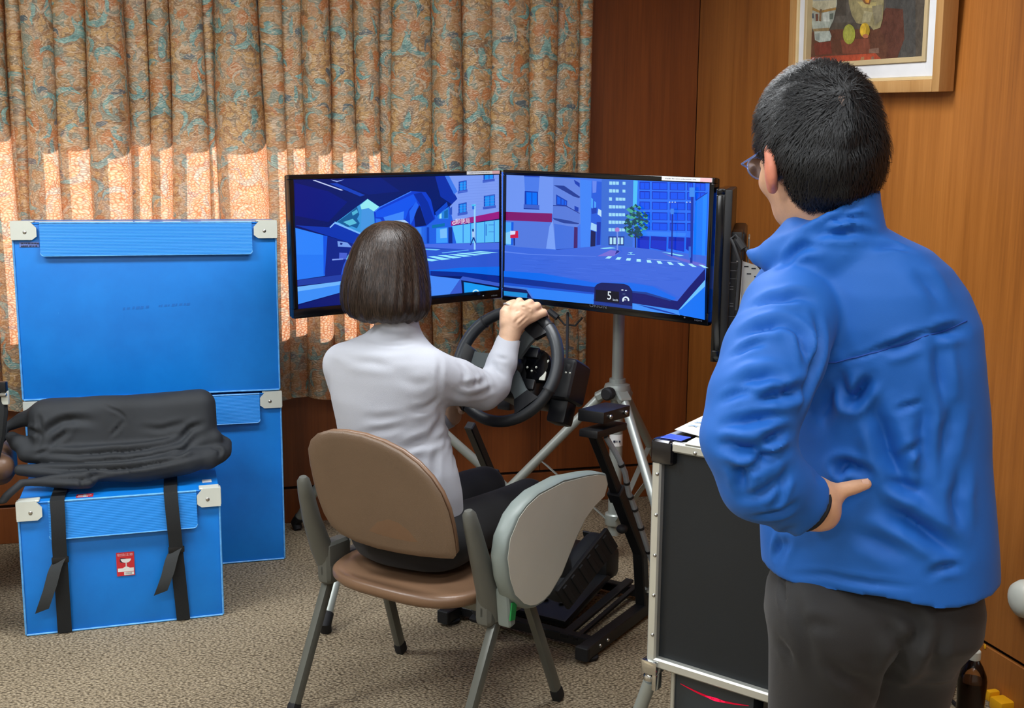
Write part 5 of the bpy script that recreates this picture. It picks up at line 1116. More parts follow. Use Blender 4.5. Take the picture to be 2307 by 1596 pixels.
def led(a, b, w_, mat, name):
    m = MB(); k = 10; vs = []; fs = []
    for i in range(k + 1):
        s_ = a + (b - a) * i / k; z = zc1 - 0.030 - 0.012 * math.sin(PI * s_); hw = w_ * (0.25 + 0.75 * math.sin(PI * i / k)); vs += [cs(x0 + 0.012 + (x1 - x0 - 0.02) * s_, yc - 0.0012, z - hw), cs(x0 + 0.012 + (x1 - x0 - 0.02) * s_, yc - 0.0012, z + hw)]
    for i in range(k): fs.append((2 * i, 2 * i + 2, 2 * i + 3, 2 * i + 1))
    m.add(vs, fs); m.build(name, mat, ct_, 0)
led(0.02, 0.98, 0.0028, tr.m, 'light_strip'); led(0.38, 0.66, 0.0042, tr2.m, 'light_core')
m = MB(); m.box(cs(x1 + 0.11, yc + 0.2, zc1 / 2), (0.20, 0.36, zc1 - 0.01), 0.006, 2, Rc); tag(m.build('amplifier_box', 'black_gloss'), 'glossy black box standing beside the computer tower under the case', 'box')
# ================================================================ smooth bodies: blended distance fields turned into quads
def V3(p): return np.asarray(p, np.float32)
class SDF:
    def __init__(s, lo, hi, h):
        s.h = h; s.lo = np.asarray(lo, float); n = np.ceil((np.asarray(hi) - s.lo) / h).astype(int) + 1
        ax = [(s.lo[i] + h * np.arange(n[i])).astype(np.float32) for i in range(3)]
        s.X, s.Y, s.Z = np.meshgrid(*ax, indexing='ij', sparse=True); s.d = None; s.n = n
    def cone(s, a, b, ra, rb, flat=None):
        a = V3(a); ba = V3(b) - a; L = float(ba @ ba) + 1e-12
        px, py, pz_ = s.X - a[0], s.Y - a[1], s.Z - a[2]
        t = np.clip((px * ba[0] + py * ba[1] + pz_ * ba[2]) / L, 0, 1)
        return np.sqrt((px - t * ba[0]) ** 2 + (py - t * ba[1]) ** 2 + (pz_ - t * ba[2]) ** 2) - (ra + (rb - ra) * t)
    def chain(s, pts, rs, k=0.0):
        d = None
        for i in range(len(pts) - 1):
            q = s.cone(pts[i], pts[i + 1], rs[i], rs[i + 1]); d = q if d is None else (np.minimum(d, q) if k == 0 else smin(d, q, k))
        return d
    def ell(s, c, r, R=None):
        px, py, pz_ = s.X - c[0], s.Y - c[1], s.Z - c[2]; R = np.eye(3) if R is None else R     # columns of R: local axes
        k0 = 0; k1 = 0
        for i in range(3):
            q = px * R[0, i] + py * R[1, i] + pz_ * R[2, i]; k0 = k0 + (q / r[i]) ** 2; k1 = k1 + (q / r[i] ** 2) ** 2
        k0 = np.sqrt(k0); return k0 * (k0 - 1) / np.maximum(np.sqrt(k1), 1e-6)
    def stack(s, rows, yaw, z_lo=None, z_hi=None):                     # rows: z, cx, cy, a, b
        r = np.array(sorted(rows), float); z = np.clip(s.Z, r[0, 0], r[-1, 0]); f = lambda i: np.interp(z.ravel(), r[:, 0], r[:, i]).reshape(z.shape).astype(np.float32)
        px, py = s.X - f(1), s.Y - f(2); c, q = math.cos(yaw), math.sin(yaw); x = px * c + py * q; y = -px * q + py * c; a, b = f(3), f(4)
        k0 = np.sqrt((x / a) ** 2 + (y / b) ** 2); k1 = np.sqrt((x / a ** 2) ** 2 + (y / b ** 2) ** 2); d = k0 * (k0 - 1) / np.maximum(k1, 1e-6)
        z0 = r[0, 0] if z_lo is None else z_lo; z1 = r[-1, 0] if z_hi is None else z_hi
        return np.maximum(d, np.maximum(z0 - s.Z, s.Z - z1))
    def plane(s, p, n):                                                # positive on the side of n
        n = V3(n) / np.linalg.norm(n); return (s.X - p[0]) * n[0] + (s.Y - p[1]) * n[1] + (s.Z - p[2]) * n[2]
    def add(s, d, k=0.0): s.d = d if s.d is None else (smin(s.d, d, k) if k > 0 else np.minimum(s.d, d)); return s
    def cut(s, d, k=0.0): s.d = np.maximum(s.d, -d) if k == 0 else -smin(-s.d, d, k); return s
    def mesh(s, smooth=1):
        v = np.broadcast_to(s.d, tuple(s.n)).astype(np.float32); ins = v < 0
        nx, ny, nz = v.shape; cs_ = (nx - 1, ny - 1, nz - 1); cnt = np.zeros(cs_, np.float32); acc = np.zeros(cs_ + (3,), np.float32)
        off = [(i, j, k) for i in (0, 1) for j in (0, 1) for k in (0, 1)]
        sl = lambda o: tuple(slice(o[a], o[a] + cs_[a]) for a in range(3))
        for a in off:
            for ax in range(3):
                if a[ax]: continue
                b = list(a); b[ax] = 1; va, vb = v[sl(a)], v[sl(b)]; mk = (va < 0) != (vb < 0)
                t = np.where(mk, va / np.where(mk, va - vb, 1), 0); cnt += mk
                for q in range(3): acc[..., q] += np.where(mk, a[q] + (t if q == ax else 0), 0)
        act = cnt > 0; idx = -np.ones(cs_, np.int64); idx[act] = np.arange(act.sum())
        ijk = np.argwhere(act); P = s.lo + s.h * (ijk + acc[act] / cnt[act][:, None]); quads = []
        for ax in range(3):
            o1, o2 = [(1, 2), (2, 0), (0, 1)][ax]
            sa = [slice(None)] * 3; sb = [slice(None)] * 3; sa[ax] = slice(0, v.shape[ax] - 1); sb[ax] = slice(1, v.shape[ax])
            ia, ib = ins[tuple(sa)], ins[tuple(sb)]; e = np.argwhere(ia != ib); flip = ia[tuple(e.T)]
            ok = (e[:, o1] > 0) & (e[:, o2] > 0) & (e[:, o1] < v.shape[o1] - 1) & (e[:, o2] < v.shape[o2] - 1); e = e[ok]; flip = flip[ok]
            def g(d1, d2):
                q = e.copy(); q[:, o1] -= d1; q[:, o2] -= d2; return idx[tuple(q.T)]
            Q = np.stack([g(1, 1), g(0, 1), g(0, 0), g(1, 0)], 1); Q[~flip] = Q[~flip][:, ::-1]; quads.append(Q)
        Q = np.concatenate(quads)
        for _ in range(smooth): P = relax(P, Q, 0.5)
        return P, Q
def smin(a, b, k):
    h = np.clip(0.5 + 0.5 * (b - a) / k, 0, 1); return b * (1 - h) + a * h - k * h * (1 - h)
def relax(P, Q, w):
    S_ = np.zeros_like(P); c = np.zeros(len(P))
    for i in range(4):
        a, b = Q[:, i], Q[:, (i + 1) % 4]
        np.add.at(S_, a, P[b]); np.add.at(S_, b, P[a]); np.add.at(c, a, 1); np.add.at(c, b, 1)
    return P * (1 - w) + w * S_ / np.maximum(c, 1)[:, None]
def vnormals(P, Q):
    n = np.cross(P[Q[:, 2]] - P[Q[:, 0]], P[Q[:, 3]] - P[Q[:, 1]]); N = np.zeros_like(P)
    for i in range(4): np.add.at(N, Q[:, i], n)
    return N / np.maximum(np.linalg.norm(N, axis=1), 1e-9)[:, None]
def projv(P):
    v = P - O; z = v @ FW; return CX + F * (v @ RT) / z, CY - F * (v @ UP) / z, z
def fold(P, Q, creases, ridge=0.55):
    """press folds into a cloth surface along lines traced on it: (pixel polyline, width m, depth m)"""
    N = vnormals(P, Q); x, y, z = projv(P); view = P - O; view /= np.linalg.norm(view, axis=1)[:, None]; vis = (N * view).sum(1) < -0.05
    vi = np.where(vis)[0]; D = np.zeros(len(P))
    for line, w_, dep in creases:
        L = np.array(line, float); seg = np.linalg.norm(np.diff(L, axis=0), axis=1); T = np.concatenate([[0], np.cumsum(seg)]); n = max(4, int(T[-1] / 7)); tt = np.linspace(0, T[-1], n)
        S_ = np.stack([np.interp(tt, T, L[:, 0]), np.interp(tt, T, L[:, 1])], 1); pts = []; ws_ = []
        for k, (a, b) in enumerate(S_):
            r2 = (x[vi] - a) ** 2 + (y[vi] - b) ** 2; near = np.where(r2 < 14 ** 2)[0]
            if len(near) == 0: continue
            pts.append(P[vi[near[np.argmin(z[vi[near]] + r2[near] * 1e-5)]]]); ws_.append(min(1.0, 2.6 * min(k + 0.6, n - k - 0.4) / n))
        if not pts: continue
        pts = np.array(pts); ws_ = np.array(ws_)
        for _ in range(3):
            if len(pts) > 2: pts[1:-1] = (pts[:-2] + 2 * pts[1:-1] + pts[2:]) / 4
        if len(pts) > 1:
            tq = np.linspace(0, len(pts) - 1, 3 * len(pts)); ti = np.arange(len(pts)); ws_ = np.interp(tq, ti, ws_); pts = np.stack([np.interp(tq, ti, pts[:, i]) for i in range(3)], 1)
        c = np.where((np.abs(P - pts.mean(0)) < np.ptp(pts, axis=0) / 2 + 5 * w_ + 0.01).all(1))[0]
        if len(c) == 0: continue
        d2 = ((P[c][:, None, :] - pts[None]) ** 2).sum(2); j = d2.argmin(1); d = np.sqrt(d2[np.arange(len(c)), j]); D[c] += ws_[j] * (-dep * np.exp(-1.5 * (np.sqrt(d * d + 0.0045 ** 2) - 0.0045) / w_) + ridge * dep * np.exp(-((d - 1.7 * w_) / (0.9 * w_)) ** 2))
    return P + N * D[:, None]
def wrinkle(P, Q, amp, freq, seed, aniso=(1, 1, 1)):
    rg = np.random.default_rng(seed); N = vnormals(P, Q); q = P * np.array(aniso); d = np.zeros(len(P))
    wq = q + 0.03 * np.sin(q[:, [1, 2, 0]] * freq * 0.6 + 1.3)
    for i in range(7):
        k = rg.normal(0, 1, 3); k *= freq * rg.uniform(0.6, 1.5) / np.linalg.norm(k); d += np.sin(wq @ k + rg.uniform(0, 6.28))
    return P + N * (amp * d / 2.6)[:, None]
def to_obj(name, PQs, mat, parent, smooth=70):
    me = bpy.data.meshes.new(name); vs = []; fs = []
    for P, Q in PQs: fs += (np.asarray(Q) + len(vs)).tolist(); vs += (P - base_of(parent)).tolist()
    me.from_pydata(vs, [], fs); me.update(); return link(name, me, mat, parent, smooth)
def rows_from(px_rows, yaw, grow=0.0):
    out = []
    for (y, l, r, zc, b) in px_rows:
        a_, b_ = pz(l, y, zc), pz(r, y, zc); c = (a_ + b_) / 2; w_ = np.linalg.norm(b_ - a_) / 2 + grow; b += grow
        a2 = math.sqrt(max(w_ ** 2 - (b * math.sin(yaw)) ** 2, (0.5 * w_) ** 2)) / math.cos(yaw); out.append((c[2], c[0], c[1], a2, b))
    return out
def strands(start, dirs, field, n_step, step, width, lift, pull, seed, mat, parent, name, jit=0.25, taper=True):
    """short ribbons combed over a surface; field(P)->(distance, normal); dirs(P)->comb direction"""
    rg = np.random.default_rng(seed); P = start.copy(); n = len(P); pts = [P.copy()]; nr = []
    jv = rg.normal(0, jit, (n, 3))
    for k in range(n_step):
        d, N = field(P); nr.append(N); D_ = dirs(P) + jv; D_ -= N * (D_ * N).sum(1)[:, None] * 0.9; D_ /= np.maximum(np.linalg.norm(D_, axis=1), 1e-9)[:, None]
        P = P + D_ * step; d, N = field(P); tgt = lift * (k + 1) / n_step if np.isscalar(lift) else lift[:, None][:, 0] * (k + 1) / n_step; P = P - N * ((d - tgt) * pull)[:, None]; pts.append(P.copy())
    nr.append(nr[-1]); vs = []; fs = []; m_ = n_step + 1
    A = np.stack(pts, 1); Nn = np.stack(nr, 1); T = np.gradient(A, axis=1); S_ = np.cross(T, Nn); S_ /= np.maximum(np.linalg.norm(S_, axis=2), 1e-9)[..., None]
    wv = width * (np.linspace(1, 0.15, m_) if taper else np.linspace(1, 0.5, m_)); a = A + S_ * wv[None, :, None]; b = A - S_ * wv[None, :, None]
    vs = np.stack([a, b], 2).reshape(-1, 3) - base_of(parent); base_i = (np.arange(n) * m_ * 2)[:, None]; kk = (np.arange(n_step) * 2)[None]
    q0 = base_i + kk; fs = np.stack([q0, q0 + 1, q0 + 3, q0 + 2], 2).reshape(-1, 4)
    me = bpy.data.meshes.new(name); me.vertices.add(len(vs)); me.vertices.foreach_set('co', vs.ravel()); me.loops.add(fs.size); me.loops.foreach_set('vertex_index', fs.ravel().astype(np.int32)); me.polygons.add(len(fs)); me.polygons.foreach_set('loop_start', np.arange(0, fs.size, 4, dtype=np.int32)); me.update(calc_edges=True); me.validate()
    o = link(name, me, mat, parent, 0); me.polygons.foreach_set('use_smooth', [True] * len(me.polygons)); o['kind'] = 'stuff'; return o

def skin_mat(name, c):
    t = NT(name); co = t.coord('Object'); n1 = t.noise(co, 26.0, 4.0, 0.6); n2 = t.noise(co, 160.0, 2.0)
    col = t.ramp(n1, [(0.32, tuple(x * 0.82 for x in c[:3]) + (1,)), (0.68, c)])
    t.bsdf(col, 0.5, 0.0, n2, 0.18, 0.002); return t.m
def hair_mat(name, c1, c2, rough=0.38):
    t = NT(name); co = t.coord('Object'); n1 = t.noise(t.n('ShaderNodeMapping', {'Vector': co, 'Scale': (1, 1, 0.12)}).outputs[0], 240.0, 3.0, 0.6)
    t.bsdf(t.ramp(n1, [(0.35, c1), (0.7, c2)]), rough, 0.0, n1, 0.35, 0.003, Specular_IOR_Level=0.45); return t.m
def cloth_mat(name, c, rough=0.75, weave=1400.0, bstr=0.2, var=0.05, sheen=0.0):
    t = NT(name); co = t.coord('Object'); n1 = t.noise(co, 7.0, 3.0); n2 = t.noise(co, weave, 1.0)
    col = t.ramp(n1, [(0.3, tuple(x * (1 - var) for x in c[:3]) + (1,)), (0.7, tuple(min(1, x * (1 + var)) for x in c[:3]) + (1,))])
    t.bsdf(col, rough, 0.0, n2, bstr, 0.0015, Sheen_Weight=sheen); return t.m
M['skin'] = skin_mat('light_skin', rgb(226, 176, 140)); M['skin_hand'] = skin_mat('hand_skin', rgb(216, 176, 146)); M['ear'] = skin_mat('flushed_ear_skin', rgb(224, 140, 112))
M['jacket'] = cloth_mat('blue_nylon_jacket', rgb(6, 94, 184), 0.66, 900.0, 0.08, 0.04, 0.05); M['trousers'] = cloth_mat('charcoal_trousers', rgb(31, 30, 30), 0.8, 1200.0, 0.25, 0.10, 0.1)
M['hair_black'] = hair_mat('black_hair', rgb(6, 7, 9), rgb(18, 20, 24), 0.5); M['hair_brown'] = hair_mat('dark_brown_hair', rgb(28, 19, 14), rgb(66, 49, 38), 0.42)
M['sweater'] = cloth_mat('pale_grey_knit', rgb(172, 175, 184), 0.9, 1100.0, 0.35, 0.03, 0.2); M['black_trousers'] = cloth_mat('black_trouser_cloth', rgb(9, 10, 13), 0.9, 1200.0, 0.2, 0.08, 0.05)
M['lens'] = None

# ---------------------------------------------------------------- the standing man
MY = math.radians(-30)
man = thing('person', 'person in a blue windbreaker and glasses standing with a hand on the hip', 'person', (pz(1960, 1290, 1.86)[0], pz(1960, 1290, 1.86)[1], 0))
T_ = [(505, 1815, 1985, 1.80, 0.072), (535, 1788, 2035, 1.805, 0.092), (560, 1766, 2085, 1.81, 0.106), (600, 1736, 2124, 1.815, 0.120), (650, 1710, 2152, 1.82, 0.130), (720, 1705, 2179, 1.825, 0.136), (800, 1715, 2187, 1.83, 0.134), (900, 1728, 2191, 1.84, 0.130), (1000, 1734, 2196, 1.85, 0.130), (1100, 1730, 2205, 1.86, 0.134), (1200, 1727, 2213, 1.87, 0.140), (1290, 1730, 2217, 1.88, 0.142), (1400, 1728, 2220, 1.89, 0.144)]
Jl = [pz(x, y, z) for x, y, z in ((1778, 712, 1.745), (1738, 800, 1.70), (1706, 895, 1.665), (1686, 988, 1.65), (1720, 1080, 1.665), (1790, 1128, 1.695))]
Jr_ = [0.078, 0.074, 0.070, 0.066, 0.063, 0.055]
Rs_ = [pz(x, y, z) for x, y, z in ((2070, 680, 1.90), (2105, 850, 1.95), (2105, 990, 1.99), (2040, 1010, 2.10), (1930, 960, 2.16))]
lo = pz(1560, 1420, 1.80); hi = pz(2260, 400, 1.80)
S_ = SDF((lo[0] - 0.06, 1.40, lo[2] - 0.03), (hi[0] + 0.03, 2.30, hi[2] + 0.03), 0.0050)
S_.add(S_.stack(rows_from(T_, MY), MY)); S_.add(S_.chain(Rs_, [0.072, 0.066, 0.062, 0.056, 0.046], 0.02), 0.05)
# stand-up collar, cut by a slanting plane
c0, c1 = pz(1862, 560, 1.80), pz(1868, 448, 1.785)
col_ = S_.cone(c0, c1, 0.100, 0.079); pc_ = pz(1868, 474, 1.78); back_dir = np.array([math.sin(-MY), -math.cos(MY), 0])
pn = np.cross(pz(1965, 436, 1.80) - pz(1690, 566, 1.80), pz(1830, 500, 1.70) - pz(1830, 500, 1.90)); pn = pn / np.linalg.norm(pn) * (1 if pn[2] > 0 else -1)
col_ = np.maximum(col_, S_.plane(pz(1845, 492, 1.80), pn)); S_.add(col_, 0.006)
tip = S_.chain([pz(1800, 552, 1.79), pz(1748, 578, 1.80), pz(1712, 578, 1.82), pz(1686, 569, 1.84)], [0.046, 0.026, 0.014, 0.005]); S_.add(tip, 0.010)
arm_f = S_.chain(Jl, Jr_, 0.02)
cuff_n = Jl[5] - Jl[4]; cuff_n /= np.linalg.norm(cuff_n); cuff_p = pz(1822, 1128, 1.70)
arm_f = np.maximum(arm_f, S_.plane(cuff_p, cuff_n)); S_.add(arm_f, 0.016)
S_.cut(S_.Z - 0.790 + 0.006 * np.sin(S_.X * 30) + 0 * S_.Y)
Pj, Qj = S_.mesh(1)
Pj = wrinkle(Pj, Qj, 0.0022, 34.0, 11, (1, 1, 0.8))
cr = [ # sleeve folds
 ([(1660, 690), (1720, 665), (1800, 655), (1850, 670)], 0.011, 0.008), ([(1640, 760), (1700, 725), (1760, 715), (1800, 735)], 0.012, 0.010), ([(1632, 800), (1680, 770), (1720, 757)], 0.008, 0.006), ([(1770, 700), (1815, 740), (1830, 800), (1832, 850)], 0.010, 0.009),
 ([(1622, 880), (1680, 845), (1740, 835), (1790, 850)], 0.012, 0.009), ([(1605, 905), (1650, 885), (1700, 880)], 0.008, 0.006), ([(1760, 870), (1800, 885), (1830, 865)], 0.010, 0.013), ([(1700, 905), (1745, 888), (1800, 900)], 0.010, 0.011), ([(1600, 960), (1650, 945), (1720, 935), (1790, 938)], 0.010, 0.009),
 ([(1598, 1000), (1640, 1010), (1690, 1018), (1735, 1040), (1752, 1050)], 0.011, 0.014), ([(1700, 1012), (1750, 985), (1795, 972)], 0.010, 0.012), ([(1640, 1085), (1690, 1065), (1750, 1035), (1800, 1010)], 0.009, 0.009), ([(1650, 1135), (1720, 1120), (1800, 1060)], 0.009, 0.007), ([(1645, 1060), (1665, 1085), (1660, 1120)], 0.010, 0.010), ([(1735, 1165), (1770, 1110), (1785, 1050)], 0.007, 0.005), ([(1690, 1180), (1760, 1170), (1810, 1140)], 0.008, 0.007),
 # armhole seam
 ([(1845, 690), (1862, 750), (1858, 800), (1835, 870), (1815, 930)], 0.010, 0.010),
 # collar folds
 ([(1870, 470), (1915, 462), (1960, 462)], 0.006, 0.006), ([(1800, 520), (1850, 500), (1930, 486), (1985, 500)], 0.007, 0.007), ([(1770, 565), (1810, 530), (1870, 520), (1940, 520), (2000, 535)], 0.009, 0.008), ([(1745, 600), (1790, 560), (1850, 545)], 0.009, 0.008), ([(1960, 545), (2010, 540), (2060, 555)], 0.008, 0.005),
 # yoke
 ([(1865, 823), (1930, 808), (1990, 790), (2060, 762), (2120, 742), (2182, 722)], 0.0045, 0.0045),
 ([(1975, 800), (2030, 785), (2080, 765)], 0.010, 0.009), ([(2100, 760), (2150, 740), (2184, 735)], 0.010, 0.009),
 # body folds
 ([(1880, 840), (1890, 890), (1905, 910), (1935, 880), (1950, 850)], 0.012, 0.013), ([(1900, 930), (1925, 890), (1960, 860)], 0.010, 0.008), ([(1830, 960), (1850, 920), (1870, 850)], 0.016, 0.012), ([(1945, 895), (1975, 960), (2000, 1040), (2040, 1095), (2075, 1120)], 0.017, 0.016), ([(1850, 1070), (1885, 1045), (1960, 1070)], 0.010, 0.010), ([(1880, 1095), (1875, 1070), (1900, 1050)], 0.008, 0.009), ([(1975, 1085), (2020, 1100), (2080, 1118)], 0.011, 0.010),
 ([(1970, 1140), (2010, 1165), (2070, 1195), (2130, 1230), (2170, 1255)], 0.016, 0.018), ([(2080, 860), (2078, 960), (2082, 1060), (2078, 1160)], 0.012, 0.007), ([(2115, 760), (2122, 850), (2135, 930)], 0.013, 0.008), ([(2010, 930), (2040, 920), (2072, 915)], 0.006, 0.005), ([(2025, 1040), (2045, 1015), (2070, 1010)], 0.008, 0.007), ([(2160, 900), (2140, 1000), (2120, 1060)], 0.016, 0.007), ([(2175, 1050), (2165, 1120), (2170, 1200)], 0.014, 0.008),
 ([(2090, 1300), (2120, 1285), (2175, 1280)], 0.008, 0.007), ([(1740, 1270), (1760, 1215), (1790, 1200)], 0.010, 0.007), ([(1760, 1300), (1850, 1300), (1950, 1320), (2060, 1325)], 0.006, 0.004), ([(1745, 1215), (1738, 1240), (1732, 1255)], 0.006, 0.008), ([(1900, 1200), (1960, 1220), (2040, 1260)], 0.016, 0.006),
 ([(2060, 590), (2110, 640), (2140, 690)], 0.016, 0.005)]
Pj = fold(Pj, Qj, [(a, b * 0.9, c * 1.4) for a, b, c in cr], 0.45); Pj = relax(Pj, Qj, 0.2)
jk = to_obj('jacket', [(Pj, Qj)], 'jacket', man)
# stitched yoke seam and drawstring
def on_surface(P, Q, line, lift):
    N = vnormals(P, Q); x, y, z = projv(P); view = P - O; vis = np.where((N * view).sum(1) < 0)[0]; out = []
    for a, b in line:
        r2 = (x[vis] - a) ** 2 + (y[vis] - b) ** 2; i = vis[np.argmin(r2 + (z[vis] - z[vis].min()) * 20)]; out.append(P[i] + N[i] * lift)
    return out
sl_ = [(1868 + k * 15.5, 820 - k * 3.6 - 0.055 * k * k) for k in range(21)]
sp_ = on_surface(Pj, Qj, sl_, 0.0008); sp_ = [sp_[0]] + [(sp_[i - 1] + sp_[i] * 2 + sp_[i + 1]) / 4 for i in range(1, len(sp_) - 1)] + [sp_[-1]]
m = MB(); m.tube(sp_, 0.0014, 6); m.build('yoke_seam', plain('dark_blue_seam', rgb(14, 70, 160), 0.7), jk)
m = MB(); m.tube([pz(1731, 578, 1.79), pz(1730, 588, 1.785), pz(1733, 599, 1.785)], 0.0018, 8); m.build('drawstring', plain('red_cord', rgb(225, 70, 80), 0.6), jk)

# trousers and shoes
LZ = 1.86
hipL, hipR = pz(1868, 1400, 1.86), pz(2058, 1385, 1.92)
kneeL = np.array([hipL[0] - 0.005, hipL[1] + 0.03, 0.47]); kneeR = np.array([hipR[0] - 0.01, hipR[1] + 0.04, 0.47])
ankL = np.array([kneeL[0] + 0.0, kneeL[1] - 0.03, 0.09]); ankR = np.array([kneeR[0], kneeR[1] - 0.02, 0.09])
S_ = SDF((hipL[0] - 0.16, 1.55, 0.03), (hipR[0] + 0.16, 2.25, pz(1960, 1270, 1.86)[2] + 0.02), 0.0085)
S_.add(S_.stack(rows_from([(1255, 1790, 2160, 1.88, 0.10), (1290, 1765, 2180, 1.885, 0.112), (1340, 1742, 2190, 1.885, 0.118), (1400, 1738, 2180, 1.89, 0.114), (1450, 1775, 2140, 1.895, 0.085), (1490, 1840, 2110, 1.90, 0.04)], MY), MY))
S_.add(S_.chain([hipL, kneeL, ankL], [0.100, 0.080, 0.066]), 0.045); S_.add(S_.chain([hipR, kneeR, ankR], [0.097, 0.078, 0.066]), 0.045)
S_.cut(S_.Z - 0.055 + 0 * S_.X + 0 * S_.Y)
Pt, Qt = S_.mesh(2); Pt = wrinkle(Pt, Qt, 0.002, 26.0, 5)
Pt = fold(Pt, Qt, [([(1755, 1290), (1752, 1340), (1760, 1375)], 0.006, 0.008), ([(1760, 1300), (1790, 1380), (1810, 1460), (1830, 1560)], 0.012, 0.006), ([(2010, 1370), (2050, 1385), (2068, 1410), (2060, 1440), (2020, 1480)], 0.012, 0.012), ([(2060, 1430), (2030, 1500), (2000, 1560), (1985, 1596)], 0.016, 0.016), ([(1850, 1500), (1900, 1530), (1980, 1560)], 0.012, 0.008), ([(1990, 1400), (2020, 1450), (2030, 1480)], 0.010, 0.008), ([(1800, 1420), (1830, 1400), (1880, 1420)], 0.010, 0.005), ([(2120, 1400), (2110, 1480), (2100, 1550)], 0.012, 0.007), ([(1740, 1450), (1765, 1470), (1772, 1500)], 0.010, 0.007)])
to_obj('trousers', [(Pt, Qt)], 'trousers', man)
mf = np.array([math.sin(MY), math.cos(MY), 0])
for an, nm in ((ankL, 'shoe'), (ankR, 'shoe')):
    S_ = SDF((an[0] - 0.22, an[1] - 0.22, 0.0), (an[0] + 0.22, an[1] + 0.28, 0.14), 0.007)
    h_ = np.array([an[0], an[1], 0.045]); S_.add(S_.chain([h_ - mf * 0.045, h_ + mf * 0.08 - ZU * 0.005, h_ + mf * 0.165 - ZU * 0.012], [0.044, 0.046, 0.036])); S_.add(S_.cone(h_, h_ + ZU * 0.05, 0.046, 0.042), 0.02); S_.cut(S_.Z - 0.004 + 0 * S_.X + 0 * S_.Y)
    P, Q = S_.mesh(1); to_obj('shoe', [(P, Q)], 'black_plastic', man)

# body: head, neck, trunk, arms, hand (mostly under the clothes)
HA = math.radians(-21); Hc = pz(1832, 322, 1.795); hf = np.array([math.sin(HA), math.cos(HA), 0]); hl = np.array([-math.cos(HA), math.sin(HA), 0])
pt_ = math.radians(-14); hf2 = hf * math.cos(pt_) + ZU * math.sin(pt_); hu = np.cross(hl, hf2) * -1; hu = hu if hu[2] > 0 else -hu
HR = np.stack([hl, hf2, hu], 1)
def hp_(l, f, u): return Hc + hl * l + hf2 * f + hu * u
def head(S, c, hp, R, sc=1.0, ears=True):
    S.add(S.ell(hp(0, -0.008 * sc, 0.018 * sc), (0.079 * sc, 0.098 * sc, 0.098 * sc), R)); S.add(S.ell(hp(0, 0.028 * sc, -0.045 * sc), (0.064 * sc, 0.070 * sc, 0.082 * sc), R), 0.03)
    S.add(S.ell(hp(0, 0.066 * sc, -0.102 * sc), (0.032 * sc, 0.026 * sc, 0.022 * sc), R), 0.03); S.add(S.cone(hp(0, 0.090 * sc, -0.018 * sc), hp(0, 0.112 * sc, -0.050 * sc), 0.010, 0.014), 0.012)
    for s_ in (-1, 1):
        S.cut(S.ell(hp(s_ * 0.033 * sc, 0.102 * sc, -0.012 * sc), (0.020, 0.014, 0.012), R), 0.012); S.add(S.ell(hp(s_ * 0.033 * sc, 0.084 * sc, -0.014 * sc), (0.013, 0.013, 0.012), R), 0.003)
        S.add(S.ell(hp(s_ * 0.040 * sc, 0.062 * sc, -0.05 * sc), (0.022, 0.022, 0.018), R), 0.02)
        if ears:
            S.add(S.ell(hp(s_ * 0.090 * sc, -0.006 * sc, -0.042 * sc), (0.011, 0.023, 0.037), R @ np.array(Matrix.Rotation(0.45 * s_, 3, 'Z'))), 0.006); S.cut(S.ell(hp(s_ * 0.100 * sc, 0.006 * sc, -0.036 * sc), (0.008, 0.012, 0.020), R), 0.006); S.add(S.ell(hp(s_ * 0.083 * sc, 0.004 * sc, -0.072 * sc), (0.008, 0.010, 0.012), R), 0.006)
    S.add(S.cone(hp(-0.020 * sc, 0.093 * sc, -0.074 * sc), hp(0.020 * sc, 0.093 * sc, -0.074 * sc), 0.006, 0.006), 0.008); S.cut(S.cone(hp(-0.020 * sc, 0.099 * sc, -0.0745 * sc), hp(0.020 * sc, 0.099 * sc, -0.0745 * sc), 0.0022, 0.0022), 0.003)
    return S
S_ = SDF(Hc - 0.16, Hc + np.array([0.16, 0.16, 0.15]), 0.0038)
head(S_, Hc, hp_, HR); S_.add(S_.cone(hp_(0, -0.025, -0.06), pz(1872, 520, 1.815), 0.060, 0.064), 0.03); Ph1, Qh1 = S_.mesh(1)
lo = np.array([Hc[0] - 0.33, 1.45, 0.75]); S_ = SDF(lo, (Hc[0] + 0.36, 2.32, Hc[2] - 0.10), 0.011)
S_.add(S_.stack(rows_from([(y, l, r, z, b) for y, l, r, z, b in T_ if y > 540 and y < 1300], MY, -0.04), MY)); S_.add(S_.cone(pz(1862, 590, 1.815), pz(1868, 470, 1.80), 0.075, 0.058), 0.03); S_.add(S_.chain(Jl[:5], [r - 0.022 for r in Jr_[:5]]), 0.02); S_.add(S_.chain(Rs_[:4], [0.052, 0.046, 0.042, 0.036]), 0.02)
Pb1, Qb1 = S_.mesh(1)
# left hand on the hip: thumb towards the back, fingers forward
wr = pz(1800, 1128, 1.690); pm0 = pz(1838, 1132, 1.706); mcp = pz(1862, 1150, 1.718)
S_ = SDF(pz(1690, 1240, 1.66) - 0.02, pz(1985, 1040, 1.80) + np.array([0.02, 0.06, 0.02]), 0.0030)
S_.add(S_.cone(Jl[4], wr, 0.036, 0.031)); S_.add(S_.cone(wr, pm0, 0.031, 0.034), 0.012); S_.add(S_.cone(pz(1830, 1110, 1.702), pz(1852, 1160, 1.712), 0.026, 0.024), 0.018); S_.add(S_.cone(pz(1820, 1165, 1.705), pz(1850, 1150, 1.712), 0.020, 0.024), 0.016)
S_.add(S_.chain([pz(1848, 1118, 1.705), pz(1890, 1107, 1.706), pz(1925, 1098, 1.709), pz(1951, 1091, 1.712)], [0.018, 0.0125, 0.0112, 0.0088]), 0.012)
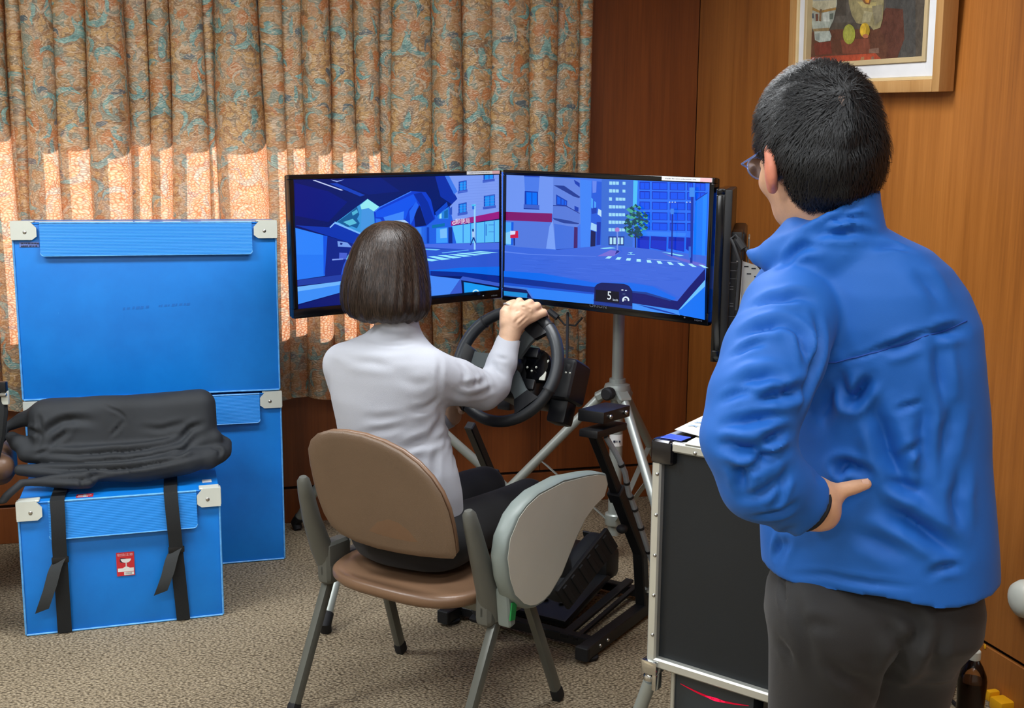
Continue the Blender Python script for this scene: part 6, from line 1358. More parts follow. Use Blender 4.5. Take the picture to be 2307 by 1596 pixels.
S_.add(S_.chain([pz(1800, 1150, 1.70), pz(1850, 1128, 1.705), pz(1885, 1120, 1.710)], [0.024, 0.019, 0.008]), 0.012)
for i, (dy, L_) in enumerate(((0, 0.9), (12, 1.0), (24, 0.95), (36, 0.75))):
    dy *= 0.6; a = pz(1848, 1142 + dy, 1.728); b = pz(1822 - 4 * i, 1140 + dy, 1.760); c_ = pz(1790 - 4 * i, 1132 + dy, 1.785); S_.add(S_.chain([a, b, c_], [0.0115, 0.0105, 0.009]), 0.004)
Pm, Qm = S_.mesh(1)
Pm = fold(Pm, Qm, [([(1882, 1118), (1890, 1126), (1894, 1133)], 0.0022, 0.0012), ([(1876, 1120), (1884, 1132)], 0.002, 0.001), ([(1920, 1096), (1924, 1106)], 0.002, 0.0008)])
bd = to_obj('body', [(Ph1, Qh1), (Pb1, Qb1), (Pm, Qm)], 'skin', man)
bd.data.materials.append(M['ear']); cen_ = Ph1[Qh1].mean(1); loc_ = np.stack([(cen_ - Hc) @ hl, (cen_ - Hc) @ hf2, (cen_ - Hc) @ hu], 1); er = (np.abs(loc_[:, 0]) > 0.080) & (np.abs(loc_[:, 1] + 0.006) < 0.03) & (loc_[:, 2] > -0.095) & (loc_[:, 2] < 0.005)
for i in np.where(er)[0]: bd.data.polygons[int(i)].material_index = 1
m = MB(); tn = on_surface(Pm, Qm, [(1948, 1088)], 0.0004)[0]; td = pz(1951, 1091, 1.712) - pz(1925, 1098, 1.709); td /= np.linalg.norm(td); tsn = np.cross(td, FW); tsn /= np.linalg.norm(tsn); m.box(tn, (0.011, 0.009, 0.0014), 0.0006, 2, np.stack([td, tsn, np.cross(td, tsn)], 1)); m.build('thumbnail', plain('pale_nail', rgb(232, 190, 170), 0.3), man)
# watch at the cuff
wcn = wr - Jl[4]; wcn /= np.linalg.norm(wcn); m = MB(); cw = wr + wcn * 0.026
ux = np.cross(wcn, ZU); ux /= np.linalg.norm(ux); uy = np.cross(wcn, ux)
m.tube([cw + 0.0345 * (math.cos(2 * PI * k / 28) * ux + math.sin(2 * PI * k / 28) * uy) for k in range(28)], 0.0055, 8, close=True); wt = m.build('wristwatch', 'rubber', man)
m = MB(); m.ball(pz(1823, 1164, 1.664), 0.017, 16, 10, (0.6, 0.5, 1.2)); m.build('watch_face', 'black_gloss', wt)
# glasses
tl = NT('spectacle_lens'); g_ = tl.n('ShaderNodeBsdfTransparent', {'Color': (0.72, 0.82, 1.0, 1)}); g2 = tl.n('ShaderNodeBsdfGlossy', {'Roughness': 0.03, 'Color': (0.6, 0.75, 1, 1)}); mx = tl.n('ShaderNodeMixShader', {0: 0.3, 1: g_.outputs[0], 2: g2.outputs[0]}); tl.t.links.new(mx.outputs[0], tl.out.inputs[0]); M['lens'] = tl.m  # blue tint stands in for the monitors' light mirrored in the lenses
gl_ = None
M['gl_frame'] = plain('silver_blue_spectacle_frame', rgb(140, 160, 215), 0.25, 0.6)
def glasses(parent):
    root = None
    for s_ in (-1, 1):
        pts = [hp_(s_ * (0.036 + 0.026 * math.cos(2 * PI * k / 20)), 0.112 - 0.012 * abs(0.036 + 0.026 * math.cos(2 * PI * k / 20)) / 0.06, -0.016 + 0.019 * math.sin(2 * PI * k / 20)) for k in range(20)]
        m = MB(); m.tube(pts, 0.0016, 6, close=True); m.tube([pts[0], hp_(s_ * 0.072, 0.101, -0.010), hp_(s_ * 0.081, 0.05, -0.010), hp_(s_ * 0.088, 0.0, -0.008), hp_(s_ * 0.086, -0.012, -0.026)], 0.0016, 6)
        if s_ == -1: m.tube([hp_(-0.010, 0.113, -0.010), hp_(0.010, 0.113, -0.010)], 0.0014, 6)
        r_ = m.build('spectacle_frame', 'gl_frame', parent); m = MB(); m.prism(pts, hf2, 0.0012); m.build('lens', 'lens', r_)
glasses(man)
# hair: cap with short strands
S_ = SDF(Hc - 0.17, Hc + np.array([0.17, 0.17, 0.16]), 0.0045)
hcap = S_.ell(hp_(0, -0.012, 0.016), (0.092, 0.110, 0.109), HR); hcap = smin(hcap, S_.ell(hp_(0, -0.040, -0.040), (0.085, 0.078, 0.083), HR), 0.04)
S_.add(hcap)
S_.cut(np.maximum(-S_.plane(hp_(0, 0.030, 0), hf2), S_.plane(hp_(0, 0, -0.020), hu)) * -1 if False else np.minimum(S_.plane(hp_(0, 0.052, 0), hf2), -S_.plane(hp_(0, 0, 0.006), hu)) * -1, 0.010)
S_.cut(-np.minimum(S_.plane(hp_(0, 0.014, 0), hf2), -S_.plane(hp_(0, 0, -0.012), hu)), 0.008)
S_.cut(-np.minimum(S_.plane(hp_(0, -0.022, 0), hf2), -S_.plane(hp_(0, 0, -0.058), hu)), 0.010)
nape_n = hu * 0.75 + hf2 * -0.66
S_.cut(S_.plane(hp_(0, -0.06, -0.118), -ZU) * -1 if False else -S_.plane(hp_(0, -0.05, -0.122), -ZU), 0.006)
Pk, Qk = S_.mesh(1); Pk = wrinkle(Pk, Qk, 0.0016, 90.0, 3)
hr = to_obj('hair', [(Pk, Qk)], 'hair_black', man)
Nk = vnormals(Pk, Qk); rg = np.random.default_rng(9); sel = rg.choice(len(Pk), 9000)
whorl = pz(1893, 218, 1.70)
def near_field(Pk, Nk):
    # nearest-vertex lookup on a coarse hash
    from mathutils.kdtree import KDTree
    kd = KDTree(len(Pk))
    for i, p in enumerate(Pk): kd.insert(p, i)
    kd.balance()
    def f(P):
        idx = np.fromiter((kd.find(p)[1] for p in P), int, len(P)); N = Nk[idx]; return ((P - Pk[idx]) * N).sum(1), N
    return f
fk = near_field(Pk, Nk)
def comb(P):
    d = P - whorl; d /= np.linalg.norm(d, axis=1)[:, None]; sw_ = np.cross(d, ZU); return d + 0.35 * sw_ - np.array([0, 0, 0.25])
keep = sel[np.linalg.norm(Pk[sel] - whorl, axis=1) > 0.012]
strands(Pk[keep] - Nk[keep] * 0.001, comb, fk, 5, 0.0062, 0.0011, 0.0075, 0.6, 2, 'hair_black', hr, 'hair_strands', 0.35)
M['scalp'] = plain('pale_scalp', rgb(120, 98, 86), 0.6)
wv_ = on_surface(Pk, Qk, [(1896, 226)], 0.0)[0]; wn = (wv_ - Hc) / np.linalg.norm(wv_ - Hc); m = MB(); ux = np.cross(wn, ZU); ux /= np.linalg.norm(ux); uy = np.cross(ux, wn)
m.add([wv_ + wn * 0.0012 + ux * 0.005 * math.cos(a) * (1 + 0.3 * math.sin(3 * a)) + uy * 0.010 * math.sin(a) for a in np.linspace(0, 2 * PI, 14, endpoint=False)], [tuple(range(14))]); m.build('hair_whorl', 'scalp', hr, 0)
# ---------------------------------------------------------------- the seated driver
WY = -math.radians(30)                       # stack yaw: body turned to the right
wm = thing('person', 'person with a dark bob in a pale grey turtleneck sitting at the steering wheel', 'person', (pz(905, 1230, 3.0)[0], pz(905, 1230, 3.0)[1], 0))
ZS = 3.00
Tw = [(700, 852, 940, 2.985, 0.055), (735, 842, 946, 2.985, 0.060), (755, 818, 955, 2.985, 0.075), (770, 785, 968, 2.985, 0.090), (785, 758, 985, 2.985, 0.100), (805, 743, 1000, 2.985, 0.108), (850, 738, 1010, 2.99, 0.112), (900, 742, 1004, 2.995, 0.112), (950, 752, 1006, 3.00, 0.110), (1000, 758, 1020, 3.005, 0.108), (1050, 763, 1034, 3.01, 0.110), (1100, 772, 1042, 3.015, 0.114), (1150, 782, 1046, 3.02, 0.116), (1185, 792, 1046, 3.03, 0.115)]
aR = [pz(x, y, z) for x, y, z in ((972, 846, 2.93), (1030, 862, 2.98), (1090, 880, 3.05), (1112, 868, 3.07), (1130, 820, 3.095), (1146, 765, 3.12))]; aRr = [0.066, 0.061, 0.054, 0.048, 0.041, 0.034]
aL = [pz(x, y, z) for x, y, z in ((775, 822, 3.07), (800, 930, 3.20), (880, 985, 3.30), (960, 960, 3.30), (1018, 938, 3.27))]; aLr = [0.060, 0.052, 0.045, 0.038, 0.032]
S_ = SDF((pz(715, 900, 3.0)[0], 2.70, pz(900, 1250, 3.0)[2]), (pz(1200, 700, 3.1)[0], 3.42, pz(900, 690, 3.0)[2] + 0.03), 0.0056)
S_.add(S_.stack(rows_from(Tw, WY), WY)); ar = S_.chain(aR, aRr, 0.012); n_ = aR[5] - aR[4]; n_ /= np.linalg.norm(n_); ar = np.maximum(ar, S_.plane(aR[5] + n_ * 0.004, n_)); S_.add(ar, 0.03); al_ = S_.chain(aL, aLr, 0.012); n2_ = aL[4] - aL[3]; n2_ /= np.linalg.norm(n2_); S_.add(np.maximum(al_, S_.plane(aL[4], n2_)), 0.03)
Pw, Qw = S_.mesh(1); Pw = wrinkle(Pw, Qw, 0.0012, 30.0, 21)
cw_ = [([(1040, 965), (1015, 975), (985, 1000), (960, 1010)], 0.010, 0.008), ([(1000, 918), (1010, 945), (985, 985), (930, 1010), (880, 1015)], 0.012, 0.010), ([(998, 905), (975, 925), (930, 935)], 0.010, 0.007), ([(1015, 925), (1020, 960), (1012, 1010)], 0.008, 0.007), ([(790, 985), (850, 975), (920, 970)], 0.010, 0.005), ([(800, 945), (860, 950), (910, 945)], 0.010, 0.004), ([(1000, 1000), (990, 1040), (995, 1090)], 0.010, 0.006), ([(760, 800), (820, 812), (890, 818)], 0.012, 0.004), ([(1000, 790), (1003, 830), (1000, 880), (995, 910)], 0.008, 0.004),
       ([(1040, 808), (1062, 835), (1056, 868)], 0.008, 0.005), ([(1066, 815), (1088, 842), (1086, 872)], 0.007, 0.005), ([(1096, 825), (1114, 850), (1122, 878)], 0.007, 0.005), ([(1105, 810), (1128, 828), (1142, 835)], 0.007, 0.006), ([(1115, 790), (1138, 800), (1152, 800)], 0.006, 0.004), ([(1040, 880), (1080, 872), (1110, 850)], 0.008, 0.006), ([(1060, 905), (1100, 895), (1130, 870)], 0.008, 0.004), ([(1018, 880), (1040, 905), (1060, 912)], 0.010, 0.004),
       ([(815, 752), (860, 765), (910, 768), (950, 760)], 0.005, 0.004), ([(848, 728), (895, 738), (944, 730)], 0.006, 0.002), ([(780, 1030), (830, 1040), (900, 1060), (960, 1080)], 0.012, 0.005), ([(900, 850), (940, 870), (990, 860)], 0.014, 0.003), ([(1040, 950), (1030, 1000), (1038, 1060)], 0.008, 0.005)]
Pw = fold(Pw, Qw, cw_); Pw = relax(relax(Pw, Qw, 0.5), Qw, 0.3); sw_o = to_obj('sweater', [(Pw, Qw)], 'sweater', wm)
cf_ = aR[5] + n_ * 0.003
# trousers
hpR, hpL = pz(985, 1222, 2.95), pz(870, 1195, 3.05)
kR, kL = pz(1190, 1128, 3.30), pz(1092, 1098, 3.42)
aR_, aL_ = pz(1262, 1290, 3.33), pz(1092, 1352, 3.46)
S_ = SDF((hpL[0] - 0.17, 2.60, 0.05), (aR_[0] + 0.1, 3.80, 0.66), 0.0075)
seat_c = (hpR + hpL) / 2
S_.add(S_.ell(seat_c + np.array([0.0, 0.01, 0.0]), (0.185, 0.130, 0.100), np.stack([RGT, DRV, ZU], 1))); S_.add(S_.chain([hpR, kR, aR_], [0.084, 0.066, 0.045]), 0.03); S_.add(S_.chain([hpL, kL, aL_], [0.084, 0.066, 0.045]), 0.03)
S_.cut(S_.Z - 0.418 - 1.0 * (np.maximum(0, ((S_.X - CHC[0]) * math.sin(0.567) + (S_.Y - CHC[1]) * math.cos(0.567)) - 0.22) * -8.0 > -0.0) * 0 + np.where(((S_.X - CHC[0]) * math.sin(0.567) + (S_.Y - CHC[1]) * math.cos(0.567)) > 0.24, 1.0, 0.0))
Pq, Qq = S_.mesh(2); Pq = wrinkle(Pq, Qq, 0.002, 28.0, 8); to_obj('trousers', [(Pq, Qq)], 'black_trousers', wm)
# shoes
for (heel, toe, sd) in ((pz(1262, 1322, 3.32), pz(1338, 1226, 3.40), pz(1358, 1240, 3.38)), (np.array([aL_[0], aL_[1], 0.122]), np.array([aL_[0], aL_[1], 0.165]) + DRV * 0.12, None)):
    d = toe - heel; d /= np.linalg.norm(d); sn = np.cross(RGT, d); sn = sn / np.linalg.norm(sn)
    sole_dir = -sn if sn[2] > 0 else sn
    if sd is not None:
        sole_dir = RGT * 0.8 - DRV * 0.15 + ZU * 0.1; sole_dir -= d * (sole_dir @ d); sole_dir /= np.linalg.norm(sole_dir)
    S_ = SDF(np.minimum(heel, toe) - 0.10, np.maximum(heel, toe) + 0.10, 0.006)
    S_.add(S_.chain([heel, (heel + toe) / 2, toe], [0.042, 0.044, 0.036])); S_.add(S_.cone(heel, heel - sole_dir * 0.06, 0.042, 0.044), 0.02); P, Q = S_.mesh(1); sh = to_obj('shoe', [(P, Q)], 'black_cloth', wm)
    m = MB(); c_ = (heel + toe) / 2 + sole_dir * 0.042; L_ = np.linalg.norm(toe - heel) + 0.085; m.box(c_, (0.085, L_, 0.016), 0.007, 3, np.stack([np.cross(d, sole_dir), d, sole_dir], 1)); so = m.build('sole', 'rubber', sh)
    for k in range(6):
        m = MB(); m.box(c_ + d * (k - 2.5) * L_ / 6.4 + sole_dir * 0.010, (0.07, 0.018, 0.007), 0.002, 1, np.stack([np.cross(d, sole_dir), d, sole_dir], 1)); m.build('tread', 'rubber', so)
# body: head, neck, trunk, limbs and hands
hA = math.radians(26); wH = pz(876, 612, 3.0); f_ = np.array([math.sin(hA), math.cos(hA), 0]); l_ = np.array([-math.cos(hA), math.sin(hA), 0]); p_ = math.radians(-6); f2 = f_ * math.cos(p_) + ZU * math.sin(p_); u_ = np.cross(f2, l_); u_ = u_ if u_[2] > 0 else -u_; WRm = np.stack([l_, f2, u_], 1)
def wh(l, f, u): return wH + l_ * l + f2 * f + u_ * u
S_ = SDF(wH - 0.17, wH + 0.16, 0.0048); head(S_, wH, wh, WRm, 0.92); S_.add(S_.cone(wh(0, -0.025, -0.06), pz(892, 745, 2.985), 0.050, 0.050), 0.02); Pa, Qa = S_.mesh(1)
S_ = SDF((pz(715, 900, 3.0)[0], 2.72, 0.08), (pz(1290, 700, 3.1)[0], 3.85, wH[2] - 0.08), 0.013)
S_.add(S_.stack(rows_from([r for r in Tw if r[0] > 740], WY, -0.012), WY)); S_.add(S_.cone(pz(890, 790, 2.985), pz(892, 710, 2.985), 0.045, 0.045), 0.02); S_.add(S_.chain(aR[:5], [r - 0.014 for r in aRr[:5]]), 0.02); S_.add(S_.chain(aL, [r - 0.014 for r in aLr]), 0.02)
S_.add(S_.chain([hpR + ZU * 0.01, kR, aR_], [0.060, 0.048, 0.034]), 0.02); S_.add(S_.chain([hpL + ZU * 0.01, kL, aL_], [0.060, 0.048, 0.034]), 0.02); Pb, Qb = S_.mesh(1)
def torus(S):
    dx, dy, dz = S.X - WC[0], S.Y - WC[1], S.Z - WC[2]; ax = dx * WA[0] + dy * WA[1] + dz * WA[2]; r2 = np.sqrt(np.maximum(dx ** 2 + dy ** 2 + dz ** 2 - ax ** 2, 0)); return np.sqrt((r2 - WR) ** 2 + ax ** 2) - (RT_ + 0.0045)
def slab(S):
    dx, dy, dz = S.X - WC[0], S.Y - WC[1], S.Z - WC[2]; ax = dx * WA[0] + dy * WA[1] + dz * WA[2]; r2 = np.sqrt(np.maximum(dx ** 2 + dy ** 2 + dz ** 2 - ax ** 2, 0)); return np.maximum(np.maximum(r2 - (WR - 0.009), ax - 0.0195), -0.012 - ax)
# right hand over the top of the rim
S_ = SDF(pz(1095, 790, 3.05) - 0.03, pz(1265, 650, 3.20) + np.array([0.03, 0.06, 0.03]), 0.0028)
wr_ = pz(1149, 752, 3.115)
S_.add(S_.cone(aR[4], wr_, 0.030, 0.028)); S_.add(S_.cone(wr_, pz(1160, 722, 3.115), 0.028, 0.031), 0.012)
mc = [pz(1160, 696, 3.112), pz(1178, 693, 3.112), pz(1193, 699, 3.116), pz(1202, 713, 3.122)]
for q in mc: S_.add(S_.cone(pz(1160, 728, 3.118), q, 0.023, 0.0155), 0.012)
tips = [((1170, 680), 3.118), ((1194, 683), 3.122), ((1210, 690), 3.128), ((1224, 705), 3.134)]
for i, (q, ((x, y), z)) in enumerate(zip(mc, tips)):
    pip = pz(x, y, z); far = pz(x + 5, y + 12, z + 0.042); end = pz(x - 2, y + 34, z + 0.050); S_.add(S_.chain([q, pip, far, end], [0.0145, 0.0122, 0.0112, 0.010]), 0.004)
S_.add(S_.chain([pz(1142, 728, 3.115), pz(1138, 705, 3.120), pz(1147, 688, 3.128), pz(1158, 682, 3.15)], [0.022, 0.016, 0.0125, 0.010]), 0.010)
S_.cut(torus(S_)); S_.cut(slab(S_))
Pr, Qr = S_.mesh(1)
Pr = fold(Pr, Qr, [([(1163, 735), (1172, 715), (1178, 700)], 0.004, 0.0022), ([(1170, 738), (1183, 718), (1192, 705)], 0.004, 0.0025), ([(1176, 742), (1192, 725), (1202, 716)], 0.004, 0.002), ([(1168, 690), (1174, 686)], 0.003, 0.0015), ([(1186, 690), (1194, 687)], 0.003, 0.0015), ([(1186, 688), (1181, 681)], 0.003, 0.003), ([(1203, 697), (1203, 687)], 0.003, 0.003)])
# left hand at the lower left of the rim
lw = aL[4]; rp = wp(math.radians(212), WR, 0.0); S_ = SDF(np.minimum(lw, rp) - 0.09, np.maximum(lw, rp) + 0.09, 0.0035)
S_.add(S_.chain([aL[3], lw, rp + WA * 0.030], [0.028, 0.026, 0.028], 0.01))
tg_ = -math.sin(math.radians(212)) * RGT + math.cos(math.radians(212)) * WUp; rad = math.cos(math.radians(212)) * RGT + math.sin(math.radians(212)) * WUp
for k in range(4):
    b_ = rp + tg_ * (0.024 * (k - 1.5)); S_.add(S_.chain([b_ + WA * 0.028 + rad * 0.012, b_ + rad * 0.030, b_ - WA * 0.026 + rad * 0.012, b_ - WA * 0.026 - rad * 0.012], [0.012, 0.011, 0.0105, 0.009]), 0.003)
S_.add(S_.chain([rp + WA * 0.03 - tg_ * 0.02, rp + WA * 0.030 - rad * 0.02 - tg_ * 0.035, pz(1040, 926, proj(rp)[2] - 0.015)], [0.014, 0.0125, 0.011]), 0.006); S_.cut(torus(S_)); Pl, Ql = S_.mesh(1)
to_obj('body', [(Pa, Qa), (Pb, Qb), (Pr, Qr), (Pl, Ql)], 'skin_hand', wm)
m = MB(); rc_ = pz(1145, 690, 3.124); ra = pz(1147, 688, 3.128) - pz(1138, 705, 3.120); ra /= np.linalg.norm(ra); ux = np.cross(ra, ZU); ux /= np.linalg.norm(ux); uy = np.cross(ra, ux); m.tube([rc_ + 0.0132 * (math.cos(2 * PI * k / 20) * ux + math.sin(2 * PI * k / 20) * uy) for k in range(20)], 0.0022, 6, close=True); m.build('ring', plain('polished_silver', rgb(235, 235, 230), 0.35, 0.7), wm)
# bob hair
Th = [(498, 862, 895, 2.985, 0.020), (504, 842, 918, 2.985, 0.052), (516, 824, 936, 2.985, 0.075), (535, 808, 948, 2.985, 0.092), (560, 795, 956, 2.985, 0.104), (600, 781, 964, 2.985, 0.113), (645, 771, 970, 2.985, 0.116), (675, 770, 972, 2.985, 0.113), (695, 775, 968, 2.985, 0.106), (712, 790, 955, 2.985, 0.092), (722, 815, 940, 2.985, 0.07)]
S_ = SDF(wH - np.array([0.17, 0.17, 0.17]), wH + np.array([0.17, 0.17, 0.16]), 0.0048); S_.add(S_.stack(rows_from(Th, WY), WY))
S_.cut(S_.ell(wh(0, 0.125, -0.045), (0.058, 0.085, 0.095), WRm), 0.02); S_.cut(S_.cone(pz(893, 800, 2.99), pz(893, 712, 2.99), 0.048, 0.046), 0.006)
Pk, Qk = S_.mesh(3); Nk = vnormals(Pk, Qk); crown = wh(0, -0.03, 0.10) + ZU * 0.02
an_ = np.arctan2((Pk - wH) @ l_, (Pk - wH) @ f2); dn = np.clip((crown[2] - Pk[:, 2]) / 0.2, 0, 1)
Pk = Pk + Nk * (0.0026 * dn * (np.sin(an_ * 9 + 3 * np.sin(4 * an_ + 1) + 1.5 * dn) + 0.5 * np.sin(an_ * 27 + 4 * np.sin(3 * an_) + 3 * dn)))[:, None]
hw_ = to_obj('hair', [(Pk, Qk)], 'hair_brown', wm); Nk = vnormals(Pk, Qk); fk2 = near_field(Pk, Nk); rg = np.random.default_rng(12)
sel = rg.choice(len(Pk), 9000); sel = sel[Pk[sel][:, 2] > wH[2] - 0.06]
def comb2(P):
    d = P - crown; d[:, 2] -= 0.03; d /= np.linalg.norm(d, axis=1)[:, None]; return d * 0.8 - np.array([0, 0, 0.9])
strands(Pk[sel] - Nk[sel] * 0.0005, comb2, fk2, 9, 0.0085, 0.0010, 0.004, 0.8, 4, 'hair_brown', hw_, 'hair_strands', 0.16)
tip_ = [pz(x, y, 2.93) for x, y in ((905, 690), (908, 705), (906, 718))]
m = MB()
for dx in (-8, -4, 0, 4, 7): m.tube([pz(905 + dx, 688, 2.925), pz(907 + dx * 0.8, 704, 2.925), pz(906 + dx * 0.4, 719 - abs(dx) * 0.5, 2.93)], [0.005, 0.005, 0.001], 6)
m.build('hair_tip', 'hair_brown', hw_)
# ================================================================ black cloth bundle on the small box
def rbox(S, c, half, R, r):
    px, py, pz_ = S.X - c[0], S.Y - c[1], S.Z - c[2]; q = [np.abs(px * R[0, i] + py * R[1, i] + pz_ * R[2, i]) - (half[i] - r) for i in range(3)]
    return np.sqrt(sum(np.maximum(a, 0) ** 2 for a in q)) + np.minimum(np.maximum(np.maximum(q[0], q[1]), q[2]), 0) - r
RR3 = np.array(MROOM)[:3, :3]
def on_v(px, py, v): return pl(px, py, RM(0, v), RM(0, 1))
bz = sz1
S_ = SDF((on_v(-40, 1000, 3.7)[0] - 0.02, 3.10, bz - 0.09), (on_v(560, 900, 3.9)[0] + 0.04, 4.10, on_v(300, 860, 3.85)[2] + 0.02), 0.0062)
cu_ = (on_v(72, 950, 3.82) + on_v(486, 945, 3.82)) / 2; hw_u = np.linalg.norm(on_v(486, 945, 3.82) - on_v(72, 950, 3.82)) / 2
zt, zb = on_v(300, 890, 3.82)[2], on_v(300, 1030, 3.74)[2]
S_.add(rbox(S_, np.array([cu_[0], cu_[1], (zt + zb) / 2 - 0.01]), (hw_u, 0.105, (zt - zb) / 2 + 0.01), RR3 @ np.array(Matrix.Rotation(-0.18, 3, 'X')) @ np.array(Matrix.Rotation(-0.02, 3, 'Y')), 0.05))
S_.add(S_.chain([on_v(62, 1022, 3.74), on_v(200, 1030, 3.70), on_v(340, 1020, 3.70), on_v(480, 990, 3.74)], [0.030, 0.038, 0.036, 0.032]), 0.012)
S_.add(S_.chain([on_v(45, 1060, 3.70), on_v(160, 1066, 3.665), on_v(300, 1062, 3.66), on_v(420, 1042, 3.68), on_v(492, 1022, 3.72)], [0.020, 0.030, 0.036, 0.040, 0.034]), 0.008)
S_.add(S_.chain([on_v(470, 1035, 3.70), on_v(505, 1018, 3.73), on_v(508, 1000, 3.77), on_v(480, 985, 3.80)], [0.036, 0.026, 0.022, 0.02]), 0.010)
S_.add(S_.chain([on_v(120, 930, 3.80), on_v(50, 945, 3.82), on_v(10, 965, 3.82), on_v(5, 990, 3.80)], [0.04, 0.022, 0.014, 0.012]), 0.02); S_.add(S_.chain([on_v(90, 1010, 3.76), on_v(40, 1000, 3.76), on_v(25, 985, 3.78)], [0.03, 0.024, 0.016]), 0.015)
S_.add(S_.chain([on_v(200, 1085, 3.63), on_v(110, 1085, 3.615), on_v(50, 1088, 3.60), on_v(15, 1118, 3.575), on_v(-10, 1155, 3.57)], [0.022, 0.020, 0.016, 0.012, 0.010]), 0.012)
S_.cut(np.maximum(S_.Z - bz - 0.0055 + 0 * S_.X, -((S_.X * -RS + S_.Y * RC) - (SV0 - 0.02))) + 0 * S_.Y if False else np.where((S_.X * -RS + S_.Y * RC) > SV0 - 0.035, S_.Z - bz - 0.0065, 1.0))
Pg, Qg = S_.mesh(1); Pg = wrinkle(Pg, Qg, 0.0028, 24.0, 31)
Pg = fold(Pg, Qg, [([(90, 1000), (130, 960), (170, 945), (230, 950)], 0.014, 0.012), ([(60, 1012), (170, 1012), (280, 1005), (400, 990), (480, 975)], 0.010, 0.014), ([(235, 897), (275, 925), (300, 945), (290, 970)], 0.005, 0.005), ([(290, 950), (270, 975), (262, 985)], 0.006, 0.006), ([(390, 985), (440, 965), (470, 955)], 0.010, 0.012), ([(385, 1020), (430, 1000), (455, 985)], 0.010, 0.010), ([(50, 1040), (160, 1046), (300, 1042), (400, 1028), (480, 1012)], 0.008, 0.014), ([(100, 1068), (200, 1072), (240, 1062), (300, 1048)], 0.009, 0.010), ([(195, 1075), (192, 1095), (190, 1108)], 0.006, 0.008), ([(215, 1070), (228, 1085), (222, 1100)], 0.007, 0.007), ([(170, 945), (160, 980), (110, 1000)], 0.010, 0.007), ([(330, 960), (380, 965), (440, 950)], 0.010, 0.006), ([(80, 930), (100, 960), (85, 1000)], 0.008, 0.008), ([(490, 1000), (512, 1005), (505, 1030)], 0.007, 0.008), ([(20, 965), (60, 970), (90, 985)], 0.008, 0.010), ([(110, 1000), (90, 1015), (80, 1030)], 0.006, 0.008)])
Pg = relax(Pg, Qg, 0.2)
bg_ = to_obj('cloth_bundle', [(Pg, Qg)], 'black_cloth', None); tag(bg_, 'rolled black nylon cover lying crumpled on the small strapped box', 'cover')

# bag on a second chair, only its edge reaches into the picture
ch2 = None
def copy_tree(o, parent=None):
    c = o.copy(); COL.objects.link(c); c.parent = parent; BASE[c.name] = BASE[o.name]
    for k in list(o.children): copy_tree(k, c)
    return c
ch2 = copy_tree(chair); ch2.location = (-2.03, 3.36, 0); ch2.rotation_euler = (0, 0, 2.6 + PI); ch2['label'] = 'tan stacking chair holding the dark shoulder bag by the window wall'
ch2['group'] = chair['group'] = 'tan tablet chairs'
sb_ = thing('shoulder_bag', 'dark shoulder bag with brown leather base and white buckle next to the cloth bundle', 'bag', (-1.86, 3.52, 0.42))
S_ = SDF((-2.15, 3.30, 0.40), (-1.50, 3.75, 0.86), 0.0075); cb = pz(-62, 905, 3.62)
S_.add(rbox(S_, np.array([-1.86, 3.52, 0.635]), (0.17, 0.07, 0.185), RR3, 0.05)); P, Q = S_.mesh(1); to_obj('bag_body', [(P, Q)], 'black_cloth', sb_)
S_ = SDF((-2.0, 3.25, 0.40), (-1.45, 3.75, 0.66), 0.006); S_.add(rbox(S_, np.array([-1.82, 3.52, 0.50]), (0.185, 0.075, 0.075), RR3, 0.045)); S_.add(S_.chain([np.array([-1.72, 3.5, 0.5]), pz(2, 1052, 3.55)], [0.06, 0.042]), 0.02); P, Q = S_.mesh(1); to_obj('leather_base', [(P, Q)], plain('brown_leather', rgb(112, 84, 64), 0.4, bump=0.2), sb_)
m = MB(); pts = [pz(-20, 868, 3.5), pz(4, 880, 3.5), pz(6, 930, 3.5), pz(2, 980, 3.5), pz(-8, 1030, 3.52)]; m.tube(pts, [0.014, 0.016, 0.016, 0.014, 0.012], 8); st_ = m.build('shoulder_strap', 'black_strap', sb_)
m = MB(); m.box(pz(12, 896, 3.49), (0.022, 0.014, 0.045), 0.004, 2); m.build('buckle', 'white_plastic', st_)
m = MB(); m.box(pz(4, 890, 3.475), (0.03, 0.012, 0.010), 0.002, 1); m.build('strap_slide', 'steel', st_)
m = MB(); m.box(pz(6, 872, 3.48), (0.026, 0.02, 0.034), 0.004, 2); m.build('strap_clip', 'black_plastic', st_)

# ================================================================ framed still life on the right wall
UP_ = RU - 0.055
def on_r(px, py, u=UP_): return pl(px, py, RM(u, 0), RM(1, 0))
Pbl, Pbr = on_r(1774, 213), on_r(2115, 207)
ex_ = Pbr - Pbl; FWd = np.linalg.norm(ex_); ex_ /= FWd; nf_ = -RM(1, 0); lean = 0.05; nf_ = nf_ * math.cos(lean) - ZU * math.sin(lean); nf_ -= ex_ * (nf_ @ ex_); nf_ /= np.linalg.norm(nf_); ez_ = np.cross(nf_, ex_); ez_ = ez_ if ez_[2] > 0 else -ez_
FHt = FWd * 0.84
def pf(x, y, d=0.0): return Pbl + ex_ * x + ez_ * y + nf_ * d
pic = thing('framed_painting', 'wood-framed still-life oil painting with white mat hanging on the right wall', 'painting', Pbl)
Rf = np.stack([ex_, ez_, nf_], 1); fw_ = 0.034
M['frame_wood'] = wood('pale_frame_wood', rgb(150, 104, 54), rgb(178, 132, 78), rgb(196, 152, 98), 0.45, 7.0)
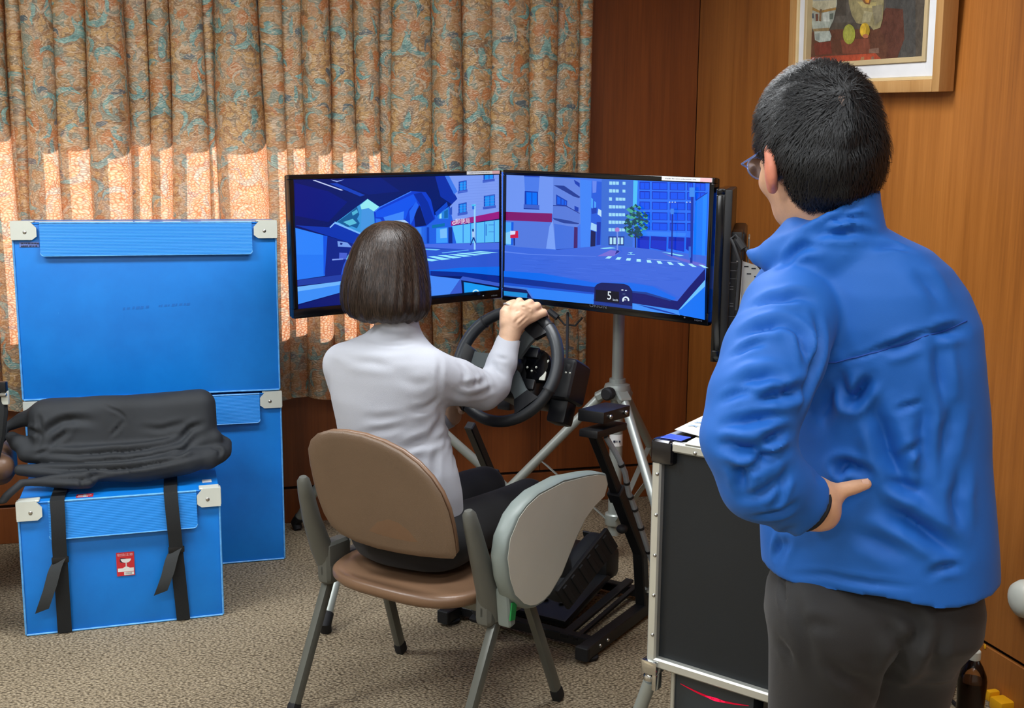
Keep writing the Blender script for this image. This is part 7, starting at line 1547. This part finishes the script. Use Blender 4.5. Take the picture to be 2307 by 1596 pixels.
for (x0, x1, y0, y1) in ((0, fw_, 0, FHt), (FWd - fw_, FWd, 0, FHt), (fw_, FWd - fw_, 0, fw_), (fw_, FWd - fw_, FHt - fw_, FHt)):
    m = MB(); m.box(pf((x0 + x1) / 2, (y0 + y1) / 2, -0.024), (x1 - x0, y1 - y0, 0.050), 0.003, 2, Rf); m.build('frame_side', 'frame_wood', pic)
a = fw_
for (w0, w1, d0, d1, mt, nm) in ((fw_, fw_ + 0.010, -0.03, -0.006, plain('cream_fillet', rgb(214, 188, 140), 0.5), 'outer_fillet'), (fw_ + 0.010, fw_ + 0.052, -0.034, -0.014, plain('white_mat_board', rgb(222, 222, 224), 0.8), 'mat_board'), (fw_ + 0.052, fw_ + 0.068, -0.036, -0.008, plain('beige_fillet', rgb(192, 170, 130), 0.5), 'inner_fillet')):
    for (x0, x1, y0, y1) in ((w0, w1, w0, FHt - w0), (FWd - w1, FWd - w0, w0, FHt - w0), (w1, FWd - w1, w0, w1), (w1, FWd - w1, FHt - w1, FHt - w0)):
        m = MB(); m.box(pf((x0 + x1) / 2, (y0 + y1) / 2, (d0 + d1) / 2), (x1 - x0, y1 - y0, d1 - d0), 0.0015, 1, Rf); m.build(nm, mt, pic)
tp = NT('oil_paint'); vc = tp.n('ShaderNodeVertexColor', layer_name='Col'); co_ = tp.coord('Object'); b1 = tp.noise(co_, 38.0, 4.0, 0.65, 0.8); b2 = tp.noise(co_, 120.0, 3.0, 0.6, 1.0)
cc = tp.mix(0.5, vc.outputs[0], tp.n('ShaderNodeMix', {0: 1.0, 6: vc.outputs[0], 7: tp.ramp(b1, [(0.3, (0.35, 0.33, 0.32, 1)), (0.7, (1.6, 1.5, 1.45, 1))])}, data_type='RGBA', blend_type='MULTIPLY').outputs[2]); tp.bsdf(cc, 0.45, 0.0, b2, 0.5, 0.003)
w1 = fw_ + 0.066; PX0, PX1, PY0, PY1 = w1, FWd - w1, w1, FHt - w1
class Paint:
    def __init__(s): s.v = []; s.f = []; s.c = []; s.k = 0
    def poly(s, pts, col):                                     # crop pixels of the photograph -> the canvas plane
        b = len(s.v)
        for (cx_, cy_) in pts:
            q = pl(1750 + cx_ / 5.7675, cy_ / 5.7675, pf(0, 0, -0.030), nf_) - pf(0, 0, -0.030); x = min(max(q @ ex_, PX0), PX1); y = min(max(q @ ez_, PY0), PY1); s.v.append(pf(x, y, -0.030 + s.k * 0.00005))
        s.f.append(tuple(range(b, b + len(pts)))); s.c.append(rgb(*col)); s.k += 1
    def oval(s, cx_, cy_, rx, ry, col, n=22): s.poly([(cx_ + rx * math.cos(2 * PI * i / n), cy_ + ry * math.sin(2 * PI * i / n)) for i in range(n)], col)
pa = Paint()
b = len(pa.v); pa.v += [pf(PX0, PY0, -0.030), pf(PX1, PY0, -0.030), pf(PX1, PY1, -0.030), pf(PX0, PY1, -0.030)]; pa.f.append((b, b + 1, b + 2, b + 3)); pa.c.append(rgb(78, 72, 64)); pa.k = 1
for P_, c_ in [([(390, -900), (1800, -900), (1800, 300), (390, 300)], (84, 80, 74)), ([(380, -300), (900, -400), (900, 200), (380, 250)], (70, 66, 60)), ([(1400, -200), (1800, -200), (1800, 860), (1450, 860)], (70, 70, 68)), ([(1420, 100), (1640, 120), (1660, 500), (1560, 840), (1300, 860), (1300, 300)], (86, 52, 42)), ([(390, 420), (800, 380), (1350, 380), (1450, 620), (1400, 880), (390, 900)], (92, 58, 44)), ([(480, 560), (700, 540), (720, 700), (500, 720)], (112, 52, 42)), ([(830, 520), (1200, 500), (1220, 690), (860, 700)], (118, 66, 50)), ([(400, 745), (800, 720), (1280, 690), (1370, 780), (1380, 860), (400, 890)], (150, 66, 46)), ([(830, 730), (1270, 695), (1275, 850), (850, 870)], (164, 72, 48)), ([(1100, 740), (1140, 735), (1130, 850), (1080, 852)], (150, 110, 78)), ([(1230, 740), (1262, 730), (1262, 850), (1225, 850)], (130, 100, 84)), ([(560, 760), (640, 750), (640, 870), (560, 880)], (128, 58, 42)), ([(1200, 640), (1330, 620), (1330, 690), (1200, 690)], (120, 92, 78)),
    ([(395, -400), (780, -400), (785, 60), (740, 260), (690, 370), (470, 380), (420, 260), (390, 60)], (150, 156, 146)), ([(395, 30), (780, 0), (770, 90), (560, 140), (400, 110)], (176, 172, 146)), ([(395, 100), (560, 140), (775, 95), (770, 130), (560, 170), (400, 140)], (150, 118, 66)), ([(440, 180), (480, 170), (485, 240), (445, 240)], (62, 78, 96)), ([(505, 180), (540, 180), (540, 270), (510, 275)], (104, 64, 52)), ([(565, 120), (590, 120), (580, 280), (550, 270)], (120, 96, 70)), ([(600, 170), (680, 150), (690, 280), (610, 300)], (186, 194, 186)), ([(690, 180), (740, 170), (730, 250), (690, 250)], (90, 100, 92)), ([(420, 280), (720, 280), (690, 370), (470, 380)], (160, 170, 160)), ([(470, 375), (690, 360), (680, 410), (490, 415)], (140, 120, 84)), ([(490, 410), (690, 400), (715, 470), (700, 530), (560, 550), (500, 520)], (166, 176, 168)), ([(500, 440), (560, 430), (560, 530), (510, 515)], (140, 150, 144)),
    ([(930, -300), (1400, -300), (1395, 60), (1380, 250), (1350, 360), (1260, 390), (1220, 340), (1040, 300), (980, 200), (940, 40)], (140, 132, 96)), ([(1050, 20), (1300, 30), (1290, 100), (1120, 100)], (170, 158, 106)), ([(1140, 140), (1250, 160), (1220, 290), (1110, 290)], (156, 150, 118)), ([(1240, 80), (1380, 60), (1370, 260), (1280, 330)], (128, 122, 98)), ([(1100, -20), (1240, -20), (1210, 60), (1150, 50)], (120, 84, 56)), ([(1150, -10), (1210, -10), (1200, 40), (1160, 30)], (196, 140, 60))]:
    pa.poly(P_, c_)
pa.oval(945, 445, 80, 130, (146, 150, 62)); pa.oval(930, 430, 50, 95, (160, 162, 74)); pa.oval(1150, 395, 66, 98, (168, 140, 44)); pa.oval(1128, 390, 38, 84, (208, 172, 56)); pa.oval(1160, 470, 40, 28, (168, 104, 74))
me = bpy.data.meshes.new('canvas'); me.from_pydata([tuple(np.array(q) - base_of(pic)) for q in pa.v], [], pa.f); me.update(); ca = me.color_attributes.new('Col', 'FLOAT_COLOR', 'CORNER')
for p, c in zip(me.polygons, pa.c):
    for li in p.loop_indices: ca.data[li].color = c
link('canvas', me, tp.m, pic, 0)
m = MB(); m.box(pf(FWd / 2, FHt / 2, -0.042), (FWd - 0.02, FHt - 0.02, 0.006), R=Rf); m.build('backing_board', 'groove', pic)

# ================================================================ things by the right wall
bp_ = ph(2196, 1466, 0.208); bp_ = np.array([bp_[0], bp_[1], 0])
bot = thing('bottle', 'clear plastic bottle of dark tea with a white cap on the floor by the wall', 'bottle', bp_)
tgl = NT('clear_pet'); g_ = tgl.n('ShaderNodeBsdfTransparent', {'Color': (0.86, 0.86, 0.84, 1)}); g2 = tgl.n('ShaderNodeBsdfGlossy', {'Roughness': 0.06}); fr_ = tgl.n('ShaderNodeFresnel', {'IOR': 1.5}); mx = tgl.n('ShaderNodeMixShader', {0: fr_.outputs[0], 1: g_.outputs[0], 2: g2.outputs[0]}); tgl.t.links.new(mx.outputs[0], tgl.out.inputs[0])
m = MB(); m.lathe([(0.030, 0.0), (0.036, 0.004), (0.037, 0.02), (0.035, 0.06), (0.037, 0.10), (0.037, 0.128), (0.034, 0.142), (0.024, 0.165), (0.015, 0.180), (0.0135, 0.186), (0.0135, 0.200)], bp_, seg=28); m.build('bottle_wall', tgl.m, bot)
m = MB(); m.lathe([(0.028, 0.003), (0.0345, 0.006), (0.0355, 0.02), (0.0335, 0.06), (0.0355, 0.10), (0.0352, 0.124)], bp_, seg=28); m.build('tea', plain('dark_tea', rgb(44, 22, 16), 0.2), bot)
m = MB(); m.lathe([(0.016, 0.184), (0.0165, 0.186), (0.0165, 0.206), (0.015, 0.208)], bp_, seg=28); m.build('cap', 'white_plastic', bot)
yl = plain('yellow_plastic', rgb(236, 170, 20), 0.4)
yp = ph(2262, 1588, 0.02); m = MB(); m.box(yp, (0.06, 0.05, 0.035), 0.008, 2, RR3); m.box(yp + np.array([-0.02, 0.03, 0.012]), (0.035, 0.02, 0.03), 0.006, 2, RR3); tag(m.build('cord_reel_grip', yl), 'small yellow plastic cord grip on the floor beside the bottle', 'grip')
m = MB(); a = ph(2296, 1590, 0.02); m.lathe([(0.022, -0.02), (0.026, -0.012), (0.026, 0.008), (0.018, 0.018)], a, seg=18); tag(m.build('plug', 'white_plastic'), 'white round plug on the floor next to the yellow grip', 'plug')
for k_, (pts, lb) in enumerate((([(2150, 1540), (2140, 1575), (2175, 1610), (2230, 1620)], 'black cable looping on the floor left of the bottle'), ([(2130, 1520), (2165, 1545), (2215, 1572), (2250, 1575), (2307, 1600)], 'black cable running along the wall behind the bottle'))):
    m = MB(); P_ = [ph(x, y, 0.006) for x, y in pts]; m.tube(P_, 0.0055, 8); tag(m.build('floor_cable', 'rubber'), lb, 'cable')
m = MB(); yd = on_r(2219, 1458, RU); m.ball(yd, 0.006, 10, 6, (0.4, 1, 1.4)); tag(m.build('push_pin', yl), 'tiny yellow pin stuck in the right wall above the bottle', 'pin')
wd = on_r(2318, 1350, RU); m = MB(); m.lathe([(0.052, 0.0), (0.052, 0.012), (0.046, 0.030), (0.030, 0.042), (0.01, 0.046)], wd, -RM(1, 0), 28); tag(m.build('wall_fitting', 'white_plastic'), 'pale grey domed fitting on the right wall, cut off by the picture edge', 'wall fitting')
